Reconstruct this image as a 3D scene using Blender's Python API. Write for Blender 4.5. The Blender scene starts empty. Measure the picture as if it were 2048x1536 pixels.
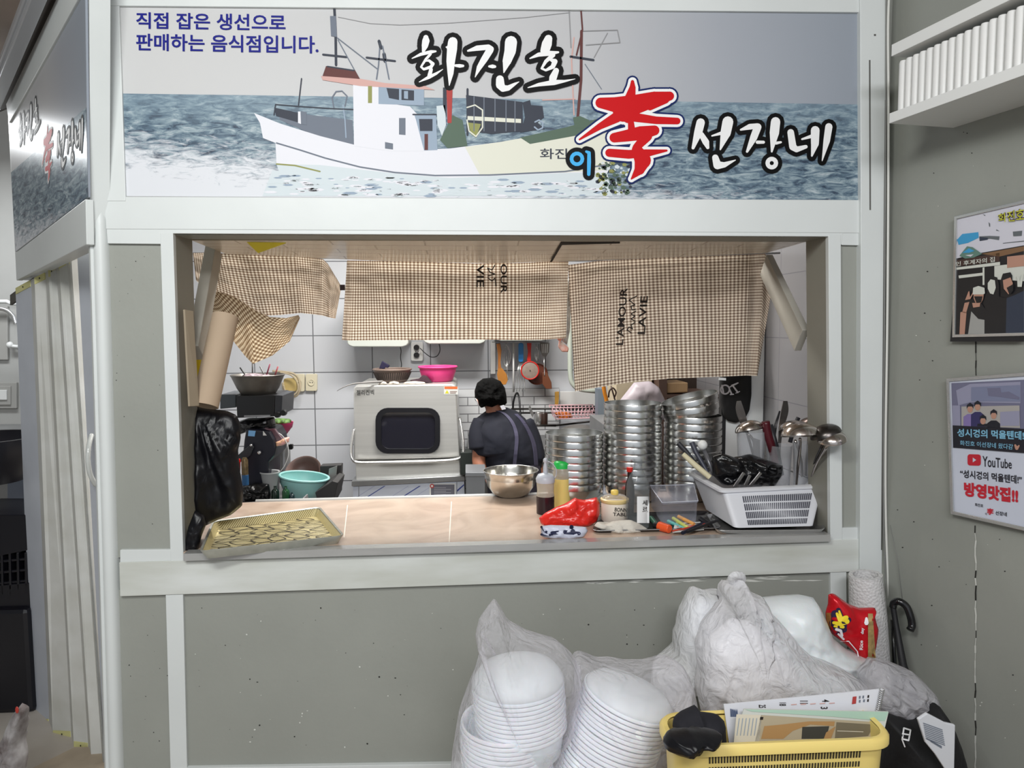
import bpy, bmesh, math, random
from mathutils import Vector, Matrix, noise
random.seed(7)
V = Vector
SC = bpy.context.scene
COL = SC.collection
# ------------------------------------------------------------------ camera
FPX = 1500.0
CAMLOC = V((0.0, -2.2, 1.6))
CAMROT = (Matrix.Rotation(math.radians(-3.4), 3, 'Z') @ Matrix.Rotation(math.radians(90-4.5), 3, 'X')
          @ Matrix.Rotation(math.radians(-0.35), 3, 'Z'))
cd = bpy.data.cameras.new('camera'); cam = bpy.data.objects.new('camera', cd); COL.objects.link(cam)
cd.sensor_width = 36; cd.lens = FPX/2048*36; cd.clip_start = .05
cam.matrix_world = Matrix.Translation(CAMLOC) @ CAMROT.to_4x4()
SC.camera = cam
SC.view_settings.view_transform = 'Standard'
try: SC.view_settings.look = 'None'
except Exception: pass
SC.view_settings.gamma = 1; SC.view_settings.exposure = -0.28; SC.view_settings.use_curve_mapping = False
SC.cycles.max_bounces = 10; SC.cycles.transparent_max_bounces = 24
SC.cycles.caustics_reflective = False; SC.cycles.caustics_refractive = False
# ------------------------------------------------------------------ world and lights
w = bpy.data.worlds.new('world'); SC.world = w; w.use_nodes = True
w.node_tree.nodes['Background'].inputs[0].default_value = (0.86, 0.92, 1.0, 1)
w.node_tree.nodes['Background'].inputs[1].default_value = 0.85
def area(name, loc, size, power, color=(1,1,1), target=None, spread=180):
    l = bpy.data.lights.new(name, 'AREA'); l.shape = 'RECTANGLE'; l.size = size[0]; l.size_y = size[1]
    l.energy = power; l.color = color; l.spread = math.radians(spread)
    o = bpy.data.objects.new(name, l); COL.objects.link(o); o.location = loc
    if target is not None: o.rotation_euler = (V(target)-V(loc)).to_track_quat('-Z', 'Z').to_euler()
    return o
KEY = area('corridor_lamp_light', (-0.75, -2.1, 2.70), (0.9, 0.3), 44, (0.97, 1.0, 0.97), (-0.2, 0, 0.7))
area('corridor_lamp_light_b', (0.2, -3.2, 2.70), (1.2, 0.3), 60, (0.97, 0.97, 1.0), (0.3, 0, 0.7))
area('kitchen_lamp_light', (-0.25, 1.45, 2.55), (1.3, 0.3), 78, (1.0, 0.97, 0.93))
area('kitchen_lamp_light_b', (0.45, 0.95, 2.55), (0.9, 0.25), 16, (1.0, 0.97, 0.93))
area('annex_lamp_light', (-2.6, 1.6, 2.6), (1.0, 0.3), 34, (0.95, 0.98, 1.0))
# ------------------------------------------------------------------ pixel -> world
def ray(px, py):
    return (CAMROT @ V(((px-1024)/FPX, -(py-768)/FPX, -1.0))).normalized()
def onY(px, py, y=0.0):
    d = ray(px, py); return CAMLOC + d*((y-CAMLOC.y)/d.y)
def onZ(px, py, z):
    d = ray(px, py); return CAMLOC + d*((z-CAMLOC.z)/d.z)
def onP(px, py, p0, n):
    d = ray(px, py); return CAMLOC + d*((p0-CAMLOC).dot(n)/d.dot(n))
def mpp(y):            # metres per pixel at depth plane y
    return (y-CAMLOC.y)/FPX
# ------------------------------------------------------------------ materials
def srgb(h):
    if isinstance(h, str):
        h = h.lstrip('#'); c = [int(h[i:i+2], 16)/255 for i in (0, 2, 4)]
    else: c = [x/255 for x in h]
    return tuple((x/12.92 if x <= .04045 else ((x+.055)/1.055)**2.4) for x in c)+(1,)
MATS = {}
def mat(name, col, rough=.5, metal=0, var=0, vscale=8, bump=0, bscale=40, col2=None, stretch=None,
        trans=0, ior=1.45, alpha=1, spec=None, coat=0, emit=0, sheen=0, sss=0, aniso=0):
    if name in MATS: return MATS[name]
    m = bpy.data.materials.new(name); m.use_nodes = True; nt = m.node_tree; N = nt.nodes; L = nt.links
    b = N['Principled BSDF']; c = srgb(col)
    b.inputs['Base Color'].default_value = c; b.inputs['Roughness'].default_value = rough
    b.inputs['Metallic'].default_value = metal; b.inputs['IOR'].default_value = ior
    b.inputs['Transmission Weight'].default_value = trans; b.inputs['Alpha'].default_value = alpha
    b.inputs['Coat Weight'].default_value = coat
    if spec is not None: b.inputs['Specular IOR Level'].default_value = spec
    if sss: b.inputs['Subsurface Weight'].default_value = sss; b.inputs['Subsurface Scale'].default_value = .01
    if aniso: b.inputs['Anisotropic'].default_value = aniso
    if emit:
        b.inputs['Emission Color'].default_value = c; b.inputs['Emission Strength'].default_value = emit
    if var or bump:
        tc = N.new('ShaderNodeTexCoord'); mp = N.new('ShaderNodeMapping'); L.new(tc.outputs['Object'], mp.inputs[0])
        if stretch: mp.inputs['Scale'].default_value = stretch
    if var:
        n = N.new('ShaderNodeTexNoise'); n.inputs['Scale'].default_value = vscale; n.inputs['Detail'].default_value = 6
        L.new(mp.outputs[0], n.inputs[0]); r = N.new('ShaderNodeValToRGB')
        r.color_ramp.elements[0].position = .3; r.color_ramp.elements[1].position = .7
        if col2: r.color_ramp.elements[0].color = srgb(col2)
        else: r.color_ramp.elements[0].color = tuple(x*(1-var) for x in c[:3])+(1,)
        r.color_ramp.elements[1].color = c
        L.new(n.outputs[0], r.inputs[0]); L.new(r.outputs[0], b.inputs['Base Color'])
    if bump:
        n2 = N.new('ShaderNodeTexNoise'); n2.inputs['Scale'].default_value = bscale; n2.inputs['Detail'].default_value = 4
        L.new(mp.outputs[0], n2.inputs[0]); bp = N.new('ShaderNodeBump'); bp.inputs['Strength'].default_value = bump
        bp.inputs['Distance'].default_value = .01
        L.new(n2.outputs[0], bp.inputs['Height']); L.new(bp.outputs[0], b.inputs['Normal'])
    MATS[name] = m; return m
def film(name, col=(235,235,240), opac=.35, rough=.15, bump=.3, bscale=30, sat=None):
    """thin plastic film: part see-through, part diffuse/glossy"""
    if name in MATS: return MATS[name]
    m = bpy.data.materials.new(name); m.use_nodes = True; nt = m.node_tree; N = nt.nodes; L = nt.links
    b = N['Principled BSDF']; b.inputs['Base Color'].default_value = srgb(col); b.inputs['Roughness'].default_value = rough
    tr = N.new('ShaderNodeBsdfTransparent'); tr.inputs[0].default_value = (.97,.97,.98,1)
    lw = N.new('ShaderNodeLayerWeight'); lw.inputs[0].default_value = .35
    mr = N.new('ShaderNodeMapRange'); mr.inputs['To Min'].default_value = opac; mr.inputs['To Max'].default_value = min(1, opac+.38)
    mx = N.new('ShaderNodeMixShader'); out = N['Material Output']
    tc = N.new('ShaderNodeTexCoord'); n = N.new('ShaderNodeTexNoise'); n.inputs['Scale'].default_value = bscale; n.inputs['Detail'].default_value = 5
    n.inputs['Distortion'].default_value = 1.2
    bp = N.new('ShaderNodeBump'); bp.inputs['Strength'].default_value = bump; bp.inputs['Distance'].default_value = .02
    L.new(tc.outputs['Object'], n.inputs[0]); L.new(n.outputs[0], bp.inputs['Height']); L.new(bp.outputs[0], b.inputs['Normal'])
    tl = N.new('ShaderNodeBsdfTranslucent'); tl.inputs[0].default_value = srgb(col)
    mt = N.new('ShaderNodeMixShader'); mt.inputs[0].default_value = .3
    L.new(b.outputs[0], mt.inputs[1]); L.new(tl.outputs[0], mt.inputs[2])
    L.new(lw.outputs['Facing'], mr.inputs['Value']); L.new(mr.outputs[0], mx.inputs[0])
    L.new(tr.outputs[0], mx.inputs[1]); L.new(mt.outputs[0], mx.inputs[2]); L.new(mx.outputs[0], out.inputs[0])
    MATS[name] = m; return m
# ------------------------------------------------------------------ mesh builder
class B:
    def __init__(s): s.v = []; s.f = []; s.mi = []; s.uv = {}
    def add(s, vs, fs, mi=0):
        o = len(s.v); s.v += [V(p) for p in vs]; s.f += [tuple(i+o for i in f) for f in fs]; s.mi += [mi]*len(fs); return s
    def box(s, a, b, mi=0):
        x0,y0,z0 = a; x1,y1,z1 = b
        return s.add([(x0,y0,z0),(x1,y0,z0),(x1,y1,z0),(x0,y1,z0),(x0,y0,z1),(x1,y0,z1),(x1,y1,z1),(x0,y1,z1)],
                     [(0,3,2,1),(4,5,6,7),(0,1,5,4),(1,2,6,5),(2,3,7,6),(3,0,4,7)], mi)
    def obox(s, c, ax, ay, az, mi=0):
        c, ax, ay, az = V(c), V(ax), V(ay), V(az)
        vs = [c+i*ax+j*ay+k*az for k in (-1,1) for i,j in ((-1,-1),(1,-1),(1,1),(-1,1))]
        return s.add(vs, [(0,3,2,1),(4,5,6,7),(0,1,5,4),(1,2,6,5),(2,3,7,6),(3,0,4,7)], mi)
    def prism(s, pts, d, mi=0):
        n = len(pts); pts = [V(p) for p in pts]; d = V(d)
        return s.add(pts+[p+d for p in pts], [tuple(range(n))[::-1], tuple(range(n, 2*n))]+[(i,(i+1)%n,n+(i+1)%n,n+i) for i in range(n)], mi)
    def poly(s, pts, mi=0): return s.add(pts, [tuple(range(len(pts)))], mi)
    def rings(s, rs, cap0=True, cap1=True, closed=True, mi=0):
        n = len(rs[0]); vs = [p for r in rs for p in r]; fs = []
        for k in range(len(rs)-1):
            for i in range(n if closed else n-1):
                j = (i+1) % n; fs.append((k*n+i, k*n+j, (k+1)*n+j, (k+1)*n+i))
        if cap0: fs.append(tuple(range(n))[::-1])
        if cap1: fs.append(tuple(range((len(rs)-1)*n, len(rs)*n)))
        return s.add(vs, fs, mi)
    def lathe(s, prof, c=(0,0,0), n=32, ax=None, mi=0, cap0=False, cap1=False, sx=1, sy=1):
        c = V(c); M = Matrix.Identity(3)
        if ax is not None: M = V(ax).to_track_quat('Z', 'Y').to_matrix()
        rs = [[c+M@V((r*sx*math.cos(2*math.pi*i/n), r*sy*math.sin(2*math.pi*i/n), z)) for i in range(n)] for r, z in prof]
        return s.rings(rs, cap0, cap1, True, mi)
    def cyl(s, a, b, r, r2=None, n=16, mi=0):
        a, b = V(a), V(b); L = (b-a).length
        return s.lathe([(r, 0), (r if r2 is None else r2, L)], a, n, b-a, mi, True, True)
    def tube(s, pts, r, n=8, mi=0, closed=False, caps=True):
        pts = [V(p) for p in pts]; rs = []; prev = None; N = len(pts)
        for i, p in enumerate(pts):
            if closed: t = pts[(i+1)%N]-pts[i-1]
            else: t = pts[min(i+1, N-1)]-pts[max(i-1, 0)]
            t.normalize()
            if prev is None:
                u = t.orthogonal().normalized()
            else:
                u = prev-t*prev.dot(t)
                if u.length < 1e-6: u = t.orthogonal()
                u.normalize()
            prev = u; w_ = t.cross(u); rr = r(i/(N-1)) if callable(r) else (r[i] if isinstance(r, (list, tuple)) else r)
            rs.append([p+u*rr*math.cos(2*math.pi*k/n)+w_*rr*math.sin(2*math.pi*k/n) for k in range(n)])
        if closed: rs.append(rs[0]); caps = False
        return s.rings(rs, caps, caps, True, mi)
    def sphere(s, c, r, n=16, m=10, sc=(1,1,1), mi=0, f=None):
        c = V(c); rs = []
        for j in range(m+1):
            a = math.pi*j/m; ring = []
            for i in range(n):
                b = 2*math.pi*i/n; d = V((math.sin(a)*math.cos(b)*sc[0], math.sin(a)*math.sin(b)*sc[1], -math.cos(a)*sc[2]))*r
                if f: d = f(d)
                ring.append(c+d)
            rs.append(ring)
        return s.rings(rs, False, False, True, mi)
    def grid(s, fn, nu, nv, mi=0, uv=None):
        o = len(s.v); vs = [fn(i/nu, j/nv) for j in range(nv+1) for i in range(nu+1)]
        fs = [(j*(nu+1)+i, j*(nu+1)+i+1, (j+1)*(nu+1)+i+1, (j+1)*(nu+1)+i) for j in range(nv) for i in range(nu)]
        s.add(vs, fs, mi)
        if uv:
            for j in range(nv+1):
                for i in range(nu+1): s.uv[o+j*(nu+1)+i] = uv(i/nu, j/nv)
        return s
def smoothpath(pts, k=6, closed=False):
    pts = [V(p) for p in pts]; n = len(pts); out = []
    for i in range(n if closed else n-1):
        g = (lambda j: pts[j % n]) if closed else (lambda j: pts[max(0, min(n-1, j))])
        p0, p1, p2, p3 = g(i-1), g(i), g(i+1), g(i+2)
        for q in range(k):
            t = q/k
            out.append(.5*((2*p1)+(p2-p0)*t+(2*p0-5*p1+4*p2-p3)*t*t+(3*p1-p0-3*p2+p3)*t**3))
    if not closed: out.append(pts[-1])
    return out
def mkmesh(name, b, mats, origin, smooth=None):
    me = bpy.data.meshes.new(name); me.from_pydata([tuple(p-origin) for p in b.v], [], b.f)
    if not isinstance(mats, (list, tuple)): mats = [mats]
    for m in mats: me.materials.append(m)
    me.polygons.foreach_set('material_index', b.mi)
    if b.uv:
        ul = me.uv_layers.new(name='UVMap')
        for lp in me.loops: ul.data[lp.index].uv = b.uv.get(lp.vertex_index, (0, 0))
    me.validate()
    bm = bmesh.new(); bm.from_mesh(me); bmesh.ops.remove_doubles(bm, verts=bm.verts, dist=1e-6)
    bmesh.ops.recalc_face_normals(bm, faces=bm.faces); bm.to_mesh(me); bm.free()
    if smooth is not None:
        for p in me.polygons: p.use_smooth = True
        if smooth < 180: me.set_sharp_from_angle(angle=math.radians(smooth))
    return me
def obj(name, b, mats, parent=None, smooth=40, bevel=0, sub=0, solid=0):
    if parent is not None:
        o0 = V(parent['_o']) if '_o' in parent else parent.matrix_world.translation.copy()
    else:
        xs = [p.x for p in b.v]; ys = [p.y for p in b.v]; zs = [p.z for p in b.v]
        o0 = V(((min(xs)+max(xs))/2, (min(ys)+max(ys))/2, min(zs)))
    me = mkmesh(name, b, mats, o0, smooth); o = bpy.data.objects.new(name, me); COL.objects.link(o)
    ORG[o.name] = o0.copy()
    if parent is not None: o.parent = parent
    else: o.location = o0
    if parent is not None:
        o.location = (0, 0, 0)
    if solid:
        md = o.modifiers.new('solid', 'SOLIDIFY'); md.thickness = solid; md.offset = 0
    if bevel:
        md = o.modifiers.new('bevel', 'BEVEL'); md.width = bevel; md.segments = 2; md.limit_method = 'ANGLE'; md.angle_limit = math.radians(50)
    if sub:
        md = o.modifiers.new('sub', 'SUBSURF'); md.levels = sub; md.render_levels = sub
    return o
ORG = {}
def _porg(parent): return ORG[parent.name]
def tag(o, label=None, cat=None, group=None, kind=None):
    if label: o['label'] = label
    if cat: o['category'] = cat
    if group: o['group'] = group
    if kind: o['kind'] = kind
    return o
def thing(name, label, cat, loc, group=None):
    o = bpy.data.objects.new(name, None); COL.objects.link(o); o.location = V(loc); o.empty_display_size = .05
    ORG[o.name] = V(loc); return tag(o, label, cat, group)
_obj0 = obj
def obj(name, b, mats, parent=None, smooth=40, bevel=0, sub=0, solid=0, label=None):
    if parent is None: o = _obj0(name, b, mats, None, smooth, bevel, sub, solid)
    else:
        o0 = ORG[parent.name]; me = mkmesh(name, b, mats, o0, smooth); o = bpy.data.objects.new(name, me); COL.objects.link(o)
        ORG[o.name] = o0.copy(); o.parent = parent
        if solid: md = o.modifiers.new('solid', 'SOLIDIFY'); md.thickness = solid; md.offset = 0
        if bevel: md = o.modifiers.new('bevel', 'BEVEL'); md.width = bevel; md.segments = 2; md.limit_method = 'ANGLE'; md.angle_limit = math.radians(50)
        if sub: md = o.modifiers.new('sub', 'SUBSURF'); md.levels = sub; md.render_levels = sub
    if label: o['label'] = label
    return o
def solo(name, label, cat, b, mats, group=None, **k):
    return tag(obj(name, b, mats, None, **k), label, cat, group)
def struct(name, b, mats, **k):
    return tag(obj(name, b, mats, None, **k), kind='structure')
def dup(root, M, label=None, group=None):
    r = root.copy(); COL.objects.link(r); r.matrix_world = M; ORG[r.name] = M.translation.copy()
    if label: r['label'] = label
    if group: r['group'] = group
    for ch in list(root.children):
        c = ch.copy(); COL.objects.link(c); c.parent = r
        for g in list(ch.children):
            d = g.copy(); COL.objects.link(d); d.parent = c
    return r
def E(pts, y, d, b=None, mi=0):       # polygon in photo pixels stood on plane y and extruded back by d
    b = b or B(); return b.prism([onY(px, py, y) for px, py in pts], (0, d, 0), mi)
ORD = ['topmost','second from the top','third from the top','fourth from the top','fifth from the top','sixth from the top','seventh from the top','eighth from the top','ninth from the top','tenth from the top','eleventh from the top','twelfth from the top','thirteenth from the top','fourteenth from the top','fifteenth from the top','sixteenth from the top','seventeenth from the top','eighteenth from the top','nineteenth from the top','twentieth from the top','twenty first from the top','twenty second from the top','twenty third from the top','twenty fourth from the top']
def ordlabels(obs, base):
    n = len(obs)
    for i, o in enumerate(obs): o['label'] = base+', '+ORD[n-1-i]
# text -> list of (verts2d, faces) normalised to unit box
_tc = {}
def text2d(s, bold=0.0, shear=0.0):
    k = (s, bold, shear)
    if k in _tc: return _tc[k]
    cu = bpy.data.curves.new('t', 'FONT'); cu.body = s; cu.offset = bold; cu.shear = shear; cu.resolution_u = 3
    o = bpy.data.objects.new('t', cu); COL.objects.link(o)
    dg = bpy.context.evaluated_depsgraph_get(); dg.update()
    me = bpy.data.meshes.new_from_object(o.evaluated_get(dg))
    vs = [(v.co.x, v.co.y) for v in me.vertices]; fs = [tuple(p.vertices) for p in me.polygons]
    bpy.data.objects.remove(o); bpy.data.curves.remove(cu); bpy.data.meshes.remove(me)
    if not vs: _tc[k] = ([], []); return _tc[k]
    x0 = min(v[0] for v in vs); x1 = max(v[0] for v in vs); y0 = min(v[1] for v in vs); y1 = max(v[1] for v in vs)
    r = ([((x-x0)/(x1-x0 or 1), (y-y0)/(y1-y0 or 1)) for x, y in vs], fs); _tc[k] = r; return r
def text_on(b, s, quad, mp, bold=.012, mi=0, shear=0.0):
    """quad: tl,tr,br,bl in a 2-D frame; mp maps 2-D -> 3-D"""
    vs, fs = text2d(s, bold, shear); tl, tr, br, bl = [V((q[0], q[1])) for q in quad]
    if not vs: return
    P = []
    for u, v in vs:
        p = (bl*(1-u)+br*u)*(1-v)+(tl*(1-u)+tr*u)*v; P.append(mp(p.x, p.y))
    b.add(P, fs, mi)
def rect(x0, y0, x1, y1): return [(x0, y0), (x1, y0), (x1, y1), (x0, y1)]
def strokes(b, sts, mp, grow=0, mi=0, n=12):
    """brush strokes: each a list of (x,y,width); painted as discs and joining quads"""
    mp0 = mp; cnt = [0]
    def mp(x, y):
        p = mp0(x, y); return p+(CAMLOC-p)*(2e-6*cnt[0])
    for st in sts:
        for i, (x, y, wd) in enumerate(st):
            r = wd/2+grow; cnt[0] += 1
            b.add([mp(x+r*math.cos(2*math.pi*k/n), y+r*math.sin(2*math.pi*k/n)) for k in range(n)], [tuple(range(n))], mi)
            if i:
                cnt[0] += 1; x0, y0, w0 = st[i-1]; r0 = w0/2+grow; dx, dy = x-x0, y-y0; L = math.hypot(dx, dy) or 1; nx, ny = -dy/L, dx/L
                b.add([mp(x0+nx*r0, y0+ny*r0), mp(x+nx*r, y+ny*r), mp(x-nx*r, y-ny*r), mp(x0-nx*r0, y0-ny*r0)], [(0,1,2,3)], mi)
def ringst(cx, cy, r, w_, n=14, sx=1): return [(cx+r*sx*math.cos(2*math.pi*k/n), cy+r*math.sin(2*math.pi*k/n), w_) for k in range(n+1)]
def resample(pts, n):
    pts = [V(p) for p in pts]; m = len(pts); L = [0]
    for i in range(m): L.append(L[-1]+(pts[(i+1) % m]-pts[i]).length)
    out = []; j = 0
    for k in range(n):
        t = L[-1]*k/n
        while L[j+1] < t: j += 1
        a = (t-L[j])/max(1e-9, L[j+1]-L[j]); out.append(pts[j].lerp(pts[(j+1) % m], a))
    return out
def pillow(outline, y, thick, wr=.006, freq=12, n=96, m=16, center=None, seed=0, back=1.0, smooth_o=0, fold=None, flat=.5, b=None, mi=0, pl=None, nd=None):
    """closed lumpy body whose silhouette is traced from photo pixels at depth y, with real thickness"""
    mp = pl or (lambda a, c: onY(a, c, y)); nd = nd or V((0, -1, 0))
    P = [mp(*p) for p in outline]
    if smooth_o: P = smoothpath(P, 4, True)
    P = resample(P, n); c = mp(*center) if center else sum(P, V())/len(P)
    b = b or B(); fs = []; sd = V((seed*3.1, seed*1.7, 0))
    def surf(sign):
        rs = []
        for k in range(m+1):
            s = 1-k/m; s2 = s
            ring = []
            for i, p in enumerate(P):
                q = c.lerp(p, s2); h = (1-s**2.4)**flat
                w_ = noise.fractal(q*freq+sd, 1.0, 2.0, 4)*wr
                if fold: 
                    fx, fy, fa, fn = fold; f0 = mp(fx, fy); a = math.atan2(q.z-f0.z, q.x-f0.x)
                    rr = (q-f0).length
                    w_ += fa*noise.noise(V((a*fn+seed, rr*2.5, 0)))*min(1, rr/.06)
                ring.append(q+nd*sign*(thick*h*(1 if sign > 0 else back))+nd*w_*(1-s**6))
            rs.append(ring)
        return rs
    f = surf(1); bk = surf(-1)
    b.rings(f[:-1], False, True, True, mi); b.rings(bk[:-1], False, True, True, mi)
    return b

from mathutils.bvhtree import BVHTree
def bvh(b): return BVHTree.FromPolygons([tuple(p) for p in b.v], b.f)
def hit(t, px, py, off=.002):
    d = ray(px, py); h = t.ray_cast(CAMLOC, d)
    return (h[0]-d*off) if h[0] is not None else None
def onM(t, y, off=.002):          # photo pixel -> surface of a body, falling back on plane y
    def f(px, py):
        h = hit(t, px, py, off); return h if h is not None else onY(px, py, y)
    return f
# ================================================================== structure
M_white = mat('white_paint', 'd2d6d5', .38, var=.07, vscale=3, bump=.05, bscale=20)
M_grime = mat('white_paint_dirty', 'd1d4d1', .4, var=.2, vscale=5, col2='b7b9b0', stretch=(.6,1,3))
M_grey = mat('grey_paint', '94968f', .55, var=.09, vscale=3.5, bump=.06, bscale=60)
M_dirt = mat('dark_speck', '2c2b28', .8)
M_fleck = mat('white_fleck', 'cfd0ca', .6)
def specks(b, x0, x1, y0, y1, Y, n, rmax, mi=0):
    for _ in range(n):
        x = random.uniform(x0, x1); y = random.uniform(y0, y1); r = random.uniform(.6, rmax); k = random.uniform(.4, 1); a = random.uniform(0, 6.28)
        b.poly([onY(x+r*math.cos(t*1.05+a)*random.uniform(.6,1.2), y+k*r*math.sin(t*1.05+a), Y) for t in range(6)], mi)
# front wall grey panels (behind the boards)
b = E([(214,480),(335,480),(352,1115),(232,1115)], .012, .128); specks(b, 225, 320, 500, 1080, .0115, 14, 1.6, 1); struct('wall_front_left', b, [M_grey, M_dirt, M_fleck], smooth=None)
struct('wall_front_right', E([(1672,484),(1728,484),(1726,1070),(1676,1070)], .012, .128), M_grey, smooth=None)
b = B()
E([(228,1180),(1735,1130),(1745,1950),(240,1950)], .012, .128, b)
specks(b, 380, 1330, 1215, 1500, .0115, 60, 2.2, 1); specks(b, 380, 1330, 1215, 1500, .0115, 40, 2.0, 2)
random.seed(77)
for k in range(26):
    x = random.uniform(1130,1600); y = 1152+random.uniform(0,10)+(1600-x)*.012; l = random.uniform(20,70); b.poly([onY(x,y,.0115),onY(x+l*.5,y-1.2-random.random(),.0115),onY(x+l,y-.8,.0115),onY(x+l*.6,y+.6+random.random(),.0115)], 2)
specks(b, 245, 335, 1215, 1500, .0115, 12, 1.6, 1)
struct('wall_front', b, [M_grey, M_dirt, M_fleck], smooth=None)
# wall above the sign up to ceiling and behind it
b = B(); E([(160,-420),(1800,-420),(1790,470),(200,470)], .02, .10, b); struct('wall_front_upper', b, M_grey, smooth=None)
# reveals of the serving opening
b = B(); yb = .145
def quadY(p, q, y0, y1): return [onY(*p, y0), onY(*q, y0), onY(*q, y1), onY(*p, y1)]
def reveal(p0, p1, out):      # board along p0->p1 (front edge px) running back
    a0, a1 = onY(*p0, 0)+V((0,.004,0)), onY(*p1, 0)+V((0,.004,0)); a2, a3 = a1+V((0,yb,0)), a0+V((0,yb,0)); b.prism([a0,a1,a2,a3], out)
reveal((346,467),(1657,473),(0,0,.03)); reveal((346,467),(367,1122),(-.03,0,0)); reveal((1657,473),(1661,1084),(.03,0,0))
M_rev = mat('reveal_paint', '8a887e', .5, var=.1, vscale=4, bump=.05)
struct('trim_9', b, M_rev, smooth=None)
# white boards
def board(name, pts, y=0.0, d=.02, m=None, bevel=.0015): return struct(name, E(pts, y, d), m or M_white, smooth=None, bevel=bevel)
board('trim_1', [(190,-120),(1776,-120),(1776,25),(190,11)], -.006, .03)                       # beam above sign
board('trim_2', [(198,9),(238,10),(251,392),(251,402),(211,402)], -.004, .03)                    # stile left of sign
board('trim_3', [(209,393),(1722,400),(1724,466),(212,458)], -.002, .03)                         # rail below sign
board('trim_4', [(213,458),(1686,463),(1684,490),(1657,473),(346,467),(322,488),(215,487)], .0, .02)
board('trim_5', [(320,466),(346,466),(367,1124),(341,1124)], -.001, .02)                            # stile left of opening
board('trim_6', [(1657,470),(1682,470),(1685,1082),(1661,1085)], -.001, .02)                        # stile right of opening
board('trim_7', [(1682,463),(1728,464),(1728,491),(1684,490)], .0005, .02)
board('trim_8', [(1684,1056),(1720,1055),(1720,1079),(1661,1084),(1661,1078),(1684,1077)], .001, .02)
board('trim_10', [(240,1100),(343,1099),(343,1124),(240,1127)], .001, .02)
board('trim_11', [(238,1125),(700,1112),(1722,1078),(1722,1143),(700,1178),(240,1193)], -.003, .03, M_grime)   # rail under counter
board('trim_12', [(331,1190),(366,1189),(378,1700),(345,1700)], .0, .02)
board('trim_13', [(1661,1144),(1693,1142),(1700,1750),(1668,1750)], .0, .02)
board('trim_14', [(345,1537),(900,1528),(1700,1512),(1700,1760),(350,1760)], -.002, .025)        # base rail
board('trim_15', [(1720,-120),(1778,-120),(1764,1140),(1768,1800),(1738,1800),(1720,1140),(1722,460)], -.014, .05)   # right post
b = B(); E([(1738,120),(1741,120),(1742,420),(1739,420)], -.0145, .004, b); E([(1770,200),(1772,200),(1764,1100),(1762,1100)], -.0145, .004, b)
E([(1748,68),(1752,68),(1752,72),(1748,72)], -.0145, .002, b); struct('trim_16', b, mat('seam_dark', '5d5d5a', .7), smooth=None)
# left corner post: rounded moulding
p0 = onY(157,-60,-.0); p1 = onY(212,1760,-.0); wdt = .056
b = B(); rs = []
for p, z in ((p0, 0), (p1, 1)):
    ring = []
    for dx, dy in ((0,.06),(0,.012),(.004,.002),(.012,-.006),(.018,-.002),(.024,-.008),(.034,-.012),(.046,-.008),(.052,.0),(.056,.012),(.056,.06)):
        ring.append(p+V((dx,dy,0)))
    rs.append(ring)
b.rings(rs); struct('trim_17', b, M_white, smooth=50)
# left angled side of the stall (header with sign above the folding door)
A0 = onY(178,500,.0); ang = math.radians(38); AD = V((-math.sin(ang), math.cos(ang), 0)); AN = V((-math.cos(ang), -math.sin(ang), 0))
def onA(px, py, off=0.0): return onP(px, py, A0+AN*off, AN)
def EA(pts, off, d, b=None, mi=0): b = b or B(); return b.prism([onA(x, y, off) for x, y in pts], -AN*d, mi)
struct('wall_side', EA([(16,230),(172,-200),(178,-200),(180,484),(33,560)], 0, .05), M_white, smooth=None)
struct('trim_18', EA([(12,208),(140,-60),(170,-60),(170,-28),(18,246)], .015, .02), M_white, smooth=None, bevel=.002)
struct('trim_19', EA([(31,506),(171,398),(173,489),(33,561)], .012, .02), M_white, smooth=None, bevel=.002)
# ceiling track (bright pipe-like rail) running over the sign
b = B(); pA = onA(-14,205,.06); pB = onA(92,-60,.06)
b.obox((pA+pB)/2, (pB-pA)/2, AN*.02, (0,0,.03)); b.obox((pA+pB)/2+AN*.022, (pB-pA)/2, AN*.006, (0,0,.012))
struct('trim_20', b, mat('steel_rail', 'c4c6ca', .3, metal=.5), smooth=None, bevel=.004)
struct('gap_shade_sheet', EA([(-10,225),(96,-60),(150,-60),(14,215)], .008, .01), mat('gap_shadow','45423f',.9), smooth=None)  # dark filler sheet, paints in the shade of the gap between rail and board
# right wall of the corridor
RW0 = onY(1772,700,0); ra = math.radians(10.6); RU = V((math.sin(ra), -math.cos(ra), 0)); RN = V((-math.cos(ra), -math.sin(ra), 0))
def onR(px, py, off=0.0): return onP(px, py, RW0+RN*off, RN)
def RP(u, z, off=0.0): return V((RW0.x, RW0.y, 0))+RU*u+RN*off+V((0,0,z))
b = B(); b.prism([RP(-.1,0),RP(4,0),RP(4,2.9),RP(-.1,2.9)], -RN*.1, 0)
random.seed(3)
for _ in range(60):
    x = random.uniform(1790,2040); y = random.uniform(250,1500); r = random.uniform(.7,2)
    if 1885 < x and 400 < y < 1070: continue
    b.poly([onR(x+r*math.cos(t*1.05), y+r*math.sin(t*1.05)*.7, .0006) for t in range(6)], 1 if random.random() < .6 else 2)
struct('wall_right', b, [M_grey, M_dirt, M_fleck], smooth=None)
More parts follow.
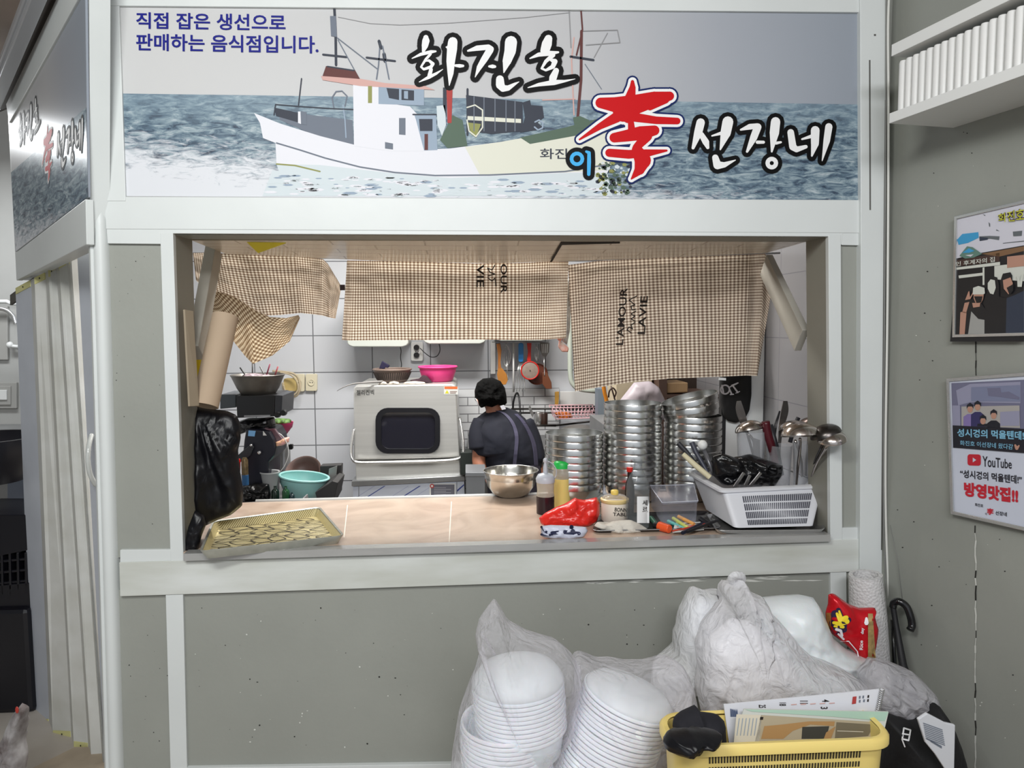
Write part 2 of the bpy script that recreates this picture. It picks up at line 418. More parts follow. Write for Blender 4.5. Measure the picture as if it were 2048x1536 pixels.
# cracked seam strip on the right wall
b = B(); random.seed(5); xs = []
for k in range(60):
    y = 676+k*15; x = 1951+(y-676)*.000+random.uniform(-1.2,1.2); xs.append((x, y))
for k in range(59):
    if 745 < xs[k][1] < 1045: continue
    (x0,y0),(x1,y1) = xs[k], xs[k+1]; wd = random.uniform(.6,1.7)
    mi = 0 if (y0 < 745 or random.random() < .16) else 1
    b.poly([onR(x0-wd,y0,.001), onR(x0+wd,y0,.001), onR(x1+wd,y1,.001), onR(x1-wd,y1,.001)], mi)
struct('trim_21', b, [M_dirt, mat('filler_white','c9cac4',.7)], smooth=None)
# floor, ceilings, other walls
struct('floor', B().box((-5,-6,-.1),(4,4,0)), mat('concrete_floor','c6c0b8',.5,var=.3,vscale=2.2,col2='a0968a'), smooth=None)
struct('ceiling', B().box((-5,-4.2,2.9),(1.9,3.4,3.0)), mat('ceiling_board','9a8d84',.8,var=.1,vscale=3), smooth=None)
M_tile = None
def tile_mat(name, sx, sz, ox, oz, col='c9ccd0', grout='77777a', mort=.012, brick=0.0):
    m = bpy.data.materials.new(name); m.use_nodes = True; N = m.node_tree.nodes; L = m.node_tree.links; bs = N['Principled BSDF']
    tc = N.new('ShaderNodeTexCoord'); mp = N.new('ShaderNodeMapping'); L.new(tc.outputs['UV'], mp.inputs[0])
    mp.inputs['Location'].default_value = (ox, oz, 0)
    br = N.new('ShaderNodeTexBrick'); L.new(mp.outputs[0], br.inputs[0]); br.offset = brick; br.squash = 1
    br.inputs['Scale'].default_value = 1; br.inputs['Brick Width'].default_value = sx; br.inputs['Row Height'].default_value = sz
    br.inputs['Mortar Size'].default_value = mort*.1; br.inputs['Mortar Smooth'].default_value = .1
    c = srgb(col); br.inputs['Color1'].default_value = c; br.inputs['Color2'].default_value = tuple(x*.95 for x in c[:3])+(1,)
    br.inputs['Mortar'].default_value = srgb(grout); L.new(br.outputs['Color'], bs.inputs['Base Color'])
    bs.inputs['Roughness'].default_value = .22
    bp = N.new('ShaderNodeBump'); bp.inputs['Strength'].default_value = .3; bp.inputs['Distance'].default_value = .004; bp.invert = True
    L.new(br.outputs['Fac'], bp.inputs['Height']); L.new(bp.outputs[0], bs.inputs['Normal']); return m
YB = 2.7
# big wall tiles 300 x ~220 mm: vertical joint through px 628, horizontal joint through px y 672 / 745 / 818 / 893
ja = onY(628,745,YB); jb = onY(628,818,YB); th = ja.z-jb.z; jc = onY(748,745,YB); 
def wallY(x0, x1, z0, z1, y, d=.1):
    b = B(); b.prism([(x0,y,z0),(x1,y,z0),(x1,y,z1),(x0,y,z1)], (0,d,0)); b.uv = {i: (p.x, p.z) for i, p in enumerate(b.v)}; return b
tw = .375
struct('wall_back', wallY(-2.0,1.9,0,2.9,YB), tile_mat('wall_tiles', tw, th, -(ja.x % tw), -(ja.z % th), 'cbced3', '6e7074', .035), smooth=None)
# lower backsplash of small brick tiles behind the cook
bs0 = onY(922,778,YB-.012); bs1 = onY(1215,960,YB-.012)
b = wallY(onY(918,800,YB).x, onY(1118,800,YB).x, bs1.z-.5, bs0.z, YB-.012, .01)
struct('wall_back_splash', b, tile_mat('splash_tiles', .145, .055, 0, -(bs0.z % .055), 'd2d4d6', '77777a', .03, .5), smooth=None)
def wallX(x, y0, y1, z0, z1, d):
    b = B(); b.prism([(x,y0,z0),(x,y1,z0),(x,y1,z1),(x,y0,z1)], (d,0,0)); b.uv = {i: (p.y, p.z) for i, p in enumerate(b.v)}; return b
struct('wall_kitchen_right', wallX(1.3,.145,2.7,0,2.9,.1), tile_mat('side_tiles', .32, .26, .1, .02, '7d7c7e', '68686c', .02), smooth=None)  # tile colour darkened overall to take in the shade behind the brace
struct('wall_kitchen_left', wallX(-1.85,1.25,2.7,0,2.9,-.06), MATS['wall_tiles'] if 'wall_tiles' in MATS else bpy.data.materials['wall_tiles'], smooth=None)
# annex wall at far left
struct('wall_annex', B().box((-4.6,2.5,0),(-1.92,2.6,2.9)), mat('annex_paint','a9a9a6',.5,var=.05), smooth=None)
struct('wall_left', B().box((-4.7,-6,0),(-4.6,2.6,2.9)), mat('annex_paint','a9a9a6',.5,var=.05), smooth=None)
# ================================================================== the big sign
SY = .004
def sp(layer): return lambda x, y: onY(x, y, SY-.0007*layer)
def sea_mat():
    m = bpy.data.materials.new('sea_print'); m.use_nodes = True; N = m.node_tree.nodes; L = m.node_tree.links; bs = N['Principled BSDF']
    uv = N.new('ShaderNodeTexCoord'); sep = N.new('ShaderNodeSeparateXYZ'); L.new(uv.outputs['UV'], sep.inputs[0])
    def noise_(sx, sy, sc, det=8, dist=.6):
        mp = N.new('ShaderNodeMapping'); mp.inputs['Scale'].default_value = (sx, sy, 1); L.new(uv.outputs['UV'], mp.inputs[0])
        n = N.new('ShaderNodeTexNoise'); n.inputs['Scale'].default_value = sc; n.inputs['Detail'].default_value = det; n.inputs['Distortion'].default_value = dist
        n.inputs['Roughness'].default_value = .68
        L.new(mp.outputs[0], n.inputs[0]); return n
    wv = noise_(9, 8.5, 4.2); r = N.new('ShaderNodeValToRGB'); e = r.color_ramp.elements
    e[0].position = .36; e[0].color = srgb('333f50'); e[1].position = .68; e[1].color = srgb('b2bcc1')
    k = r.color_ramp.elements.new(.46); k.color = srgb('596d7d'); k = r.color_ramp.elements.new(.56); k.color = srgb('84969f')
    L.new(wv.outputs[0], r.inputs[0])
    fm = noise_(7, 7, 5, 8, 1.5)
    # foam mask : stronger to the lower left
    ma = N.new('ShaderNodeMath'); ma.operation = 'MULTIPLY_ADD'; ma.inputs[1].default_value = -1.6; ma.inputs[2].default_value = .56; L.new(sep.outputs[1], ma.inputs[0])
    mb = N.new('ShaderNodeMath'); mb.operation = 'MULTIPLY_ADD'; mb.inputs[1].default_value = -.62; L.new(sep.outputs[0], mb.inputs[0]); L.new(ma.outputs[0], mb.inputs[2])
    mc = N.new('ShaderNodeMath'); mc.operation = 'ADD'; L.new(mb.outputs[0], mc.inputs[0]); L.new(fm.outputs[0], mc.inputs[1])
    fr = N.new('ShaderNodeMapRange'); fr.inputs['From Min'].default_value = .52; fr.inputs['From Max'].default_value = .78; L.new(mc.outputs[0], fr.inputs['Value'])
    mx = N.new('ShaderNodeMixRGB'); L.new(fr.outputs[0], mx.inputs[0]); L.new(r.outputs[0], mx.inputs[1]); mx.inputs[2].default_value = srgb('d3d5da')
    # haze near the horizon
    hz = N.new('ShaderNodeMapRange'); hz.inputs['From Min'].default_value = .36; hz.inputs['From Max'].default_value = .54; hz.inputs['To Max'].default_value = .55; L.new(sep.outputs[1], hz.inputs['Value'])
    m2 = N.new('ShaderNodeMixRGB'); L.new(hz.outputs[0], m2.inputs[0]); L.new(mx.outputs[0], m2.inputs[1]); m2.inputs[2].default_value = srgb('8297a5')
    L.new(m2.outputs[0], bs.inputs['Base Color']); bs.inputs['Specular IOR Level'].default_value = .2; bs.inputs['Roughness'].default_value = .45; return m
M_sea = sea_mat()
def sky_mat():
    m = bpy.data.materials.new('sky_print'); m.use_nodes = True; N = m.node_tree.nodes; L = m.node_tree.links; bs = N['Principled BSDF']
    uv = N.new('ShaderNodeTexCoord'); sep = N.new('ShaderNodeSeparateXYZ'); L.new(uv.outputs['UV'], sep.inputs[0])
    r = N.new('ShaderNodeValToRGB'); r.color_ramp.elements[0].color = srgb('c3c3c3'); r.color_ramp.elements[1].color = srgb('9097a1')
    k = r.color_ramp.elements.new(.6); k.color = srgb('b4b4b6'); k = r.color_ramp.elements.new(.8); k.color = srgb('9ea2aa')
    L.new(sep.outputs[0], r.inputs[0]); L.new(r.outputs[0], bs.inputs['Base Color']); bs.inputs['Specular IOR Level'].default_value = .2; bs.inputs['Roughness'].default_value = .45; return m
M_sky = sky_mat()
sign = thing('shop_sign', 'wide printed shop sign with fishing boat at sea and brush lettering above the serving opening', 'sign', onY(985,395,SY+.01))
S0, S1, S2, S3 = (238,9), (1729,21), (1719,401), (250,393)
b = B(); b.prism([onY(*p, SY) for p in (S0,S1,S2,S3)], (0,.012,0))
def suv(p):
    return ((p.x-onY(244,200,0).x)/(onY(1724,200,0).x-onY(244,200,0).x), (p.z-onY(985,396,0).z)/(onY(985,16,0).z-onY(985,396,0).z))
b.uv = {i: suv(p) for i, p in enumerate(b.v)}; obj('sky_print', b, M_sky, sign, smooth=None)
b = B(); b.poly([sp(1)(x,y) for x,y in ((244,187),(985,197),(1724,209),(1719,400),(250,392))]); b.uv = {i: suv(p) for i, p in enumerate(b.v)}
obj('sea_print', b, M_sea, sign, smooth=None)
pc = lambda n, c: mat('print_'+n, c, .5, spec=.15)
boat = B(); bm_ = [pc('white','dcdce2'), pc('dark','3b3f49'), pc('grey','6d7480'), pc('redbrown','5f3a38'), pc('pink','c9a19a'), pc('cream','d6d6c8'), pc('bluegrey','93a2b3'), pc('green','56685a'), pc('foam','c9d2d6'), pc('red','a8423f'), pc('wire','8b8b8c'), pc('yellow','8d8f58')]
WH,DK,GR,RB,PK,CR,BG,GN,FO,RD,WI,YE = range(12)
def bp_(pts, mi, lay=2): boat.poly([sp(lay)(x,y) for x,y in pts], mi)
def bl(pts, w_, mi, lay=3): strokes(boat, [[(x,y,w_) for x,y in pts]], sp(lay), 0, mi, 6)
bp_([(555,222),(705,240),(708,292),(640,275),(560,240)], GR, 2)
bp_([(548,215),(600,226),(600,246),(552,232)], DK, 2.2)
bp_([(508,226),(560,247),(640,272),(730,295),(780,301),(900,297),(1000,284),(1100,266),(1190,248),(1250,258),(1215,345),(1130,346),(900,356),(800,348),(640,330),(553,328),(551,286),(526,276),(520,246)], WH, 2.5)
bp_([(930,294),(1000,284),(1100,266),(1190,250),(1245,259),(1218,340),(1130,345),(960,350)], CR, 2.7)
bp_([(553,328),(640,330),(800,348),(900,356),(1130,346),(1215,345),(1200,372),(1050,380),(860,392),(700,380),(560,350)], FO, 2.6)
bl([(553,286),(600,300),(650,316),(720,334),(790,345),(870,351),(980,350),(1130,343),(1210,330)], 3, GR, 3)
bl([(553,328),(590,331),(640,343)], 3, YE, 3)
bp_([(545,340),(700,366),(860,372),(1215,348),(1225,392),(525,392)], FO, 2.3)
bp_([(1040,275),(1130,255),(1200,236),(1240,250),(1170,268),(1060,288)], GN, 3)
bp_([(706,166),(765,168),(765,205),(820,213),(832,226),(850,240),(852,302),(780,302),(708,292)], WH, 3)
bp_([(757,169),(848,176),(848,211),(757,208)], BG, 3.2)
bp_([(773,176),(798,178),(798,200),(778,196)], DK, 3.6); bp_([(803,179),(828,181),(828,201),(803,200)], DK, 3.6); bp_([(808,182),(816,182),(816,198),(808,197)], BG, 3.8)
bp_([(642,152),(718,157),(770,166),(850,172),(870,180),(720,172),(645,160)], PK, 3.4)
bp_([(736,172),(744,172),(744,206),(736,206)], YE, 3.6); bp_([(798,236),(811,236),(811,270),(798,269)], GR, 3.6); bp_([(770,284),(786,287),(786,299),(770,297)], GR, 3.6)
bp_([(828,228),(872,230),(875,300),(848,301),(832,240)], BG, 3.1); bp_([(838,238),(865,238),(865,262),(840,262)], DK, 3.6); bl([(826,229),(872,229)], 3, DK, 3.7)
bp_([(849,268),(856,268),(856,300),(849,300)], RB, 3.6)
bp_([(873,212),(890,210),(892,250),(884,272),(875,250)], FO, 3.7); bp_([(893,180),(905,180),(903,246),(895,246)], RD, 3.8); bp_([(886,175),(893,175),(893,235),(886,210)], DK, 3.7)
bp_([(905,230),(925,240),(935,292),(895,296),(880,280)], GN, 3.2)
bp_([(596,223),(601,223),(602,248),(596,246)], WH, 3.2); bp_([(602,222),(613,224),(613,250),(602,248)], GR, 3.2)
# railings, mast and wires
bl([(548,230),(551,209),(600,213),(660,217),(706,219)], 2.5, DK); bl([(603,157),(597,210)], 2.5, DK); bl([(686,210),(690,240),(692,275)], 2.5, BG)
bl([(668,218),(664,195),(672,183),(684,182),(694,192),(690,212)], 2.5, GR)
bl([(668,5),(671,60),(672,130)], 5, DK); bp_([(660,32),(672,32),(674,74),(662,72)], GR, 3.5); bl([(646,109),(693,114)], 4, DK); bl([(663,8),(675,9)], 3, DK)
bl([(675,76),(755,138)], 2.2, GR); bl([(676,80),(710,142)], 2, GR); bl([(760,85),(757,130),(753,158)], 2.5, GR); bl([(765,92),(778,158)], 2.5, GR); bl([(733,115),(790,122)], 4, DK); bl([(758,82),(762,96)], 6, DK); bl([(768,108),(770,122)], 7, DK)
bp_([(652,132),(710,140),(720,158),(645,152)], RB, 3.5); bl([(655,133),(708,141)], 3, DK, 3.8)
bl([(676,34),(740,47),(800,50),(900,46),(1050,35),(1140,25)], 1.1, WI, 2.4)
bl([(1162,20),(1165,60),(1153,110)], 3.2, RB); bl([(1163,62),(1162,160),(1155,240)], 5.5, RB); bl([(1141,113),(1187,120)], 4.5, DK); bl([(1148,75),(1143,120),(1148,230)], 2.5, PK); bl([(1138,15),(1142,95)], 2, WI)
bl([(1166,62),(1235,60),(1240,85),(1172,90)], 1.8, WI); bl([(1215,66),(1188,115)], 1.5, WI); bl([(1170,128),(1203,178)], 1.4, GR); bl([(1085,200),(1150,198)], 2.2, PK)
bp_([(1146,235),(1160,232),(1178,240),(1180,256),(1150,256)], GN, 3.6)
# net drum
bp_([(932,190),(1045,204),(1046,262),(985,268),(935,262)], DK, 3.3); bl([(935,178),(935,270)], 4, DK, 3.5)
bp_([(935,232),(1042,238),(1042,246),(935,240)], CR, 3.7)
for x in (948,968,990,1012,1030): bl([(x,192+(x-935)*.1),(x,262)], 2, GR, 3.7)
bl([(934,215),(950,210),(965,220),(965,255),(952,273),(938,262),(934,240)], 2.6, CR, 3.9); bp_([(936,245),(962,248),(952,275),(942,268)], YE, 3.6)
bp_([(1045,205),(1060,200),(1062,210),(1085,212),(1088,235),(1075,245),(1090,258),(1060,262),(1040,265),(1050,235)], DK, 3.6); bl(ringst(1078,250,9,3)[0:1] and [(1070,244),(1078,240),(1086,246),(1085,256),(1076,260),(1069,254)], 3, BG, 3.9)
random.seed(11)
for _ in range(110):
    x = random.uniform(1195,1262); y = random.uniform(325,388); r = random.uniform(2,6)
    bp_([(x+r*math.cos(t), y+r*.8*math.sin(t)) for t in (0,1.2,2.4,3.6,4.8)], random.choice([GN,YE,FO,DK,GN]), 2.9)
for _ in range(260):
    x = random.uniform(540,1200); y = random.uniform(348,392); r = random.uniform(2,9)
    if y < 350+(x-540)*.02: continue
    bp_([(x+r*1.8*math.cos(t), y+r*.35*math.sin(t)) for t in (0,1,2,3.1,4.2,5.2)], random.choice([FO,WH,FO,BG,WH]), 2.8)
text_on(boat, '화진', rect(1080,297,1135,318), sp(4), .01, DK)
obj('boat_print', boat, bm_, sign, smooth=None)
# lettering, traced as brush strokes
def Z(x0, y0, s): return lambda st: [[(x0+x/s, y0+y/s, w_/s) for x,y,w_ in k] for k in st]
HWA = Z(780,20,4.876)([
 [(350,268,50),(350,300,72),(340,350,62),(325,402,28)], [(215,472,9),(300,432,30),(400,408,34),(445,403,18)],
 [(395,430,25),(350,480,26),(302,555,18),(330,578,24),(400,555,32),(418,525,34),(380,492,24),(350,500,8)],
 [(400,580,35),(385,640,40)], [(285,702,8),(380,655,34),(450,620,25),(515,578,6)],
 [(612,310,92),(605,380,98),(592,500,84),(590,620,58),(578,735,8)], [(548,362,12),(570,365,40)], [(640,542,25),(680,545,36),(712,545,25)],
 [(760,398,18),(850,372,52),(960,362,52),(982,382,62)], [(975,390,70),(920,480,66),(870,560,50),(830,655,6)], [(968,550,22),(1000,550,38),(1022,552,28)],
 [(1180,312,118),(1172,400,112),(1140,500,85),(1110,610,10)], [(1072,675,76),(1075,730,85),(1100,765,66),(1150,762,52),(1220,720,25),(1258,700,6)],
 [(1545,280,76),(1530,330,98),(1510,398,88)], [(1365,472,12),(1450,435,40),(1560,422,48),(1640,412,20)],
 [(1590,440,44),(1520,500,34),(1478,570,20),(1520,588,22),(1588,552,44),(1608,502,52),(1560,482,22)],
 [(1620,592,56),(1590,660,74),(1580,700,60)], [(1345,757,8),(1450,728,34),(1600,706,52),(1700,694,24),(1805,672,5)]])
ZZ = Z(1100,130,3.303)
LEE = ZZ([
 [(545,110,22),(545,150,42),(530,215,70)], [(335,250,70),(430,262,100),(560,262,130),(690,225,100),(790,205,60)], [(760,225,60),(660,280,40)],
 [(480,310,130),(520,340,90)], [(560,345,60),(700,365,50),(840,370,44)], [(440,345,70),(330,405,42),(195,492,12)],
 [(425,480,64),(500,468,76),(600,450,92),(690,432,66)], [(535,380,40),(540,440,50)], [(640,470,70),(570,545,50)],
 [(392,580,54),(520,590,58),(640,582,50),(770,565,14)], [(575,560,70),(612,630,110),(592,690,70),(538,752,10)]])
E_BLUE = ZZ([ringst(178,620,36,24), [(240,572,16),(258,580,22),(258,640,26),(256,722,22)]])
SEON = ZZ([
 [(995,380,56),(978,450,54),(945,548,20)], [(1000,460,35),(1030,510,44),(1042,545,22)], [(1070,468,10),(1140,448,24)], [(1175,375,72),(1160,450,68),(1125,558,10)],
 [(1092,612,42),(1106,662,54),(1150,660,36),(1225,628,6)],
 [(1260,428,12),(1320,408,38),(1372,402,34)], [(1372,410,50),(1345,480,48),(1302,572,16)], [(1370,510,22),(1410,510,20)],
 [(1490,375,62),(1482,450,62),(1465,572,12)], [(1495,516,20),(1525,510,14)], ringst(1465,648,28,28),
 [(1590,445,44),(1604,540,48),(1628,558,38),(1690,540,24)], [(1665,490,12),(1730,470,24)], [(1752,432,58),(1750,520,52),(1730,600,12)], [(1842,408,48),(1828,500,44),(1798,632,6)]])
M_lw = mat('letter_white','e6e6e6',.5,spec=.15); M_lb = mat('letter_black','0b0b0c',.5,spec=.12); M_lr = mat('letter_red','c20d14',.5,spec=.15); M_ln = mat('letter_navy','0f2258',.5,spec=.15); M_lc = mat('letter_cyan','45aae4',.5,spec=.15)
b = B()
strokes(b, HWA, sp(5), 9.5, 1); strokes(b, HWA, sp(6.5), 0, 0); obj('upper_lettering', b, [M_lw, M_lb], sign, smooth=None, label='white brush lettering outlined in black')
b = B(); strokes(b, SEON, sp(5), 8.5, 1); strokes(b, SEON, sp(6.5), 0, 0)
obj('lower_lettering', b, [M_lw, M_lb], sign, smooth=None, label='white brush lettering outlined in black')
b = B(); strokes(b, LEE, sp(5.5), 9, 1, 16); strokes(b, LEE, sp(6), 5.5, 0, 16); strokes(b, LEE, sp(7), 0, 2, 16)
obj('red_character', b, [M_lw, M_ln, M_lr], sign, smooth=None, label='large red character outlined in white and navy')
b = B(); strokes(b, E_BLUE, sp(6.2), 8.5, 1, 16); strokes(b, E_BLUE, sp(7), 0, 0, 16)
obj('blue_syllable', b, [M_lc, M_lb], sign, smooth=None, label='small light blue syllable')
M_cap = mat('caption_navy','1b1f7c',.5,spec=.15); b = B()
text_on(b, '직접 잡은 생선으로', [(272,24),(571,29),(571,62),(272,57)], sp(3), .018)
text_on(b, '판매하는 음식점입니다.', [(272,67),(637,72),(637,107),(272,101)], sp(3), .018)
obj('caption', b, M_cap, sign, smooth=None, label='navy caption in two lines')
# ------------------------------------------------------------------ side sign
sg = thing('shop_sign', 'narrow printed shop sign on the angled left side above the folding door', 'sign', onA(100,450,.02))
b = B(); SQ = [(18,246),(170,-30),(176,394),(31,504)]; b.prism([onA(x,y,.008) for x,y in SQ], -AN*.006)
a0, a1 = onA(25,375,.008), onA(172,200,.008)
def auv(p): 
    zt = onA(100,80,.008).z; zb = onA(100,450,.008).z
    return ((p-a0).dot(a1-a0)/(a1-a0).length_squared, (p.z-zb)/(zt-zb))
b.uv = {i: auv(p) for i, p in enumerate(b.v)}
gl = bpy.data.materials['sky_print'].copy(); gl.name = 'side_sky_print'; gl.node_tree.nodes['Principled BSDF'].inputs['Roughness'].default_value = .3
obj('sky_print', b, gl, sg, smooth=None)
b = B(); b.poly([onA(x,y,.0087) for x,y in ((22,345),(172,215),(176,393),(31,503))]); b.uv = {i: (auv(p)[0]*.4+.5, auv(p)[1]*.8) for i, p in enumerate(b.v)}
gs = bpy.data.materials['sea_print'].copy(); gs.name = 'side_sea_print'; gs.node_tree.nodes['Principled BSDF'].inputs['Roughness'].default_value = .28
obj('sea_print', b, gs, sg, smooth=None)
def amap(src, dst, layer):      # src rect px (front sign) -> skewed quad px on side sign
    x0,y0,x1,y1 = src; tl,tr,br,bl = [V(q) for q in dst]
    def f(x, y):
        u = (x-x0)/(x1-x0); v = (y-y0)/(y1-y0); p = (tl*(1-u)+tr*u)*(1-v)+(bl*(1-u)+br*u)*v
        return onA(p.x, p.y, .0087+.00035*layer)
    return f
b = B()
q1 = [(36,228),(78,182),(81,262),(38,308)]; q2 = [(112,268),(166,224),(168,318),(114,346)]; q3 = [(82,262),(106,238),(108,356),(84,378)]
strokes(b, HWA, amap((820,60,1155,190), q1, 2), 9, 1, 8); strokes(b, HWA, amap((820,60,1155,190), q1, 3), 0, 0, 8); obj('upper_lettering', b, [M_lw, M_lb], sg, smooth=None); b = B()
strokes(b, SEON, amap((1375,235,1668,345), q2, 2), 8, 1, 8); strokes(b, SEON, amap((1375,235,1668,345), q2, 3), 0, 0, 8)
obj('lower_lettering', b, [M_lw, M_lb], sg, smooth=None)
b = B(); strokes(b, LEE, amap((1150,155,1370,365), q3, 2), 9, 0, 8); strokes(b, LEE, amap((1150,155,1370,365), q3, 4), 0, 1, 8)
obj('red_character', b, [M_lw, M_lr], sg, smooth=None)
# ================================================================== overhead shelf, braces, curtains
b = B(); NB = 12
fr = [(383+(1617-383)*i/NB, 481+.1*i) for i in range(NB+1)]
bkx = [452+(1533-452)*i/NB for i in range(NB+1)]
def bky(x):
    P = [(452,508),(584,513),(689,519),(840,524),(1000,527),(1100,523),(1300,516),(1533,506)]
    for (x0,y0),(x1,y1) in zip(P, P[1:]):
        if x <= x1: return y0+(y1-y0)*(x-x0)/(x1-x0)
    return 506
F_ = [onY(x,y,.147) for x,y in fr]; K_ = [onY(x,bky(x),.56) for x in bkx]; up = V((0,0,.022))
b.grid(lambda u,v: (F_[round(u*NB)].lerp(K_[round(u*NB)], v)), NB, 6, 0, uv=lambda u,v: (u*1.95, v*.42))
b2 = B(); b2.grid(lambda u,v: (F_[round(u*NB)].lerp(K_[round(u*NB)], v))+up, NB, 1)
b2.grid(lambda u,v: K_[round(u*NB)]+up*v, NB, 1); b2.grid(lambda u,v: F_[round(u*NB)]+up*v, NB, 1)
shelf = thing('overhead_shelf', 'long overhead shelf with white brick-pattern underside above the serving opening', 'shelf', (F_[6]+K_[6])/2)
obj('underside', b, tile_mat('foam_bricks', .30, .085, .03, 0, 'd9cfc0', 'a89c8c', .03, .45), shelf, label='white brick-pattern foam underside')
obj('board', b2, mat('shelf_wood','b5a78e',.6), shelf, smooth=None)
M_brace = mat('brace_paint', 'a9a59b', .55, var=.12, vscale=6)
def brace(T, Bt, wd, th_, side):
    d = (Bt-T); n = V((1,0,0)).cross(d).normalized(); b = B(); b.obox((T+Bt)/2+n*wd*side, d/2, n*wd, V((th_,0,0))); return obj('brace', b, M_brace, shelf, smooth=None, bevel=.002)
brace(onY(434,512,.50), onY(398,720,.2), .035, .018, -1)
brace(onY(1539,509,.50), onY(1612,660,.17), .045, .012, 1)
b = B(); b.prism([onY(1122,484,.16), onY(1240,483,.16), onY(1240,486,.17), onY(1124,489,.19)], (0,.002,-.0015)); b.prism([onY(1122,484,.16), onY(1127,484,.16), onY(1104,523,.53), onY(1100,523,.53)], (0,0,-.002))
obj('seam', b, mat('gap_dark','2a2520',.9), shelf, smooth=None)
solo('paper_corner', 'bright yellow paper corner poking down from the overhead shelf', 'paper', B().prism([onY(494,484,.16),onY(572,485,.16),onY(516,505,.25)], (0,.001,-.002)), mat('yellow_paper','e0cf22',.6), smooth=None)
def gingham(name, c0, c1, c2, rep=.0105, ang=0, tl=.3):
    m = bpy.data.materials.new(name); m.use_nodes = True; N = m.node_tree.nodes; L = m.node_tree.links; bs = N['Principled BSDF']
    uv = N.new('ShaderNodeTexCoord'); mp = N.new('ShaderNodeMapping'); L.new(uv.outputs['UV'], mp.inputs[0]); mp.inputs['Scale'].default_value = (1/rep,1/rep,1); mp.inputs['Rotation'].default_value = (0,0,ang)
    sp_ = N.new('ShaderNodeSeparateXYZ'); L.new(mp.outputs[0], sp_.inputs[0]); o = []
    for k in (0, 1):
        f = N.new('ShaderNodeMath'); f.operation = 'FRACT'; L.new(sp_.outputs[k], f.inputs[0])
        g = N.new('ShaderNodeMath'); g.operation = 'LESS_THAN'; g.inputs[1].default_value = .5; L.new(f.outputs[0], g.inputs[0]); o.append(g)
    ad = N.new('ShaderNodeMath'); ad.operation = 'ADD'; L.new(o[0].outputs[0], ad.inputs[0]); L.new(o[1].outputs[0], ad.inputs[1])
    hf = N.new('ShaderNodeMath'); hf.operation = 'MULTIPLY'; hf.inputs[1].default_value = .5; L.new(ad.outputs[0], hf.inputs[0])
    r = N.new('ShaderNodeValToRGB'); r.color_ramp.interpolation = 'CONSTANT'; e = r.color_ramp.elements; e[0].color = srgb(c0); e[0].position = 0; e[1].color = srgb(c2); e[1].position = .9
    k = r.color_ramp.elements.new(.3); k.color = srgb(c1); L.new(hf.outputs[0], r.inputs[0]); L.new(r.outputs[0], bs.inputs['Base Color']); bs.inputs['Roughness'].default_value = .85
    t = N.new('ShaderNodeBsdfTranslucent'); L.new(r.outputs[0], t.inputs[0]); mx = N.new('ShaderNodeMixShader'); mx.inputs[0].default_value = tl
    L.new(bs.outputs[0], mx.inputs[1]); L.new(t.outputs[0], mx.inputs[2]); L.new(mx.outputs[0], N['Material Output'].inputs[0]); return m
M_g = gingham('gingham', 'eee6d8', 'b3a08a', '6d5646')
M_g2 = gingham('gingham_rose', 'e2d8c8', 'ab9a88', '6a574b', ang=0)
def cloth(cols, Y, nu, nv, H, W, folds=.01, seed=0, ynear=None, ff=6):
    """cols: (x_top,y_top,x_bot,y_bot) photo pixels from left to right"""
    P = cols
    def at(u):
        k = u*(len(P)-1); i = min(int(k), len(P)-2); t = k-i; return [P[i][j]*(1-t)+P[i+1][j]*t for j in range(4)]
    def fn(u, v):
        xt, yt, xb, yb_ = at(u); x = xt+(xb-xt)*v; y = yt+(yb_-yt)*v
        dy = folds*(math.sin(u*ff*6.28+seed)*.5*(.4+v)+noise.fractal(V((u*4+seed, v*2.2, 0)), 1, 2, 3)*1.3)
        if ynear: dy += ynear(u, v)
        return onY(x, y, Y+dy)
    b = B(); b.grid(fn, nu, nv, 0, uv=lambda u,v: (u*W, v*H)); return b
T_edge = lambda x: bky(x)-1
# curtain 3 (right)
c3 = cloth([(1136,530,1150,783),(1195,522,1190,776),(1250,519,1262,764),(1330,515,1340,757),(1420,512,1425,754),(1500,509,1492,751),(1530,507,1514,752),(1551,549,1514,751)][:7]+[(1551,535,1515,752)], .62, 90, 60, .44, .72, .012, 1.0)
k3 = solo('cafe_curtain', 'gingham curtain hanging lowest on the right with sideways L\'AMOUR and LAVIE lettering', 'curtain', c3, M_g2, smooth=180)
M_ink = mat('cloth_ink', '231c18', .9)
t3 = bvh(c3)
def rot_text(b, s, x0, y0, x1, y1, mp, ccw=True, bold=.015, shear=0, mi=0):
    """text running up (ccw) from y1 to y0, or down; x0..x1 is letter height"""
    if ccw: quad = [(x0,y1),(x0,y0),(x1,y0),(x1,y1)]
    else: quad = [(x1,y0),(x1,y1),(x0,y1),(x0,y0)]
    text_on(b, s, quad, mp, bold, mi, shear)
b = B(); mp3 = onM(t3, .62, .008)
def skew(mp, k, yc): return lambda x, y: mp(x-(y-yc)*k, y)
s3 = skew(mp3, .08, 630)
rot_text(b, "L'AMOUR", 1236, 576, 1251, 690, s3); rot_text(b, "LAVIE", 1278, 592, 1293, 668, s3)
scr = [[(1262,665,2),(1254,660,2),(1258,654,2),(1265,658,2),(1262,650,2),(1270,645,2)],[(1270,642,2),(1262,638,2),(1270,632,2),(1262,628,2),(1272,622,2)],[(1272,618,2),(1264,620,2),(1262,612,2),(1270,610,2),(1258,600,2),(1274,592,2)]]
strokes(b, scr, mp3, 0, 0, 6); obj('lettering', b, M_ink, k3, smooth=None)
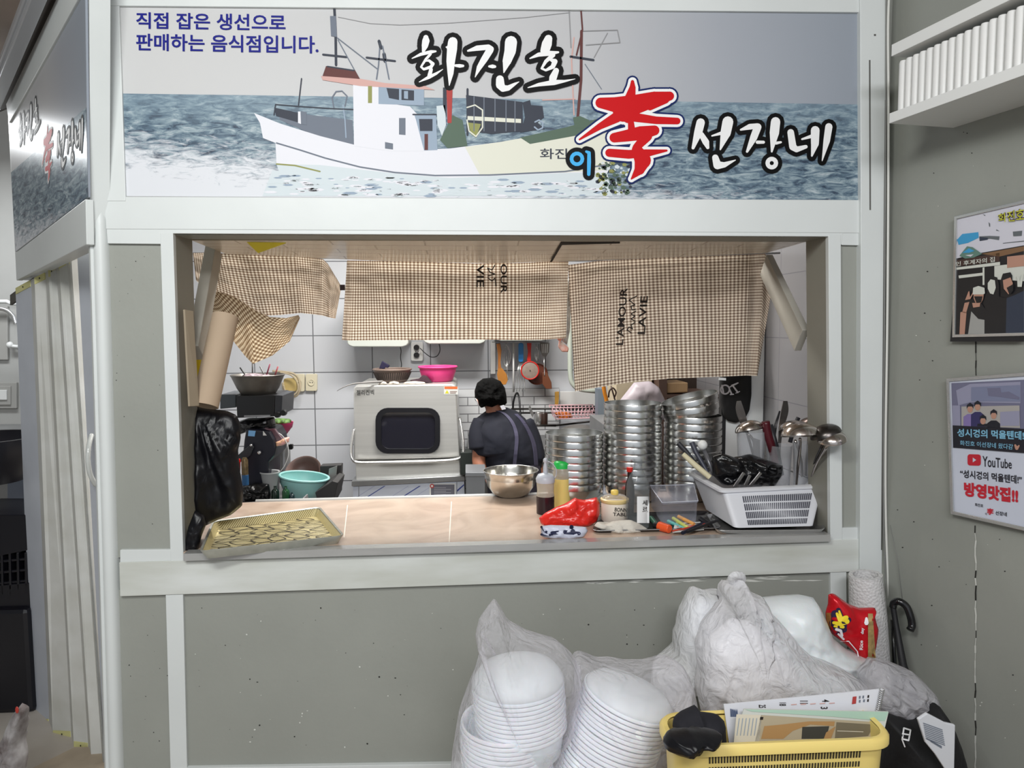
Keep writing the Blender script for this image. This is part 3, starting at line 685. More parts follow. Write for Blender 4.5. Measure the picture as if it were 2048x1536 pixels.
# curtain 2 (middle)
c2 = cloth([(694,521,684,680),(705,521,700,681),(760,522,770,680),(850,524,850,680),(950,527,950,679),(1040,526,1040,680),(1100,523,1095,679),(1137,523,1132,676)], .58, 80, 44, .30, .86, .011, 4.0, ynear=lambda u,v: -.01*math.sin(v*3))
k2 = solo('cafe_curtain', 'gingham curtain in the middle with its left edge pinched by a clip', 'curtain', c2, M_g, smooth=180)
b = B(); t2 = bvh(c2); mp2 = onM(t2, .58, .008)
rot_text(b, 'OUR', 1001, 528, 1014, 587, mp2, False); rot_text(b, 'VIE', 953, 529, 968, 574, mp2, False)
strokes(b, [[(990,530,2),(984,540,2),(975,536,2),(980,545,2),(990,548,2),(976,552,2)],[(976,556,2),(984,562,2),(990,556,2),(992,572,2)]], mp2, 0, 0, 6)
obj('lettering', b, M_ink, k2, smooth=None)
# curtain 1 (left): swag plus drooping corner
c1 = cloth([(386,506,392,560),(412,505,425,600),(445,507,470,622),(490,509,520,632),(540,511,560,630),(590,512,600,626),(622,515,630,629),(646,518,645,631),(656,528,655,634),(668,548,663,636),(683,573,671,637)], .60, 80, 40, .26, .66, .012, 7.0)
k1 = solo('cafe_curtain', 'gingham curtain at the left, gathered and knotted with a drooping corner', 'curtain', c1, M_g, smooth=180)
M_gd = gingham('gingham_bias', 'e6d8bf', 'b09878', '745a44', ang=.9)
cf = cloth([(418,580,428,640),(440,584,468,684),(475,596,490,712),(505,618,506,728),(540,634,545,711),(572,636,580,682),(597,630,600,636)], .57, 60, 36, .17, .30, .014, 2.0, ff=4, ynear=lambda u,v: -.02*math.sin(v*3.1))
obj('drooping_fold', cf, M_gd, k1, smooth=180, label='drooping corner with slanted checks')
solo('binder_clip', 'small dark clip pinching the left and middle gingham curtains together', 'clip', B().obox(onY(685,575,.575), (.009,0,0), (0,.006,0), (0,0,.010)), mat('clip_dark','3a2420',.4), bevel=.001)
# curtain rods
M_steel = mat('steel', 'd6d6d5', .24, metal=.88, var=.12, vscale=14, stretch=(1,1,.15))
M_steel_d = mat('steel_dull', 'a9aaab', .38, metal=.9, var=.15, vscale=8)
solo('curtain_rod', 'thin steel rod under the overhead shelf carrying the gingham curtains', 'rod', B().tube([onY(384,507,.66), onY(700,517,.66), onY(1140,521,.66), onY(1560,506,.66)], .004), M_steel_d, smooth=180)
# cloth and hooks hanging between curtains 2 and 3
solo('dish_cloth', 'grey and white crumpled cloth hanging between the middle and right curtains', 'cloth', pillow([(1128,560),(1138,556),(1142,600),(1140,660),(1134,690),(1122,680),(1120,640),(1124,600)], .70, .015, .02, 25, 48, 8), mat('cloth_grey','b6b6b2',.8,var=.5,vscale=30), smooth=180)
solo('rubber_toy', 'small orange and white object hanging below the crumpled cloth', 'ornament', pillow([(1122,655),(1113,677),(1120,684),(1128,690),(1138,696),(1136,704),(1124,704),(1116,694)], .68, .012, .006, 30, 40, 6).tube([onY(1126,690,.68),onY(1129,600,.68),onY(1132,521,.665)], .0012, 6), mat('orange_white','d0542a',.5,var=.9,vscale=40,col2='e6dcd4'), smooth=180)
# ================================================================== left edge: cardboard tube, board
M_card = mat('cardboard', 'b29d86', .8, var=.06, vscale=12)
def thick_tube(a, c, r, t=.004):
    b = B(); L = (c-a).length; b.lathe([(r,0),(r,L),(r-t,L),(r-t,0),(r,0)], a, 40, c-a); return b
ta, tb = onY(410,812,.10), onY(451,632,.20)
solo('cardboard_tube', 'large brown cardboard tube leaning at the left side of the opening', 'tube', thick_tube(ta, tb, .039), M_card, smooth=40)
solo('wooden_board', 'narrow pale brown board standing against the left reveal', 'board', B().prism([onY(366,619,.02),onY(383,622,.06),onY(395,812,.06),onY(376,813,.02)], (.004,.004,0)), mat('mdf','a39682',.7,var=.08), smooth=None, bevel=.001)
zq = onY(399,762,.42).z; solo('narrow_cabinet', 'narrow grey cabinet hidden behind the cardboard tube', 'cabinet', B().box((-1.03,.38,0),(-.955,.47,zq-.001)), mat('cab_grey','8b8b88',.5), smooth=None)
# corkage behind the tube
solo('plastic_bottle', 'yellow plastic bottle half hidden behind the cardboard tube', 'bottle', B().lathe([(0,0),(.014,0),(.018,.02),(.018,.1),(.012,.125),(.006,.14),(.0,.14)], onY(399,762,.42), 20), mat('yellow_plastic','e6c81e',.35), smooth=60)
solo('wall_bracket', 'white pipe bracket partly hidden behind the cardboard tube', 'bracket', B().tube([onY(404,676,.7),onY(407,655,.7),onY(414,648,.7),onY(432,650,.7)], .007).obox(onY(409,682,.7),(.016,0,0),(0,.012,0),(0,0,.012)), mat('abs_white','e4e2e2',.4), smooth=50)
solo('dark_cloth', 'dark rag with a lilac patch hanging behind the cardboard tube', 'cloth', pillow([(394,682),(408,680),(418,690),(418,720),(410,745),(398,735),(393,705)], .62, .02, .02, 30, 40, 8), mat('lilac_rag','8d86a6',.8,var=.9,vscale=18,col2='1c1a2e'), smooth=180)
# ================================================================== dishwasher
M_st2 = mat('brushed_steel', 'd6d6d2', .3, metal=.55, var=.10, vscale=5, stretch=(.2,1,14), bump=.04, bscale=30)
YD = 2.0
dw = thing('dishwasher', 'stainless steel hood dishwasher with a black rounded window and bent tube handle', 'dishwasher', V((onY(815,960,YD).x, YD+.3, 0)))
obj('hood', E([(707,776),(712,771),(905,768),(912,772),(921,915),(707,921)], YD, .58), M_st2, dw, smooth=40, bevel=.008)
obj('lower_hood', E([(711,922),(919,917),(921,953),(712,963)], YD+.01, .55), M_st2, dw, smooth=40, bevel=.003)
obj('table_edge', E([(703,962),(930,951),(930,962),(703,973)], YD-.03, .62), M_steel_d, dw, smooth=40, bevel=.004)
def rrect(x0, y0, x1, y1, r, k=5, sk=0):
    P = []
    for cx, cy, a in ((x1-r,y0+r,-90),(x1-r,y1-r,0),(x0+r,y1-r,90),(x0+r,y0+r,180)):
        for i in range(k+1):
            t = math.radians(a+90*i/k); P.append((cx+r*math.cos(t), cy+r*math.sin(t)+sk*(cx-(x0+x1)/2)))
    return P
def frame2(outer, inner, y, d):
    b = B(); n = len(outer); o = [onY(*p, y) for p in outer]; i_ = [onY(*p, y) for p in inner]; D = V((0,d,0))
    b.rings([[p+D for p in o], o, i_, [p+D for p in i_]], False, False); return b
M_rub = mat('black_rubber','131318',.35)
wf = obj('window_frame', frame2(rrect(751,816,880,907,24), rrect(762,825,870,898,17), YD-.018, .02), M_rub, dw, smooth=40, label='black rounded rubber window frame')
obj('pane', E(rrect(761,824,871,899,17), YD-.006, .004), mat('smoked_glass','22222b',.06,spec=.8), wf, smooth=None, label='dark glass pane')
hp = smoothpath([onY(708,858,YD-.0), onY(704,880,YD-.03), onY(702,905,YD-.06), onY(705,918,YD-.07), onY(716,925,YD-.07), onY(760,925,YD-.07), onY(850,923,YD-.07), onY(905,920,YD-.07), onY(922,914,YD-.07), onY(927,900,YD-.06), onY(925,870,YD-.02), onY(919,835,YD+.03)], 4)
obj('handle', B().tube(hp, .009, 10), M_steel, dw, smooth=180, label='bent steel tube handle')
b = B(); text_on(b, '젤리켄벡', [(713,780),(748,779),(748,790),(713,791)], lambda x,y: onY(x,y,YD-.0005), .01); obj('marking', b, mat('marker_ink','2b2b2b',.6), dw, smooth=None)
b = B(); b.prism([onY(x,y,YD-.0012) for x,y in rect(888,773,916,789)], (0,.0008,0), 0); b.poly([onY(x,y,YD-.0018) for x,y in rect(889,773,915,778)], 1)
b.poly([onY(x,y,YD-.0018) for x,y in ((894,780),(898,787),(890,787))], 2); b.poly([onY(x,y,YD-.0018) for x,y in rect(900,782,914,784)], 3); b.poly([onY(x,y,YD-.0018) for x,y in rect(900,785,912,787)], 3)
obj('warning_sticker', b, [mat('sticker_white','dfe0dc',.5), mat('sticker_orange','d8703a',.5), mat('sticker_yellow','cfcb3a',.5), mat('sticker_grey','9a8a84',.5)], dw, smooth=None, label='white warning sticker with orange band')
b = B(); E([(706,973),(928,962),(930,1010),(706,1012)], YD-.012, .56, b, 0)
for x, w2, mi in ((720,1.5,1),(700,.9,2),(768,.8,2),(790,1.8,1),(815,.7,2),(838,.8,2)):
    b.poly([onY(px,py,YD-.0125) for px,py in ((x-12,1010),(x-12+w2*2,1010),(x+48+w2*2,972),(x+48,972))], mi)
b.poly([onY(px,py,YD-.0126) for px,py in ((914,980),(928,968),(928,971),(914,984))], 1)
E([(717,972),(718.2,972),(718.2,1010),(717,1010)], YD-.0135, .002, b, 3); E([(913,964),(914.2,964),(914.2,1010),(913,1010)], YD-.0135, .002, b, 3)
obj('base_panel', b, [mat('film_white','c9cfdc',.3,var=.06), mat('film_blue','3d4c94',.4), mat('film_pale','9fa6c4',.4), M_steel_d], dw, smooth=None, label='base panel under white film with blue diagonal stripes')
b = B(); b.prism([onY(x,y,YD-.016) for x,y in rect(859,967,911,994)], (0,.003,0), 0); b.prism([onY(x,y,YD-.0175) for x,y in rect(862,969,909,993)], (0,.001,0), 1)
for k in range(5): b.poly([onY(x,y,YD-.0182) for x,y in rect(868,975+k*3.4,868+(34 if k%2 else 24),976+k*3.4)], 2)
b.poly([onY(864+4.5*math.cos(t*.6),972+4.5*math.sin(t*.6),YD-.0186) for t in range(10)], 3); b.poly([onY(864+2.2*math.cos(t*.6),972+2.2*math.sin(t*.6),YD-.019) for t in range(10)], 0)
obj('name_plate', b, [mat('sticker_white','dfe0dc',.5), mat('plate_grey','6a6a74',.4), mat('plate_text','a9a9b0',.5), mat('plate_red','b8484a',.5)], dw, smooth=None, label='grey plate with small print and a round red mark')
obj('body', B().box((onY(712,990,YD).x, YD+.02, .0), (onY(921,990,YD).x, YD+.55, .55)), M_steel_d, dw, smooth=None)
# things on top of it
ZT = onY(800,770,YD).z
def basket(name, label, cx, ytop, ybot, w_, Y, m, group=None, ribs=26, rimr=.006, floor_z=None, taper=.78):
    c = onY(cx, ybot, Y); r = w_*mpp(Y)/2; h = onY(cx, ytop, Y).z-c.z
    if floor_z is not None: c.z = floor_z
    t = thing(name, label, 'basket', c, group)
    b = B(); b.lathe([(0,0),(r*taper*.9,0),(r*taper,h*.12),(r*.93,h*.7),(r*.96,h),(r*.935,h),(r*.90,h*.7),(r*taper*.96,h*.14),(0,.004)], c, 40)
    obj('bowl', b, m, t, smooth=60)
    b = B(); b.tube([c+V((r*.975*math.cos(a*math.pi/16), r*.975*math.sin(a*math.pi/16), h)) for a in range(32)], rimr, 8, closed=True); obj('rim', b, m, t, smooth=180)
    if ribs:
        b = B()
        for k in range(ribs*2):
            a = math.pi*k/ribs; b.obox(c+V((r*.905*math.cos(a), r*.905*math.sin(a), h*.5)), V((math.cos(a)*.001,math.sin(a)*.001,0)), V((-math.sin(a),math.cos(a),0))*r*.028, V((math.cos(a)*r*.09,math.sin(a)*r*.09,h*.3)))
        obj('slots', b, mat('slot_dark','3b3330',.8), t, smooth=None)
    return t
basket('colander', 'brown plastic colander on top of the dishwasher', 785, 739, 764, 76, 2.22, mat('brown_plastic','79685f',.45), floor_z=ZT+.002)
basket('mixing_basket', 'hot pink plastic basket on top of the dishwasher', 876, 737, 766, 77, 2.22, mat('pink_plastic','e8468c',.4,sss=.1), ribs=0, floor_z=ZT+.002)
solo('folded_cloth', 'dark navy folded object sticking up out of the brown colander', 'cloth', B().prism([onY(758,737,2.22),onY(764,722,2.22),onY(779,731,2.22),onY(776,736,2.22),onY(770,735,2.22),onY(769,738,2.22)], (0,.03,0)), mat('navy_cloth','1f1b3a',.7), smooth=None, bevel=.003)
solo('rag', 'dark maroon rag slumped between the brown colander and pink basket', 'cloth', pillow([(820,760),(838,757),(846,750),(854,752),(866,766),(840,768),(822,767)], 2.12, .03, .01, 20, 48, 8), mat('maroon_cloth','36232b',.9), smooth=180)
for i, (x0, x1, lb) in enumerate(((756,775,'left'),(776,800,'middle'),(806,852,'right'))):
    solo('dried_roll', 'pale crumpled roll lying on the dishwasher edge, %s of three' % lb, 'roll', pillow([(x0,769),(x0+3,764),((x0+x1)/2,762),(x1-3,764),(x1,768),((x0+x1)/2,771)], 2.04, .02, .008, 30, 40, 6, seed=i), mat('pale_bread','cfc4b8',.8,var=.2,vscale=30), smooth=180)
solo('thin_strap', 'thin grey strap trailing off the left of the dishwasher top', 'strap', B().tube(smoothpath([onY(765,763,2.03),onY(735,765,1.98),onY(705,768,1.97),onY(686,775,1.96),onY(674,782,1.98)], 4), lambda t: .006*(1-t)+.001, 6), mat('strap_grey','8c8a88',.6), smooth=180)
# ================================================================== wall fittings
YW = YB-.002
M_iv = mat('ivory_plastic','d6cfb6',.45); M_wp = mat('white_plastic','d9dad8',.4)
def socket(name, label, x0, y0, x1, y1, m=M_iv):
    t = thing(name, label, 'socket', onY((x0+x1)/2, y1, YW))
    obj('plate', E(rrect(x0,y0,x1,y1,3), YW-.02, .02), m, t, smooth=40, bevel=.002)
    cx, cy = (x0+x1)/2, (y0+y1)/2; r = min(x1-x0, y1-y0)*.28
    b = B(); b.lathe([(0,.001),(r*mpp(YW),.001),(r*mpp(YW),.004),(r*.8*mpp(YW),.004),(r*.75*mpp(YW),.0)], onY(cx,cy,YW-.021), 20, V((0,-1,0))); obj('outlet', b, m, t, smooth=40)
    b = B()
    for dx in (-r*.35, r*.35): b.lathe([(0,0),(.0035,0)], onY(cx+dx,cy,YW-.0225), 8, V((0,-1,0)))
    obj('pin_holes', b, M_dirt, t, smooth=None); return t
socket('wall_socket', 'ivory single wall socket beside the coiled cable on the tiles', 611, 748, 634, 782)
socket('wall_socket', 'ivory wall box behind the coiled cable, left of the open socket', 588, 748, 609, 783)
ws = socket('wall_socket', 'white double socket below the middle curtain', 822, 684, 846, 722, M_wp)
b = B(); 
for cy in (695, 710): b.lathe([(0,.012),(.017,.012),(.019,0)], onY(833,cy,YW-.022), 16, V((0,-1,0)))
obj('plug', b, mat('plug_black','1b1b1d',.4), ws, smooth=40, label='two black plugs')
solo('coiled_cable', 'beige coiled cable hanging around the left wall box', 'cable', B().tube(smoothpath([onY(545,742,2.62),onY(570,744,2.62),onY(588,748,2.62),onY(598,760,2.63),onY(600,778,2.62),onY(592,792,2.62),onY(578,792,2.62),onY(568,780,2.62),onY(566,765,2.62)], 6), .007, 8).tube(smoothpath([onY(560,745,2.6),onY(582,750,2.6),onY(594,764,2.6),onY(596,780,2.6),onY(586,790,2.6),onY(572,784,2.6),onY(567,770,2.6)], 6), .005, 8), mat('cable_beige','b3a58a',.5), smooth=180)
solo('mounting_block', 'yellowish wooden block inside the coiled cable', 'block', E(rrect(567,757,592,783,4), 2.64, .05), mat('old_ivory','c9b274',.6,var=.2,vscale=20), smooth=40, bevel=.003)
solo('power_cable', 'thin black cable drooping right of the double socket', 'cable', B().tube(smoothpath([onY(840,696,2.64),onY(850,706,2.63),onY(862,714,2.63),onY(874,712,2.63),onY(880,700,2.63),onY(877,684,2.63),onY(872,672,2.63)], 5), .0028, 6), mat('cable_black','26262a',.5), smooth=180)
solo('power_cable', 'thin black cable dropping behind the brown colander', 'cable', B().tube(smoothpath([onY(797,684,2.66),onY(802,700,2.66),onY(801,715,2.66),onY(803,730,2.66),onY(800,742,2.66)], 5), .0028, 6), MATS['cable_black'], smooth=180)
def hood_case(x0, x1, y1, label): solo('wall_case', label, 'case', E([(x0,600),(x1,600),(x1,y1-8),(x1-4,y1-3),(x1-12,y1),(x0+12,y1),(x0+4,y1-3),(x0,y1-8)], 2.45, .24), mat('case_white','c3c9c2',.35), smooth=40, bevel=.006)
hood_case(694, 817, 694, 'white rounded wall case whose bottom shows under the left part of the middle curtain')
hood_case(846, 972, 688, 'white rounded wall case whose bottom shows under the centre of the middle curtain')
hood_case(990, 1096, 682, 'white shelf case above the hanging kitchen utensils')
# gas pipe by right curtain
solo('gas_pipe', 'pale green painted pipe coming down beside the right curtain', 'pipe', B().tube(smoothpath([onY(1140,600,2.5),onY(1140,700,2.5),onY(1141,750,2.5),onY(1146,768,2.5),onY(1160,778,2.5),onY(1190,782,2.5),onY(1200,782,2.6),onY(1200,782,2.7)], 6), .016, 12), mat('pipe_green','bcc4b8',.4), smooth=180)
# ================================================================== hanging utensils
YU = 2.58
M_wood = mat('wood_brown','a8692c',.5,var=.3,vscale=18,stretch=(1,1,.2)); M_red = mat('red_plastic','c4261f',.35); M_blue = mat('blue_plastic','2f87cf',.35)
GU = 'utensils hanging from the kitchen wall rail'
rail = solo('utensil_rail', 'thin steel rail with hooks holding the hanging kitchen utensils', 'rail', B().tube([onY(984,684,YU), onY(1098,684,YU)], .003), M_steel_d, smooth=180)
def hang(name, label, cat='utensil'): return thing(name, label, cat, onY(1040, 684, YU))
t = hang('wooden_spatula', 'brown wooden spatula hanging leftmost of the hanging utensils')
obj('handle', E([(993,688),(1000,686),(1003,700),(1001,725),(1003,738),(996,738),(996,710)], YU-.01, .008), M_wood, t, bevel=.002)
obj('blade', E([(996,736),(1004,736),(1013,748),(1016,760),(1012,769),(1004,770),(997,764),(994,750)], YU-.01, .008), mat('wood_orange','b87a33',.5,var=.2,vscale=20), t, bevel=.002)
def whisk(name, label, cx, y0, y1, wd, hl, m):
    t = hang(name, label); b = B(); b.tube([onY(cx,y0,YU),onY(cx+1,y0+hl,YU)], .004); obj('handle', b, m, t, smooth=180)
    b = B()
    for k in range(6):
        a = math.pi*k/6; pts = []
        for j in range(9):
            s = math.sin(math.pi*j/8); o = V((math.cos(a), math.sin(a), 0))*s*wd/2*mpp(YU)
            pts.append(onY(cx+1, y0+hl+(y1-y0-hl)*j/8, YU)+o)
        b.tube(pts, .0011, 5)
    obj('wires', b, M_steel, t, smooth=180)
whisk('wire_whisk', 'steel wire whisk hanging beside the wooden spatula', 1012, 686, 738, 17, 2, M_steel_d)
solo('long_spoon', 'long steel utensil handle hanging beside the whisk', 'utensil', B().tube([onY(1013,720,YU-.01),onY(1016,760,YU-.01)], .003), M_steel, smooth=180)
solo('plastic_rod', 'long white rod hanging left of the blue handled utensil', 'utensil', B().tube([onY(1027,686,YU),onY(1027,784,YU)], .006), M_wp, smooth=180)
solo('wall_strip', 'white plastic strip on the wall left of the hanging utensils', 'strip', E(rect(981,682,991,748), 2.66, .035), M_wp, smooth=40, bevel=.002)
t = hang('slotted_turner', 'blue handled slotted turner hanging behind the red handled strainer')
obj('handle', E(rrect(1037,686,1047,724,4), YU, .012), M_blue, t, bevel=.002, label='bright blue handle')
b = B(); [b.tube([onY(1042+dx*.4,724,YU+.01),onY(1041+dx,750,YU+.01),onY(1040+dx*1.4,783,YU+.01)], .0022) for dx in (-8,-5,-1,3,7)]; obj('tines', b, M_steel, t, smooth=180)
t = hang('red_strainer', 'round strainer with a red handle and red rim', 'strainer')
obj('handle', E([(1054,686),(1063,686),(1062,705),(1062,722),(1054,722),(1056,705)], YU-.02, .012), M_red, t, bevel=.002, label='red handle')
c = onY(1060,741,YU-.03); b = B(); b.tube([c+V((.056*math.cos(a*math.pi/16),0,.056*math.sin(a*math.pi/16))) for a in range(32)], .0045, 8, closed=True); obj('rim', b, M_red, t, smooth=180, label='red rim')
b = B(); b.lathe([(0,.004),(.03,.006),(.056,0),(.056,-.006),(0,-.002)], c, 32, V((0,-1,0))); b.lathe([(0,0),(.004,0)], c+V((0,-.009,0)), 10, V((0,-1,0)), 1); obj('mesh', b, [mat('mesh_brown','95857a',.6,var=.2,vscale=50), M_dirt], t, smooth=40)
t = hang('frying_pan', 'reddish brown pan hanging behind the red handled strainer', 'pan')
c = onY(1074,748,YU+.035); b = B(); b.lathe([(0,0),(.062,0),(.07,.012),(.068,.014),(.06,.004),(0,.004)], c, 32, V((0,-1,0))); obj('pan_body', b, mat('pan_brown','66382a',.35), t, smooth=40)
b = B(); b.tube([onY(1077,722,YU+.01),onY(1078,688,YU+.01)], .004); obj('handle', b, M_steel_d, t, smooth=180)
whisk('wire_whisk', 'small steel whisk hanging right of the red handled strainer', 1072, 688, 722, 9, 4, M_steel_d)
t = hang('fish_slice', 'grey slotted fish slice hanging rightmost with its brown handle down')
b = B(); E([(1080,684),(1099,686),(1098,704),(1092,714),(1085,712),(1080,700)], YU-.01, .003, b, 0)
for k in range(4): E([(1083+k*3.8,688),(1084.6+k*3.8,688),(1085.2+k*3.2,706),(1084+k*3.2,706)], YU-.012, .001, b, 1)
obj('blade', b, [mat('slice_grey','6d6866',.4), M_wp], t, smooth=None)
b = B(); b.tube([onY(1088,712,YU-.01),onY(1089,752,YU-.01)], .0035); obj('shaft', b, M_steel, t, smooth=180)
obj('handle', E([(1085,745),(1094,745),(1103,765),(1104,778),(1092,778),(1085,768)], YU-.01, .014), mat('handle_brown','6b3e28',.45), t, bevel=.003, label='brown handle')
# ================================================================== cook
YP = 1.9
def skin_body(name, joints, edges, root, m, parent=None, sub=2):
    me = bpy.data.meshes.new(name); me.from_pydata([tuple(j[0]) for j in joints], edges, []); o = bpy.data.objects.new(name, me); COL.objects.link(o)
    md = o.modifiers.new('skin', 'SKIN'); md.use_smooth_shade = True
    for i, j in enumerate(joints):
        sv = me.skin_vertices[0].data[i]; r = j[1]; sv.radius = (r if isinstance(r, tuple) else (r, r)); sv.use_root = (i == root)
    s_ = o.modifiers.new('sub', 'SUBSURF'); s_.levels = sub; s_.render_levels = sub
    dg = bpy.context.evaluated_depsgraph_get(); dg.update(); em = bpy.data.meshes.new_from_object(o.evaluated_get(dg))
    b = B(); b.v = [v.co.copy() for v in em.vertices]; b.f = [tuple(p.vertices) for p in em.polygons]; b.mi = [0]*len(b.f)
    bpy.data.objects.remove(o); bpy.data.meshes.remove(me); bpy.data.meshes.remove(em)
    return b
pel = onY(1030, 1010, YP)
def J(px, py, y, r): return (onY(px, py, y), r)
jt = [J(1028,1000,YP,(.13,.10)), J(1022,940,YP,(.13,.10)), J(1008,880,YP-.02,(.15,.10)), J(998,838,YP-.02,(.12,.08)), J(990,818,YP-.02,.05), J(984,805,YP-.02,.048),
      J(982,795,YP-.02,(.078,.085)), J(980,778,YP-.02,(.082,.09)),
      J(970,848,YP-.02,.045), J(958,900,YP-.04,.040), J(957,928,YP-.10,.040), J(968,950,YP-.12,.028), J(976,958,YP-.13,.026),
      J(1040,850,YP,.045), J(1066,905,YP,.040), J(1076,945,YP-.05,.036), J(1076,975,YP-.12,.028)]
fl = [V((pel.x-.09, YP, .5)), V((pel.x-.10, YP, .1)), V((pel.x-.10, YP-.1, .04)), V((pel.x+.10, YP, .5)), V((pel.x+.10, YP, .1)), V((pel.x+.10, YP-.1, .04))]
jt += [(fl[0],.065),(fl[1],.042),(fl[2],.038),(fl[3],.065),(fl[4],.042),(fl[5],.038)]
ed = [(0,1),(1,2),(2,3),(3,4),(4,5),(5,6),(6,7),(3,8),(8,9),(9,10),(10,11),(11,12),(3,13),(13,14),(14,15),(15,16),(0,17),(17,18),(18,19),(0,20),(20,21),(21,22)]
person = thing('person', 'person in navy t-shirt and dark apron seen from behind, bending over the kitchen sink', 'person', V((pel.x, YP, 0)))
M_skin = mat('skin','a06a52',.5,sss=.1)
bb = skin_body('body', jt, ed, 0, M_skin); obj('body', bb, M_skin, person, smooth=180)
# fingers of the two hands (mostly hidden)
b = B()
for k in range(5): b.tube([onY(972+k*2.2,956,YP-.13), onY(976+k*2.4,964+abs(2-k),YP-.15), onY(980+k*2.2,968-abs(2-k),YP-.17)], [.009,.0085,.007], 8)
obj('fingers', b, M_skin, person, smooth=180)
M_navy = mat('navy_shirt','141724',.85,var=.25,vscale=10,bump=.2,bscale=25)
sh = [(966,826),(980,816),(996,812),(1014,815),(1034,822),(1052,838),(1066,862),(1078,890),(1084,915),(1086,935),(1078,945),(1074,960),(1070,1000),(985,1000),(978,965),(972,935),(969,912),(944,908),(942,895),(942,870),(946,848),(954,835)]
shb = pillow(sh, YP-.02, .15, .012, 7, 120, 20, center=(1012,895), seed=3, flat=.6); shb.tube(smoothpath([onY(966,842,YP-.04),onY(958,862,YP-.06),onY(957,882,YP-.08),onY(958,898,YP-.09)], 5), [.04]+[.054]*14+[.05], 20).tube(smoothpath([onY(1048,842,YP),onY(1064,880,YP-.02),onY(1074,925,YP-.05)], 5), [.04]+[.052]*9+[.046], 20)
obj('t_shirt', shb, M_navy, person, smooth=180)
tj = [(jt[0][0],(.15,.12)), (jt[0][0]-V((0,0,.12)),(.14,.12)), (fl[0]+V((0,0,.15)),.09), (fl[0],.08), (fl[1],.055), (fl[3]+V((0,0,.15)),.09), (fl[3],.08), (fl[4],.055)]
obj('trousers', skin_body('trousers', tj, [(0,1),(1,2),(2,3),(3,4),(1,5),(5,6),(6,7)], 0, None), mat('trouser_navy','23263a',.85), person, smooth=180)
ts = bvh(shb); ms = onM(ts, YP-.15, .004)
def strap(pts, w_): 
    b = B(); P = smoothpath([V((x,y,0)) for x,y in pts], 5)
    for i in range(len(P)-1):
        a, c = P[i], P[i+1]; b.add([ms(a.x-w_/2,a.y), ms(a.x+w_/2,a.y), ms(c.x+w_/2,c.y), ms(c.x-w_/2,c.y)], [(0,1,2,3)])
    return b
M_strap = mat('apron_strap','454358',.7); 
b = strap([(978,822),(996,822),(1012,830),(1026,848),(1033,872),(1032,900),(1027,945)], 7); b2 = strap([(1032,828),(1048,846),(1062,872),(1070,900),(1073,945)], 7)
ap = obj('apron', pillow([(1028,908),(1070,903),(1082,925),(1088,955),(1088,1000),(976,1000),(974,952),(990,944),(1022,946)], YP-.03, .155, .008, 12, 80, 12, center=(1035,965), seed=5, flat=.6), mat('apron_dark','35323f',.8,var=.35,vscale=12), person, smooth=180)
obj('shoulder_strap', b, M_strap, ap, smooth=None, solid=.003); obj('shoulder_strap', b2, M_strap, ap, smooth=None, solid=.003)
M_hair = mat('black_hair','060606',.9,spec=.15,bump=.6,bscale=90)
obj('hair', pillow([(950,800),(949,782),(954,766),(966,757),(984,755),(1001,762),(1010,776),(1013,792),(1014,806),(1008,812),(996,809),(984,815),(972,812),(962,816),(956,808)], YP-.03, .10, .02, 30, 90, 14, seed=2, flat=.5), M_hair, person, smooth=180)
obj('ear', pillow([(953,798),(956,797),(958,806),(958,812),(955,810)], YP-.08, .01, 0, 5, 24, 4), mat('ear_skin','c99a86',.5), person, smooth=180)
obj('mask_strap', B().tube(smoothpath([onY(951,797,YP-.1),onY(954,803,YP-.105),onY(957,812,YP-.10)], 4), .0025, 6), mat('strap_white','dcdce0',.6), person, smooth=180)
obj('collar_tag', E([(1000,812),(1008,810),(1012,818),(1004,820)], YP-.155, .003), mat('tag_white','d5d5dd',.7), person, smooth=None)
# ================================================================== behind the cook: sink, rack, cabinet
solo('sink_counter', 'steel sink counter in front of the cook along the tiled wall', 'sink', B().box((onY(936,960,2.1).x,2.16,0),(onY(1240,960,2.1).x,2.66,.86)).box((onY(936,960,2.1).x,2.12,.86),(onY(1240,960,2.1).x,2.66,.88)), M_steel_d, smooth=None, bevel=.003)
solo('side_cabinet', 'grey steel cabinet between the dishwasher and the cook', 'cabinet', E([(932,952),(970,952),(972,1280),(934,1280)], 1.45, .2).prism([onY(931,945,1.44),onY(972,945,1.44),onY(972,953,1.44),onY(931,953,1.44)], (0,.22,0)), mat('steel_grey2','94979b',.4,metal=.6), smooth=None, bevel=.002)
solo('stove_side', 'dark green black box between the dishwasher and the cook', 'box', E([(921,905),(945,905),(948,950),(921,950)], 1.9, .14), mat('dark_green','1c2420',.5), smooth=None, bevel=.003)
rk = thing('dish_rack', 'dark metal wall rack above the sink with a white pot and jars', 'rack', onY(1120, 860, 2.45))
b = B(); b.tube([onY(1022,818,2.40),onY(1205,817,2.40)], .006); b.tube([onY(1022,826,2.62),onY(1205,825,2.62)], .006); b.tube([onY(1050,851,2.45),onY(1112,851,2.45)], .007)
for x in (1030, 1060, 1090, 1120, 1150, 1180, 1200): b.tube([onY(x,818,2.40), onY(x,826,2.66)], .003)
obj('frame', b, mat('rack_black','2c2a28',.35,metal=.6), rk, smooth=180)
b = B(); b.tube([onY(1112,851,2.45), onY(1190,842,2.45), onY(1200,838,2.45), onY(1203,822,2.42)], .006); obj('bracket', b, mat('rack_black','2c2a28',.35,metal=.6), rk, smooth=180)
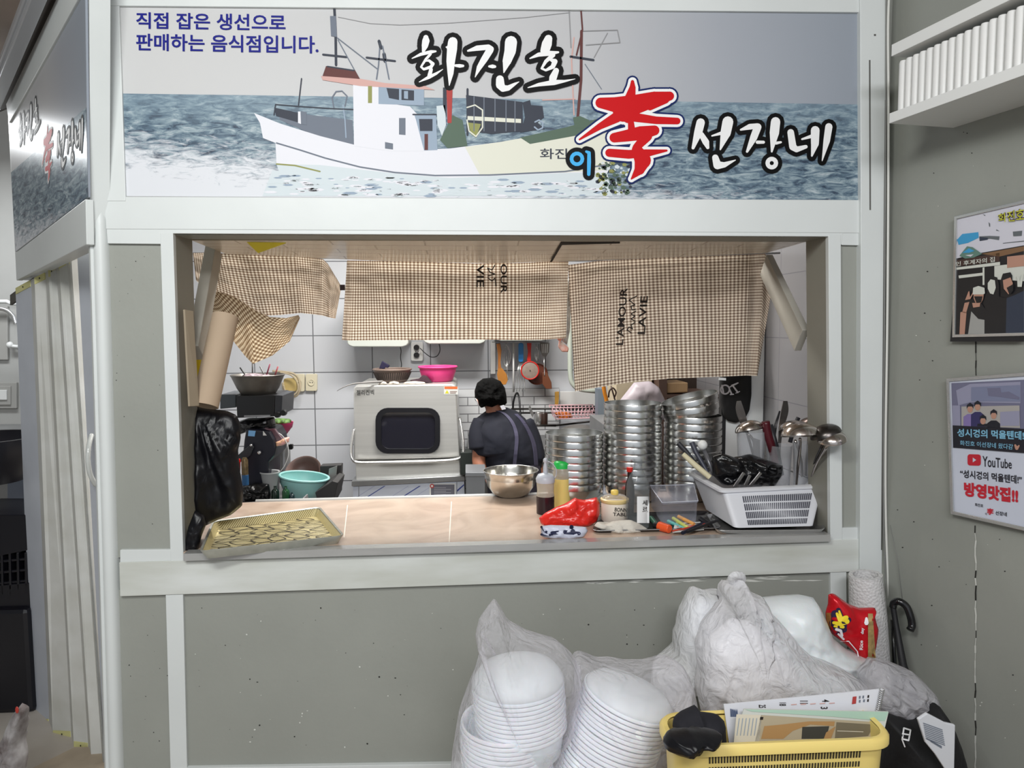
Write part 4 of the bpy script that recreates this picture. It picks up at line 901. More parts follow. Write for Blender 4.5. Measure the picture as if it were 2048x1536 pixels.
solo('spray_hose', 'black looped sink faucet hose behind the cook', 'faucet', B().tube(smoothpath([onY(1026,845,2.6),onY(1026,812,2.6),onY(1029,795,2.6),onY(1034,786,2.58),onY(1038,795,2.55),onY(1040,815,2.52),onY(1041,830,2.5)], 5), .0065, 8), mat('hose_black','232325',.3,metal=.5), smooth=180)
b = B(); b.lathe([(0,0),(.022,0),(.024,.02),(.024,.06),(.018,.075),(.0,.078)], onY(1077,847,2.52), 20)
solo('steel_pot', 'small steel pot hanging under the rack beside the cook', 'pot', b, M_steel, smooth=50)
b = B(); b.lathe([(0,0),(.024,0),(.024,.075),(.02,.08),(0,.08)], onY(1088,850,2.52), 20); solo('dark_jar', 'dark brown jar on the lower rack bar beside the cook', 'jar', b, mat('jar_brown','33231c',.3), smooth=50)
b = B(); b.obox(onY(1062,822,2.38), (.004,0,.012), (0,.01,0), (.012,0,-.03)); solo('steel_grip', 'shiny steel grip hooked on the rack right of the cook', 'tool', b, M_steel, smooth=None, bevel=.002)
# pink wire basket with orange gloves
pb = thing('wire_basket', 'pink wire basket holding orange gloves above the sink', 'basket', onY(1150, 838, 2.42))
b = B(); q = [(1104,816),(1195,815),(1188,836),(1112,838)]
def rect3(q, y, d):
    a = [onY(*p, y) for p in q]; return a, [p+V((0,d,0)) for p in a]
fa, ba = rect3(q, 2.36, .16)
for P in (fa, ba): b.tube(P, .0035, 6, closed=True)
for k in range(13):
    u = k/12; p = fa[0].lerp(fa[1],u); q_ = fa[3].lerp(fa[2],u); b.tube([p,q_,q_+V((0,.16,0)),p+V((0,.16,0))], .0022, 6)
for v in (.35,.7):
    p = fa[0].lerp(fa[3],v); q_ = fa[1].lerp(fa[2],v); b.tube([p,q_,q_+V((0,.16,0)),p+V((0,.16,0))], .0022, 6, closed=True)
obj('wires', b, mat('wire_pink','e3b7bd',.4), pb, smooth=180)
solo('rubber_gloves', 'crumpled orange rubber gloves in the pink wire basket', 'gloves', pillow([(1109,826),(1120,821),(1133,823),(1143,828),(1146,834),(1132,838),(1116,837)], 2.42, .045, .015, 25, 60, 8), mat('orange_rubber','d9772e',.5,var=.3,vscale=30), smooth=180)
kn = thing('kitchen_knife', 'wooden handled knife standing upright left of the pink wire basket', 'knife', onY(1114, 815, 2.6))
obj('handle', E([(1110,784),(1118,783),(1118,798),(1116,814),(1110,814)], 2.6, .015), mat('knife_wood','b58a3c',.5,var=.3,vscale=20), kn, smooth=None, bevel=.002)
obj('ferrule', E([(1110,812),(1116,812),(1116,818),(1110,818)], 2.598, .018), M_steel, kn, smooth=None)
solo('white_board', 'white board on the wall behind the pink wire basket', 'board', E([(1120,783),(1196,783),(1196,812),(1120,812)], 2.665, .02), M_wp, smooth=None, bevel=.003)
solo('pot_cover', 'grey steel domed cover behind the shortest bowl stack', 'lid', B().sphere(onY(1156,870,2.36), .13, 24, 12, (1,.8,.5)), mat('steel_grey','8f8f8b',.4,metal=.6), smooth=180)
solo('steel_post', 'blue grey steel post behind the bowl stacks', 'post', E([(1196,778),(1212,778),(1212,1000),(1196,1000)], 1.98, .1), mat('post_blue','7d8a99',.4,metal=.4), smooth=None)
# shelf unit behind the bowls
su = thing('shelf_cabinet', 'dark brown open cabinet behind the tall bowl stacks', 'cabinet', V((onY(1390,900,1.7).x, 1.8, 0)))
obj('side', E([(1318,700),(1334,700),(1334,1100),(1318,1100)], 1.6, .4), mat('cab_brown','4b3931',.5), su, smooth=None)
obj('back', E([(1334,700),(1470,700),(1470,1100),(1334,1100)], 1.98, .02), mat('cab_dark','31251f',.6), su, smooth=None)
b = B(); E([(1334,789),(1470,789),(1470,796),(1334,796)], 1.6, .38, b); obj('shelf', b, mat('cab_brown','4b3931',.5), su, smooth=None)
solo('cardboard_block', 'small tan block on the shelf of the brown cabinet', 'box', E([(1334,766),(1376,765),(1376,785),(1334,787)], 1.62, .2), mat('tan_block','a88a66',.6,var=.15), smooth=None, bevel=.005)
solo('cardboard_box', 'cream cardboard box standing behind the middle bowl stack', 'box', B().box((onY(1232,800,1.7).x,1.7,.0),(onY(1304,800,1.7).x,1.95,onY(1260,735,1.7).z)), mat('cream_box','c2b49a',.7,var=.15), smooth=None, bevel=.003)
solo('plastic_sack', 'greyish lilac plastic sack leaning behind the middle bowl stack', 'sack', pillow([(1268,765),(1300,762),(1318,775),(1330,800),(1330,840),(1240,840),(1240,800)], 1.35, .06, .015, 15, 60, 8), mat('lilac_plastic','a79ea4',.4,var=.2,vscale=12), smooth=180)
solo('kitchen_cart', 'grey cart hidden behind the tall bowl stacks', 'cart', B().box((onY(1209,900,1.2).x,1.22,0),(onY(1326,900,1.2).x,1.62,1.135)), M_steel_d, smooth=None)
t = thing('scissors', 'orange handled tool with dark loops above the middle bowl stack', 'tool', onY(1215, 800, 1.5))
obj('orange_grip', B().tube(smoothpath([onY(1207,770,1.5),onY(1209,785,1.5),onY(1213,802,1.5),onY(1214,828,1.5)], 4), .010, 8), mat('grip_orange','cf8122',.4), t, smooth=180)
obj('loop', B().tube(smoothpath([onY(1217,795,1.5),onY(1219,782,1.5),onY(1226,776,1.5),onY(1232,785,1.5),onY(1228,797,1.5)], 4), .004, 6).tube([onY(1222,772,1.5),onY(1230,800,1.5)], .004), mat('grip_dark','37241c',.4), t, smooth=180)
# white fridge and hanging black apron
YF = 1.0
fr_ = thing('cabinet_door', 'tall white cabinet door standing open against the right kitchen wall', 'door', V((1.17, YF+.03, 0)))
xl = onY(1448,800,YF).x
obj('door_panel', B().box((xl,YF,0),(1.295,YF+.03,1.9)), mat('fridge_white','e0e3e3',.3), fr_, smooth=None, bevel=.003)
obj('door_seal', B().box((xl-.012,YF-.004,0.0),(xl+.008,YF+.03,1.9)), mat('seal_black','202022',.5), fr_, smooth=None)
ak = solo('black_apron', 'black cloth hanging on the white cabinet door with white letters', 'apron', pillow([(1440,700),(1503,700),(1503,790),(1499,820),(1490,838),(1472,846),(1455,842),(1446,830),(1440,800)], YF-.025, .02, .006, 12, 80, 10, seed=4, flat=.5), mat('black_cloth','141415',.8), smooth=180)
b = B(); z = Z(1300,750,4.5467)
lt = z([ringst(683,132,40,14), [(655,95,14),(668,160,14)], [(730,178,10),(760,175,10)], [(715,110,10),(742,172,16)], [(720,112,10),(790,78,12)], [(755,100,14),(798,158,16)], [(740,95,10),(800,72,12)], [(780,165,8),(815,150,8)]])
strokes(b, lt, lambda x,y: onY(x,y,YF-.052), 0, 0, 8); obj('lettering', b, mat('print_white','d9d9dc',.6), ak, smooth=None)
solo('paper_label', 'small white label sticking out below the right curtain', 'label', E([(1438,755),(1452,756),(1452,761),(1437,760)], .60, .002), M_wp, smooth=None)
# ================================================================== left kitchen clutter
YL = 1.15; ZL = .832
solo('work_table', 'steel work table behind the baking tray at the left', 'table', B().box((-1.40,.78,ZL-.03),(onY(648,1000,1.2).x,1.75,ZL)).box((-1.38,.8,0),(-1.34,.84,ZL-.03)).box((-.74,1.6,0),(-.70,1.64,ZL-.03)).box((-1.38,1.6,0),(-1.34,1.64,ZL-.03)).box((-.76,.85,0),(-.72,.89,ZL-.03)), M_steel_d, smooth=None)
solo('steel_tray_box', 'grey steel box edge in front of the black machine at the left', 'box', B().prism([onY(425,1012,.74),onY(600,1001,.74),onY(602,1030,.74),onY(425,1060,.74)], (0,.03,0)).prism([onY(600,1001,.74),onY(613,988,1.0),onY(616,1010,1.0),onY(602,1030,.74)], (.006,0,0)), mat('box_grey','8d8b8c',.45,metal=.3), smooth=None, bevel=.002)
bw = thing('metal_basin', 'dull grey basin full of odds and ends on the black cabinet', 'basin', onY(517,796,YL))
c = onY(517,794,YL); r0 = 51*mpp(YL)
obj('bowl', B().lathe([(0,0),(r0*.55,0),(r0*.78,.04),(r0*.97,.09),(r0*1.02,.098),(r0,.10),(r0*.93,.088),(r0*.72,.04),(r0*.5,.008),(0,.008)], c, 40), mat('basin_grey','77736d',.4,metal=.5,var=.3,vscale=20), bw, smooth=60)
top = c+V((0,0,.095))
random.seed(21)
solo('sponge_pile', 'heap of small scrubbers and wrappers in the grey basin', 'scrubbers', B().sphere(top+V((-.01,0,-.015)), .07, 20, 8, (1,.8,.35), f=lambda d: d*(1+.3*noise.noise(d*40))), mat('clutter','b9aab0',.7,var=.9,vscale=45,col2='46303a'), smooth=180)
for i, (x0,y0,x1,y1,cl,lb) in enumerate(((500,752,480,735,'222222','thin black handle'),(530,748,540,728,'8d3a52','reddish peg'),(505,750,505,725,'555555','thin grey wire'),(545,752,556,733,'a14a50','red twig shaped peg'),(535,752,520,733,'777777','grey twisted wire'))):
    solo('stick', '%s sticking out of the grey basin of odds and ends' % lb, 'stick', B().tube([onY(x0,y0+12,YL),onY(x1,y1,YL)], .0035, 6), mat('stick_%d'%i, cl, .5), smooth=180)
M_blk = mat('black_metal','161618',.35); M_blk2 = mat('charcoal_metal','2d2f34',.4)
bc = thing('black_cabinet', 'black box shaped appliance under the grey basin with knobs on its side', 'appliance', onY(510,840,YL))
b = E([(472,792),(550,790),(548,833),(474,836)], YL-.1, .25); obj('case', b, M_blk, bc, smooth=None, bevel=.003)
obj('side_panel', E([(550,790),(565,791),(563,830),(549,833)], YL-.098, .22), M_blk2, bc, smooth=None, bevel=.002)
obj('edge_strip', E([(488,831),(540,830),(540,832.5),(488,834)], YL-.104, .004), mat('strip_grey','8a8c90',.4), bc, smooth=None)
for x,y in ((556,829),(568,825)): obj('knob', B().lathe([(0,.02),(.012,.02),(.014,0),(0,0)], onY(x,y,YL-.105), 14, V((0,-1,0))), M_blk, bc, smooth=50)
solo('glassy_box', 'dark glassy box left of the black appliance', 'box', E([(440,789),(472,789),(472,815),(440,818)], YL-.02, .2), mat('dark_glass','43494c',.25), smooth=None, bevel=.003)
solo('black_lump', 'lumpy black plastic packed below the black appliance', 'bag', pillow([(495,836),(548,834),(552,850),(545,862),(500,862),(478,870),(470,845)], YL, .08, .03, 20, 60, 10), mat('plastic_black','121214',.25), smooth=180)
mc = thing('food_slicer', 'black upright machine with curved shoulder and a steel bolt', 'machine', onY(515,1000,YL))
b = B(); b.prism([onY(x,y,YL-.12) for x,y in ((492,858),(540,862),(549,878),(552,895),(548,912),(537,925),(536,960),(534,1005),(484,1005),(484,920),(488,880))], (0,.22,0)); obj('housing', b, mat('slicer_navy','191a26',.4), mc, smooth=None, bevel=.008)
b = B(); b.prism([onY(x,y,YL-.135) for x,y in ((470,915),(502,888),(508,895),(500,912),(480,925),(470,925))], (0,.012,0)); obj('arm', b, M_blk2, mc, smooth=None, bevel=.002)
for x,y,r in ((519,905,.007),(503,890,.005)): obj('bolt', B().lathe([(0,.006),(r*.5,.006),(r*.5,.009),(r,.008),(r*1.1,0)], onY(x,y,YL-.136), 14, V((0,-1,0))), M_steel, mc, smooth=40)
obj('sticker', E([(497,861),(511,862),(509,873),(496,872)], YL-.126, .004), mat('sticker_blue','79aede',.4), mc, smooth=None)
obj('warning_mark', E([(526,862),(533,871),(526,871)], YL-.126, .004), M_wp, mc, smooth=None)
random.seed(9)
b = B()
for k in range(26): b.sphere(onY(random.uniform(484,540), random.uniform(968,1000), YL-.13), random.uniform(.006,.014), 8, 6, (1,.6,.7))
solo('black_foam', 'glossy black crumpled plastic at the foot of the black machine', 'bag', pillow([(482,975),(510,965),(538,968),(542,990),(536,1004),(484,1008)], YL-.15, .03, .03, 40, 60, 8), mat('plastic_black','121214',.25), smooth=180)
def bottle(name, label, cx, y0, y1, w_, Y, m, prof=None, base=None, cat='bottle', group=None, capm=None, cap=None, flip=False):
    c = onY(cx, y1, Y); h = onY(cx, y0, Y).z-c.z; r = w_/2*mpp(Y)
    prof = prof or [(0,0),(1,.01),(1,.62),(.8,.72),(.35,.82),(.33,.97),(.4,.98),(.4,1),(0,1)]
    t = thing(name, label, cat, c, group); obj('glass_body' if 'glass' in m.name else 'bottle_body', B().lathe([(a*r, z*h) for a, z in prof], c, 28), m, t, smooth=50)
    if cap:
        rr, z0, z1 = cap; obj('cap', B().lathe([(0,z1*h),(rr*r,z1*h),(rr*r,z0*h),(0,z0*h)], c, 20), capm, t, smooth=40, bevel=.001)
    return t
M_gg = mat('green_glass','1c4a2c',.15,spec=.7)
bottle('glass_bottle', 'dark green glass bottle with white print beside the grey bucket', 551, 972, 1000, 15, 1.0, mat('dark_green_glass','10231c',.15,spec=.7))
bottle('glass_bottle', 'bright green glass bottle standing in front of the teal colander', 572, 972, 1000, 14, 1.0, M_gg)
bottle('glass_bottle', 'short dark teal bottle right of the bright green bottle', 584, 985, 1000, 10, 1.0, mat('teal_glass','1d3338',.15,spec=.7))
bottle('spray_can', 'red squeeze bottle behind the black plastic bag', 476, 918, 972, 13, .95, M_red, [(0,0),(.5,.0),(.3,.25),(.8,.5),(1,.95),(.9,1),(0,1)])
bottle('spray_can', 'golden capped bottle with blue base left of the black machine', 491, 915, 970, 13, .95, mat('can_gold','7c6a4c',.35,metal=.5,var=.6,vscale=60), [(0,0),(1,.0),(1,.9),(.6,1),(0,1)], cap=(1.03,.0,.38), capm=mat('can_blue','2f5f8d',.4))
pk = thing('plant_basin', 'deep pink bowl of green vegetables behind the black machine', 'bowl', onY(562,868,1.35)); c = onY(562,868,1.35)
obj('bowl', B().lathe([(0,0),(.028,0),(.05,.03),(.055,.055),(.058,.056),(.052,.03),(0,.006)], c, 32).cyl(c-V((0,0,.06)), c, .02), mat('magenta_plastic','c23a6a',.4), pk, smooth=60)
solo('green_vegetables', 'leafy green vegetables heaped in the deep pink bowl', 'vegetables', B().sphere(c+V((0,0,.055)), .042, 24, 10, (1,.9,.45), f=lambda d: d*(1+.45*noise.noise(d*60))), mat('leaf_green','5f8a35',.6,var=.8,vscale=60,col2='1d2e16'), smooth=180)
solo('plastic_scoop', 'grey scoop with maroon edges leaning under the pink bowl', 'scoop', E([(532,858),(549,858),(566,880),(553,884),(540,872)], 1.05, .02).prism([onY(528,856,1.06),onY(534,856,1.06),onY(556,884,1.06),onY(552,886,1.06)], (0,.02,0)), mat('scoop_grey','6f6b72',.5,var=.5,vscale=20,col2='5b2735'), smooth=None, bevel=.002)
solo('dish_sponge', 'pink and yellow sponge cloth on a ledge under the pink bowl', 'sponge', pillow([(551,884),(562,880),(570,875),(579,874),(578,884),(566,891),(552,893)], 1.05, .02, .01, 40, 40, 6), mat('pink_sponge','e29aa8',.8,var=.6,vscale=30,col2='e0b884'), smooth=180)
cn = thing('steel_canister', 'tall grey steel canister with a black knob behind the black machine', 'canister', onY(568,942,1.4)); c = onY(568,942,1.4); c.z -= .05
obj('body', B().lathe([(0,0),(.032,0),(.032,.17),(.026,.18),(0,.18)], c, 28), mat('canister_grey','8a8b8c',.35,metal=.5), cn, smooth=50)
obj('knob', E(rrect(577,889,585,899,2), 1.36, .02), M_blk, cn, smooth=40)
solo('thin_rope', 'thin white cord looping down to the grey bucket', 'cord', B().tube(smoothpath([onY(557,866,1.0),onY(566,873,1.0),onY(575,890,1.0),onY(577,910,1.0),onY(570,930,1.0),onY(560,944,1.0)], 5), .0018, 6), M_wp, smooth=180)
bk = thing('bucket', 'grey white plastic bucket with black contents beside the black machine', 'bucket', onY(545,988,1.05)); c = onY(541,990,1.05)
obj('wall', B().lathe([(0,0),(.026,0),(.038,.095),(.042,.098),(.042,.104),(.036,.102),(.030,.04),(0,.04)], c, 32), mat('bucket_white','b9bcbc',.4), bk, smooth=50)
solo('brown_basin', 'round brown basin tilted against the wall behind the teal colander', 'basin', B().lathe([(0,0),(.055,0),(.072,.03),(.081,.045),(.086,.047),(.086,.052),(.078,.05),(.066,.028),(.05,.008),(0,.008)], onY(612,955,1.30), 40, V((-.1,-.75,.65))), mat('basin_brown','6b5650',.45), smooth=60)
tc_ = basket('colander', 'teal plastic colander tilted on the left work table', 604, 953, 1000, 98, 1.12, mat('teal_plastic','8fc0bd',.4,sss=.1), ribs=0, taper=.62)
tc_.rotation_euler = (.0, math.radians(7), 0)
solo('teal_cup', 'small pale teal dish under the teal colander', 'dish', B().lathe([(0,0),(.012,0),(.022,.02),(.024,.02),(.014,-.004)], onY(619,1010,1.0), 24), MATS['teal_plastic'], smooth=60)
dk = thing('plastic_crate', 'black crate with a grey plate standing right of the teal colander', 'crate', onY(660,1005,1.1))
obj('crate_body', B().prism([onY(x,y,1.25) for x,y in ((640,932),(682,930),(680,985),(672,1000),(640,1004))], (0,.06,0)).prism([onY(x,y,1.0) for x,y in ((630,985),(665,962),(676,965),(668,1003),(636,1006))], (0,.18,0)), mat('crate_black','2e2d2d',.6,var=.3), dk, smooth=None, bevel=.003)
obj('plate', E([(658,938),(674,932),(670,974),(655,975)], 1.2, .008), mat('plate_steel','8b8a88',.4,metal=.3), dk, smooth=None)
# ================================================================== counter
PL, PR = onY(367,1109,-.02), onY(1661,1071,-.02); CN = (PR-PL).cross(V((0,1,0))).normalized()
if CN.z < 0: CN = -CN
def onC(px, py, h=0.0): return onP(px, py, PL+CN*h, CN)
def cz(x, h=0.0): return PL.z+(PR.z-PL.z)*(x-PL.x)/(PR.x-PL.x)+h
ct = thing('countertop', 'pale marble-look serving counter with a bright steel front edge', 'countertop', V((0,.3,cz(0)-.02)))
m = bpy.data.materials.new('marble_top'); m.use_nodes = True; N = m.node_tree.nodes; L = m.node_tree.links; bs = N['Principled BSDF']
tcn = N.new('ShaderNodeTexCoord'); n1 = N.new('ShaderNodeTexNoise'); n1.inputs['Scale'].default_value = 5; n1.inputs['Detail'].default_value = 8; n1.inputs['Distortion'].default_value = 2.0
L.new(tcn.outputs['Object'], n1.inputs[0]); rr_ = N.new('ShaderNodeValToRGB'); e = rr_.color_ramp.elements; e[0].position = .3; e[0].color = srgb('a8917f'); e[1].position = .7; e[1].color = srgb('c2ad9b')
k = rr_.color_ramp.elements.new(.5); k.color = srgb('b8a391'); L.new(n1.outputs[0], rr_.inputs[0]); L.new(rr_.outputs[0], bs.inputs['Base Color']); bs.inputs['Roughness'].default_value = .28
YE_ = .62
b = B(); b.prism([V((-.875,.002,cz(-.875,-.02))),V((1.075,.002,cz(1.075,-.02))),V((1.075,.002,cz(1.075))),V((-.875,.002,cz(-.875)))], (0,YE_,0))
obj('slab', b, m, ct, smooth=None)
b = B()
for px0, py0, px1, py1 in ((903,1003,898,1090),(695,1010,688,1075)): 
    a, c = onC(px0,py0,.0008), onC(px1,py1,.0008); b = B().prism([a-V((.0016,0,0)), a+V((.0016,0,0)), c+V((.0016,0,0)), c-V((.0016,0,0))], (0,0,-.0006)); obj('joint', b, mat('joint_white','dcd5c8',.6), ct, smooth=None)
b = B(); el = onY(367,1109,-.022); er = onY(1661,1071,-.022); bl_, br_ = onY(367,1122,-.022), onY(1661,1083,-.022)
b.prism([bl_,br_,er,el], (0,.006,0)); b.prism([el,er,er+V((0,0,.002)),el+V((0,0,.002))], (0,.04,0))
obj('steel_edge', b, mat('edge_steel','c2c2c0',.25,metal=.5,var=.15,vscale=12,stretch=(.4,1,2)), ct, smooth=None, label='bright steel front edge')
b = B(); zb0 = cz(0)-.03
b.box((-.86,.05,0),(-.82,.1,zb0)).box((1.0,.05,0),(1.04,.1,zb0)).box((-.86,.56,0),(-.82,.6,zb0)).box((1.0,.56,0),(1.04,.6,zb0)); b.box((-.86,.05,zb0-.03),(1.04,.6,zb0))
obj('support', b, M_steel_d, ct, smooth=None)
# far edge: white tube like lip
b = B(); b.tube([V((-.80,YE_+.012,cz(-.8,.0))), V((.9,YE_+.012,cz(.9,.0)))], .008, 8); obj('back_lip', b, M_wp, ct, smooth=180)
# ------------------------------------------------------------------ baking tray
tr = thing('baking_tray', 'gold patterned baking tray hanging over the left end of the counter edge', 'tray', onC(545,1060,.004))
def trayz(h): return lambda px, py: onC(px, py, h)
O = [trayz(.026)(*p) for p in ((399,1104),(689,1072),(640,1015),(425,1043))]
cen = sum(O, V())/4
def inset(P, d, dz): 
    out = []; n = len(P)
    for i in range(n):
        a = (P[i-1]-P[i]); c = (P[(i+1)%n]-P[i]); a.z = 0; c.z = 0; out.append(P[i]+(a.normalized()+c.normalized())*d+V((0,0,dz)))
    return out
def roundc(P, r, k=5):
    out = []; n = len(P)
    for i in range(n):
        a = (P[i-1]-P[i]).normalized()*r; c = (P[(i+1)%n]-P[i]).normalized()*r
        for j in range(k+1):
            t = j/k; out.append(P[i]+a*(1-t)**2+c*t**2)
    return out
R0 = roundc(O, .022); I0 = roundc(inset(O,.006,-.001), .02); I1 = roundc(inset(O,.018,-.024), .018); O1 = roundc(inset(O,.014,-.026), .018)
b = B(); b.rings([O1, R0, [p+V((0,0,.003)) for p in R0], [p+V((0,0,.002)) for p in I0]], True, False); obj('outer_wall', b, mat('tray_alu','b9bab0',.4,metal=.6,var=.25,vscale=25), tr, smooth=50)
def gold_mat():
    m = bpy.data.materials.new('gold_print'); m.use_nodes = True; N = m.node_tree.nodes; L = m.node_tree.links; bs = N['Principled BSDF']
    tc = N.new('ShaderNodeTexCoord'); w1 = N.new('ShaderNodeTexWave'); w1.inputs['Scale'].default_value = 85; w1.inputs['Distortion'].default_value = 1.0; w1.inputs['Detail Scale'].default_value = 8
    mp = N.new('ShaderNodeMapping'); mp.inputs['Rotation'].default_value = (0,0,.6); L.new(tc.outputs['Object'], mp.inputs[0]); L.new(mp.outputs[0], w1.inputs[0])
    r = N.new('ShaderNodeValToRGB'); r.color_ramp.elements[0].color = srgb('8f7f4e'); r.color_ramp.elements[0].position = .2; r.color_ramp.elements[1].color = srgb('efe2ae'); r.color_ramp.elements[1].position = .6
    L.new(w1.outputs[0], r.inputs[0]); L.new(r.outputs[0], bs.inputs['Base Color']); bs.inputs['Roughness'].default_value = .3; bs.inputs['Metallic'].default_value = .35; return m
b = B(); b.rings([I0, I1], False, True); obj('inner_print', b, [gold_mat()], tr, smooth=None, label='gold printed inside with leaf outlines')
b = B(); random.seed(31); q00, q10, q11, q01 = inset(O,.022,-.0235)
def leaf(u, v, ln, wd, ang):
    c = q00.lerp(q10,u).lerp(q01.lerp(q11,u),v); d = V((math.cos(ang), math.sin(ang), 0)); n = V((-d.y, d.x, 0)); P = []
    for s in (1, -1):
        prev = None
        for j in range(9):
            t = j/8; p = c+d*ln*(t-.5)+n*s*wd*math.sin(math.pi*t)
            if prev is not None:
                e_ = (p-prev).normalized(); m_ = V((-e_.y, e_.x, 0))*.0017; b.add([prev+m_+V((0,0,.0006)), prev-m_+V((0,0,.0006)), p-m_+V((0,0,.0006)), p+m_+V((0,0,.0006))], [(0,1,2,3)])
            prev = p
    b.add([c-d*ln*.5+n*.0008+V((0,0,.0006)), c-d*ln*.5-n*.0008+V((0,0,.0006)), c+d*ln*.5-n*.0003+V((0,0,.0006)), c+d*ln*.5+n*.0003+V((0,0,.0006))], [(0,1,2,3)])
for j in range(7):
    for i in range(6): leaf((i+.5+(j%2)*.3-.15)/6+random.uniform(-.02,.02), (j+.5)/7, random.uniform(.055,.085), random.uniform(.013,.021), random.choice([.15,.25,-.2,.5,2.9]))
obj('leaf_outlines', b, mat('leaf_brown','2a2212',.5), tr, smooth=None)
# ------------------------------------------------------------------ black bag hanging at left
M_bag = mat('black_bag','0e0e12',.38,bump=.3,bscale=14,spec=.35)
solo('black_plastic_bag', 'big black plastic bag hanging at the left end of the counter', 'bag', pillow([(392,812),(425,818),(455,822),(473,830),(482,850),(480,885),(476,900),(480,940),(487,985),(484,1012),(462,1030),(436,1040),(410,1052),(388,1060),(384,1040),(388,990),(392,940),(391,880)], .16, .05, .007, 16, 120, 16, center=(425,940), seed=8, fold=(398,812,.035,9), flat=.6), M_bag, smooth=180)
solo('black_plastic_tail', 'lower end of black plastic draped on the counter beside the baking tray', 'bag', pillow([(370,1106),(370,1085),(378,1050),(390,1020),(408,1030),(412,1050),(402,1075),(396,1100),(386,1109)], .03, .02, .008, 30, 60, 10, seed=9), M_bag, smooth=180)
# ------------------------------------------------------------------ bowls
def bowlmesh(r, h, lip=.003):
    k = .27*h
    pr = [(0,0),(.62*r,0),(.78*r,.13*h),(.88*r,.33*h),(.93*r,.58*h),(.935*r,h-k),(.985*r,h-k+.0005),(r,h-k+.002),(r,h-.0015),(.995*r,h),(.975*r,h),(.965*r,.6*h),(.90*r,.36*h),(.78*r,.16*h),(.58*r,.02*h+.001),(0,.02*h+.001)]
    return B().lathe(pr, (0,0,0), 48)
def stack(name, cx, py_base, Y, wpx, n, step, label, group, tiltn=0, h=.078, seed=0, topjit=None):
    r = wpx/2*mpp(Y); c = onY(cx, 900, Y); c.z = cz(c.x, .001); me = bowlmesh(r, h)
    p = solo(name, label, 'bowl', me, M_bowl, group, smooth=30); p.location = c; random.seed(seed); obs = [p]
    for k in range(1, n):
        o = p.copy(); COL.objects.link(o); o.location = c+V((random.uniform(-.0006,.0006), random.uniform(-.0006,.0006), k*step)); o.rotation_euler.z = random.uniform(0,6); obs.append(o)
    ordlabels(obs, label)
    return obs, c, r
M_bowl = mat('bowl_steel','cfcfcc', .22, metal=1, var=.10, vscale=9, stretch=(1,1,.2))
sA, cA, rA = stack('steel_bowl', 1148, 0, .5, 118, 8, .0255, 'steel bowl in the shortest stack', 'steel bowls in the short left stack', seed=1)
sB, cB, rB = stack('steel_bowl', 1265, 0, .5, 117, 12, .0258, 'steel bowl in the tall middle stack', 'steel bowls in the tall middle stack', seed=2)
sC, cC, rC = stack('steel_bowl', 1385, 0, .5, 116, 10, .026, 'steel bowl in the level part of the right stack', 'steel bowls in the right stack', seed=3)
for k, (px, py, tl, lb) in enumerate(((1385,812,9,'lower tilted steel bowl on top of the right stack'),(1384,800,15,'topmost steel bowl of the right stack, tilted steeply'))):
    o = sC[0].copy(); COL.objects.link(o); c = V((cC.x, cC.y, cC.z)); c.z += 10*.026+.012+k*.03; c.x += k*.004
    o.location = c; o.rotation_euler = (0, -math.radians(tl), 0); o['label'] = lb
for i, (s_, hh) in enumerate(((0,.06),)):
    pass
sD, cD, rD = stack('steel_cup', 1464, 0, .56, 62, 4, .022, 'small steel bowl in the low stack behind the white basket', 'small steel bowls behind the white basket', h=.05, seed=4)
for o in sD: o['category'] = 'bowl'
for o in sD: o.location.z += .0
bb_ = thing('steel_bowl', 'wide steel bowl standing alone on the marble counter in front of the cook', 'bowl', onC(1022,996))
c = onC(1022,992); r = 55*mpp(c.y)
b = B().lathe([(0,0),(r*.45,0),(r*.68,.014),(r*.86,.040),(r*.93,.066),(r*.94,.072),(r*.965,.072),(r*.965,.084),(r*1.0,.096),(r*1.015,.099),(r*1.0,.101),(r*.95,.086),(r*.945,.074),(r*.91,.064),(r*.84,.042),(r*.66,.018),(0,.004)], c, 64)
obj('bowl_body', b, mat('bowl_steel_big','cbc8c0',.2,metal=1), bb_, smooth=50)
obj('rim', B().tube([c+V((r*1.01*math.cos(a*math.pi/24), r*1.01*math.sin(a*math.pi/24), .100)) for a in range(48)], .0018, 6, closed=True), M_steel, bb_, smooth=180)
# ------------------------------------------------------------------ bottles
def glassm(name, col, rough=.05, tr=.9, ior=1.3): return mat(name, col, rough, trans=tr, ior=ior)
M_clear = film('clear_plastic', (225,228,232), .16, .08, 0, 5); M_cl2 = film('milky_plastic', (222,214,196), .5, .25, 0, 5)
# soy bottle
c = onC(1091,1026); u_ = mpp(c.y); bt = thing('sauce_bottle', 'squeeze bottle of dark soy sauce with a grey capped nozzle', 'bottle', c)
obj('liquid', B().lathe([(0,0),(18.4*u_,0),(18.6*u_,.01),(18.5*u_,36*u_),(0,36*u_)], c, 28), mat('soy','2a1c22',.12), bt, smooth=50, label='dark soy sauce')
obj('bottle_body', B().lathe([(18.5*u_,36*u_),(17*u_,46*u_),(18*u_,60*u_),(18.5*u_,66*u_)], c, 32), M_cl2, bt, smooth=60)
M_capg = mat('cap_grey','b4b8c0',.35)
obj('cap', B().lathe([(19*u_,64*u_),(19.5*u_,72*u_),(15*u_,80*u_),(5*u_,83*u_),(4.5*u_,96*u_),(2.6*u_,103*u_),(2.6*u_,104*u_),(4.4*u_,106*u_),(4.6*u_,110*u_),(3*u_,113*u_),(0,113*u_)], c, 28), M_capg, bt, smooth=50)
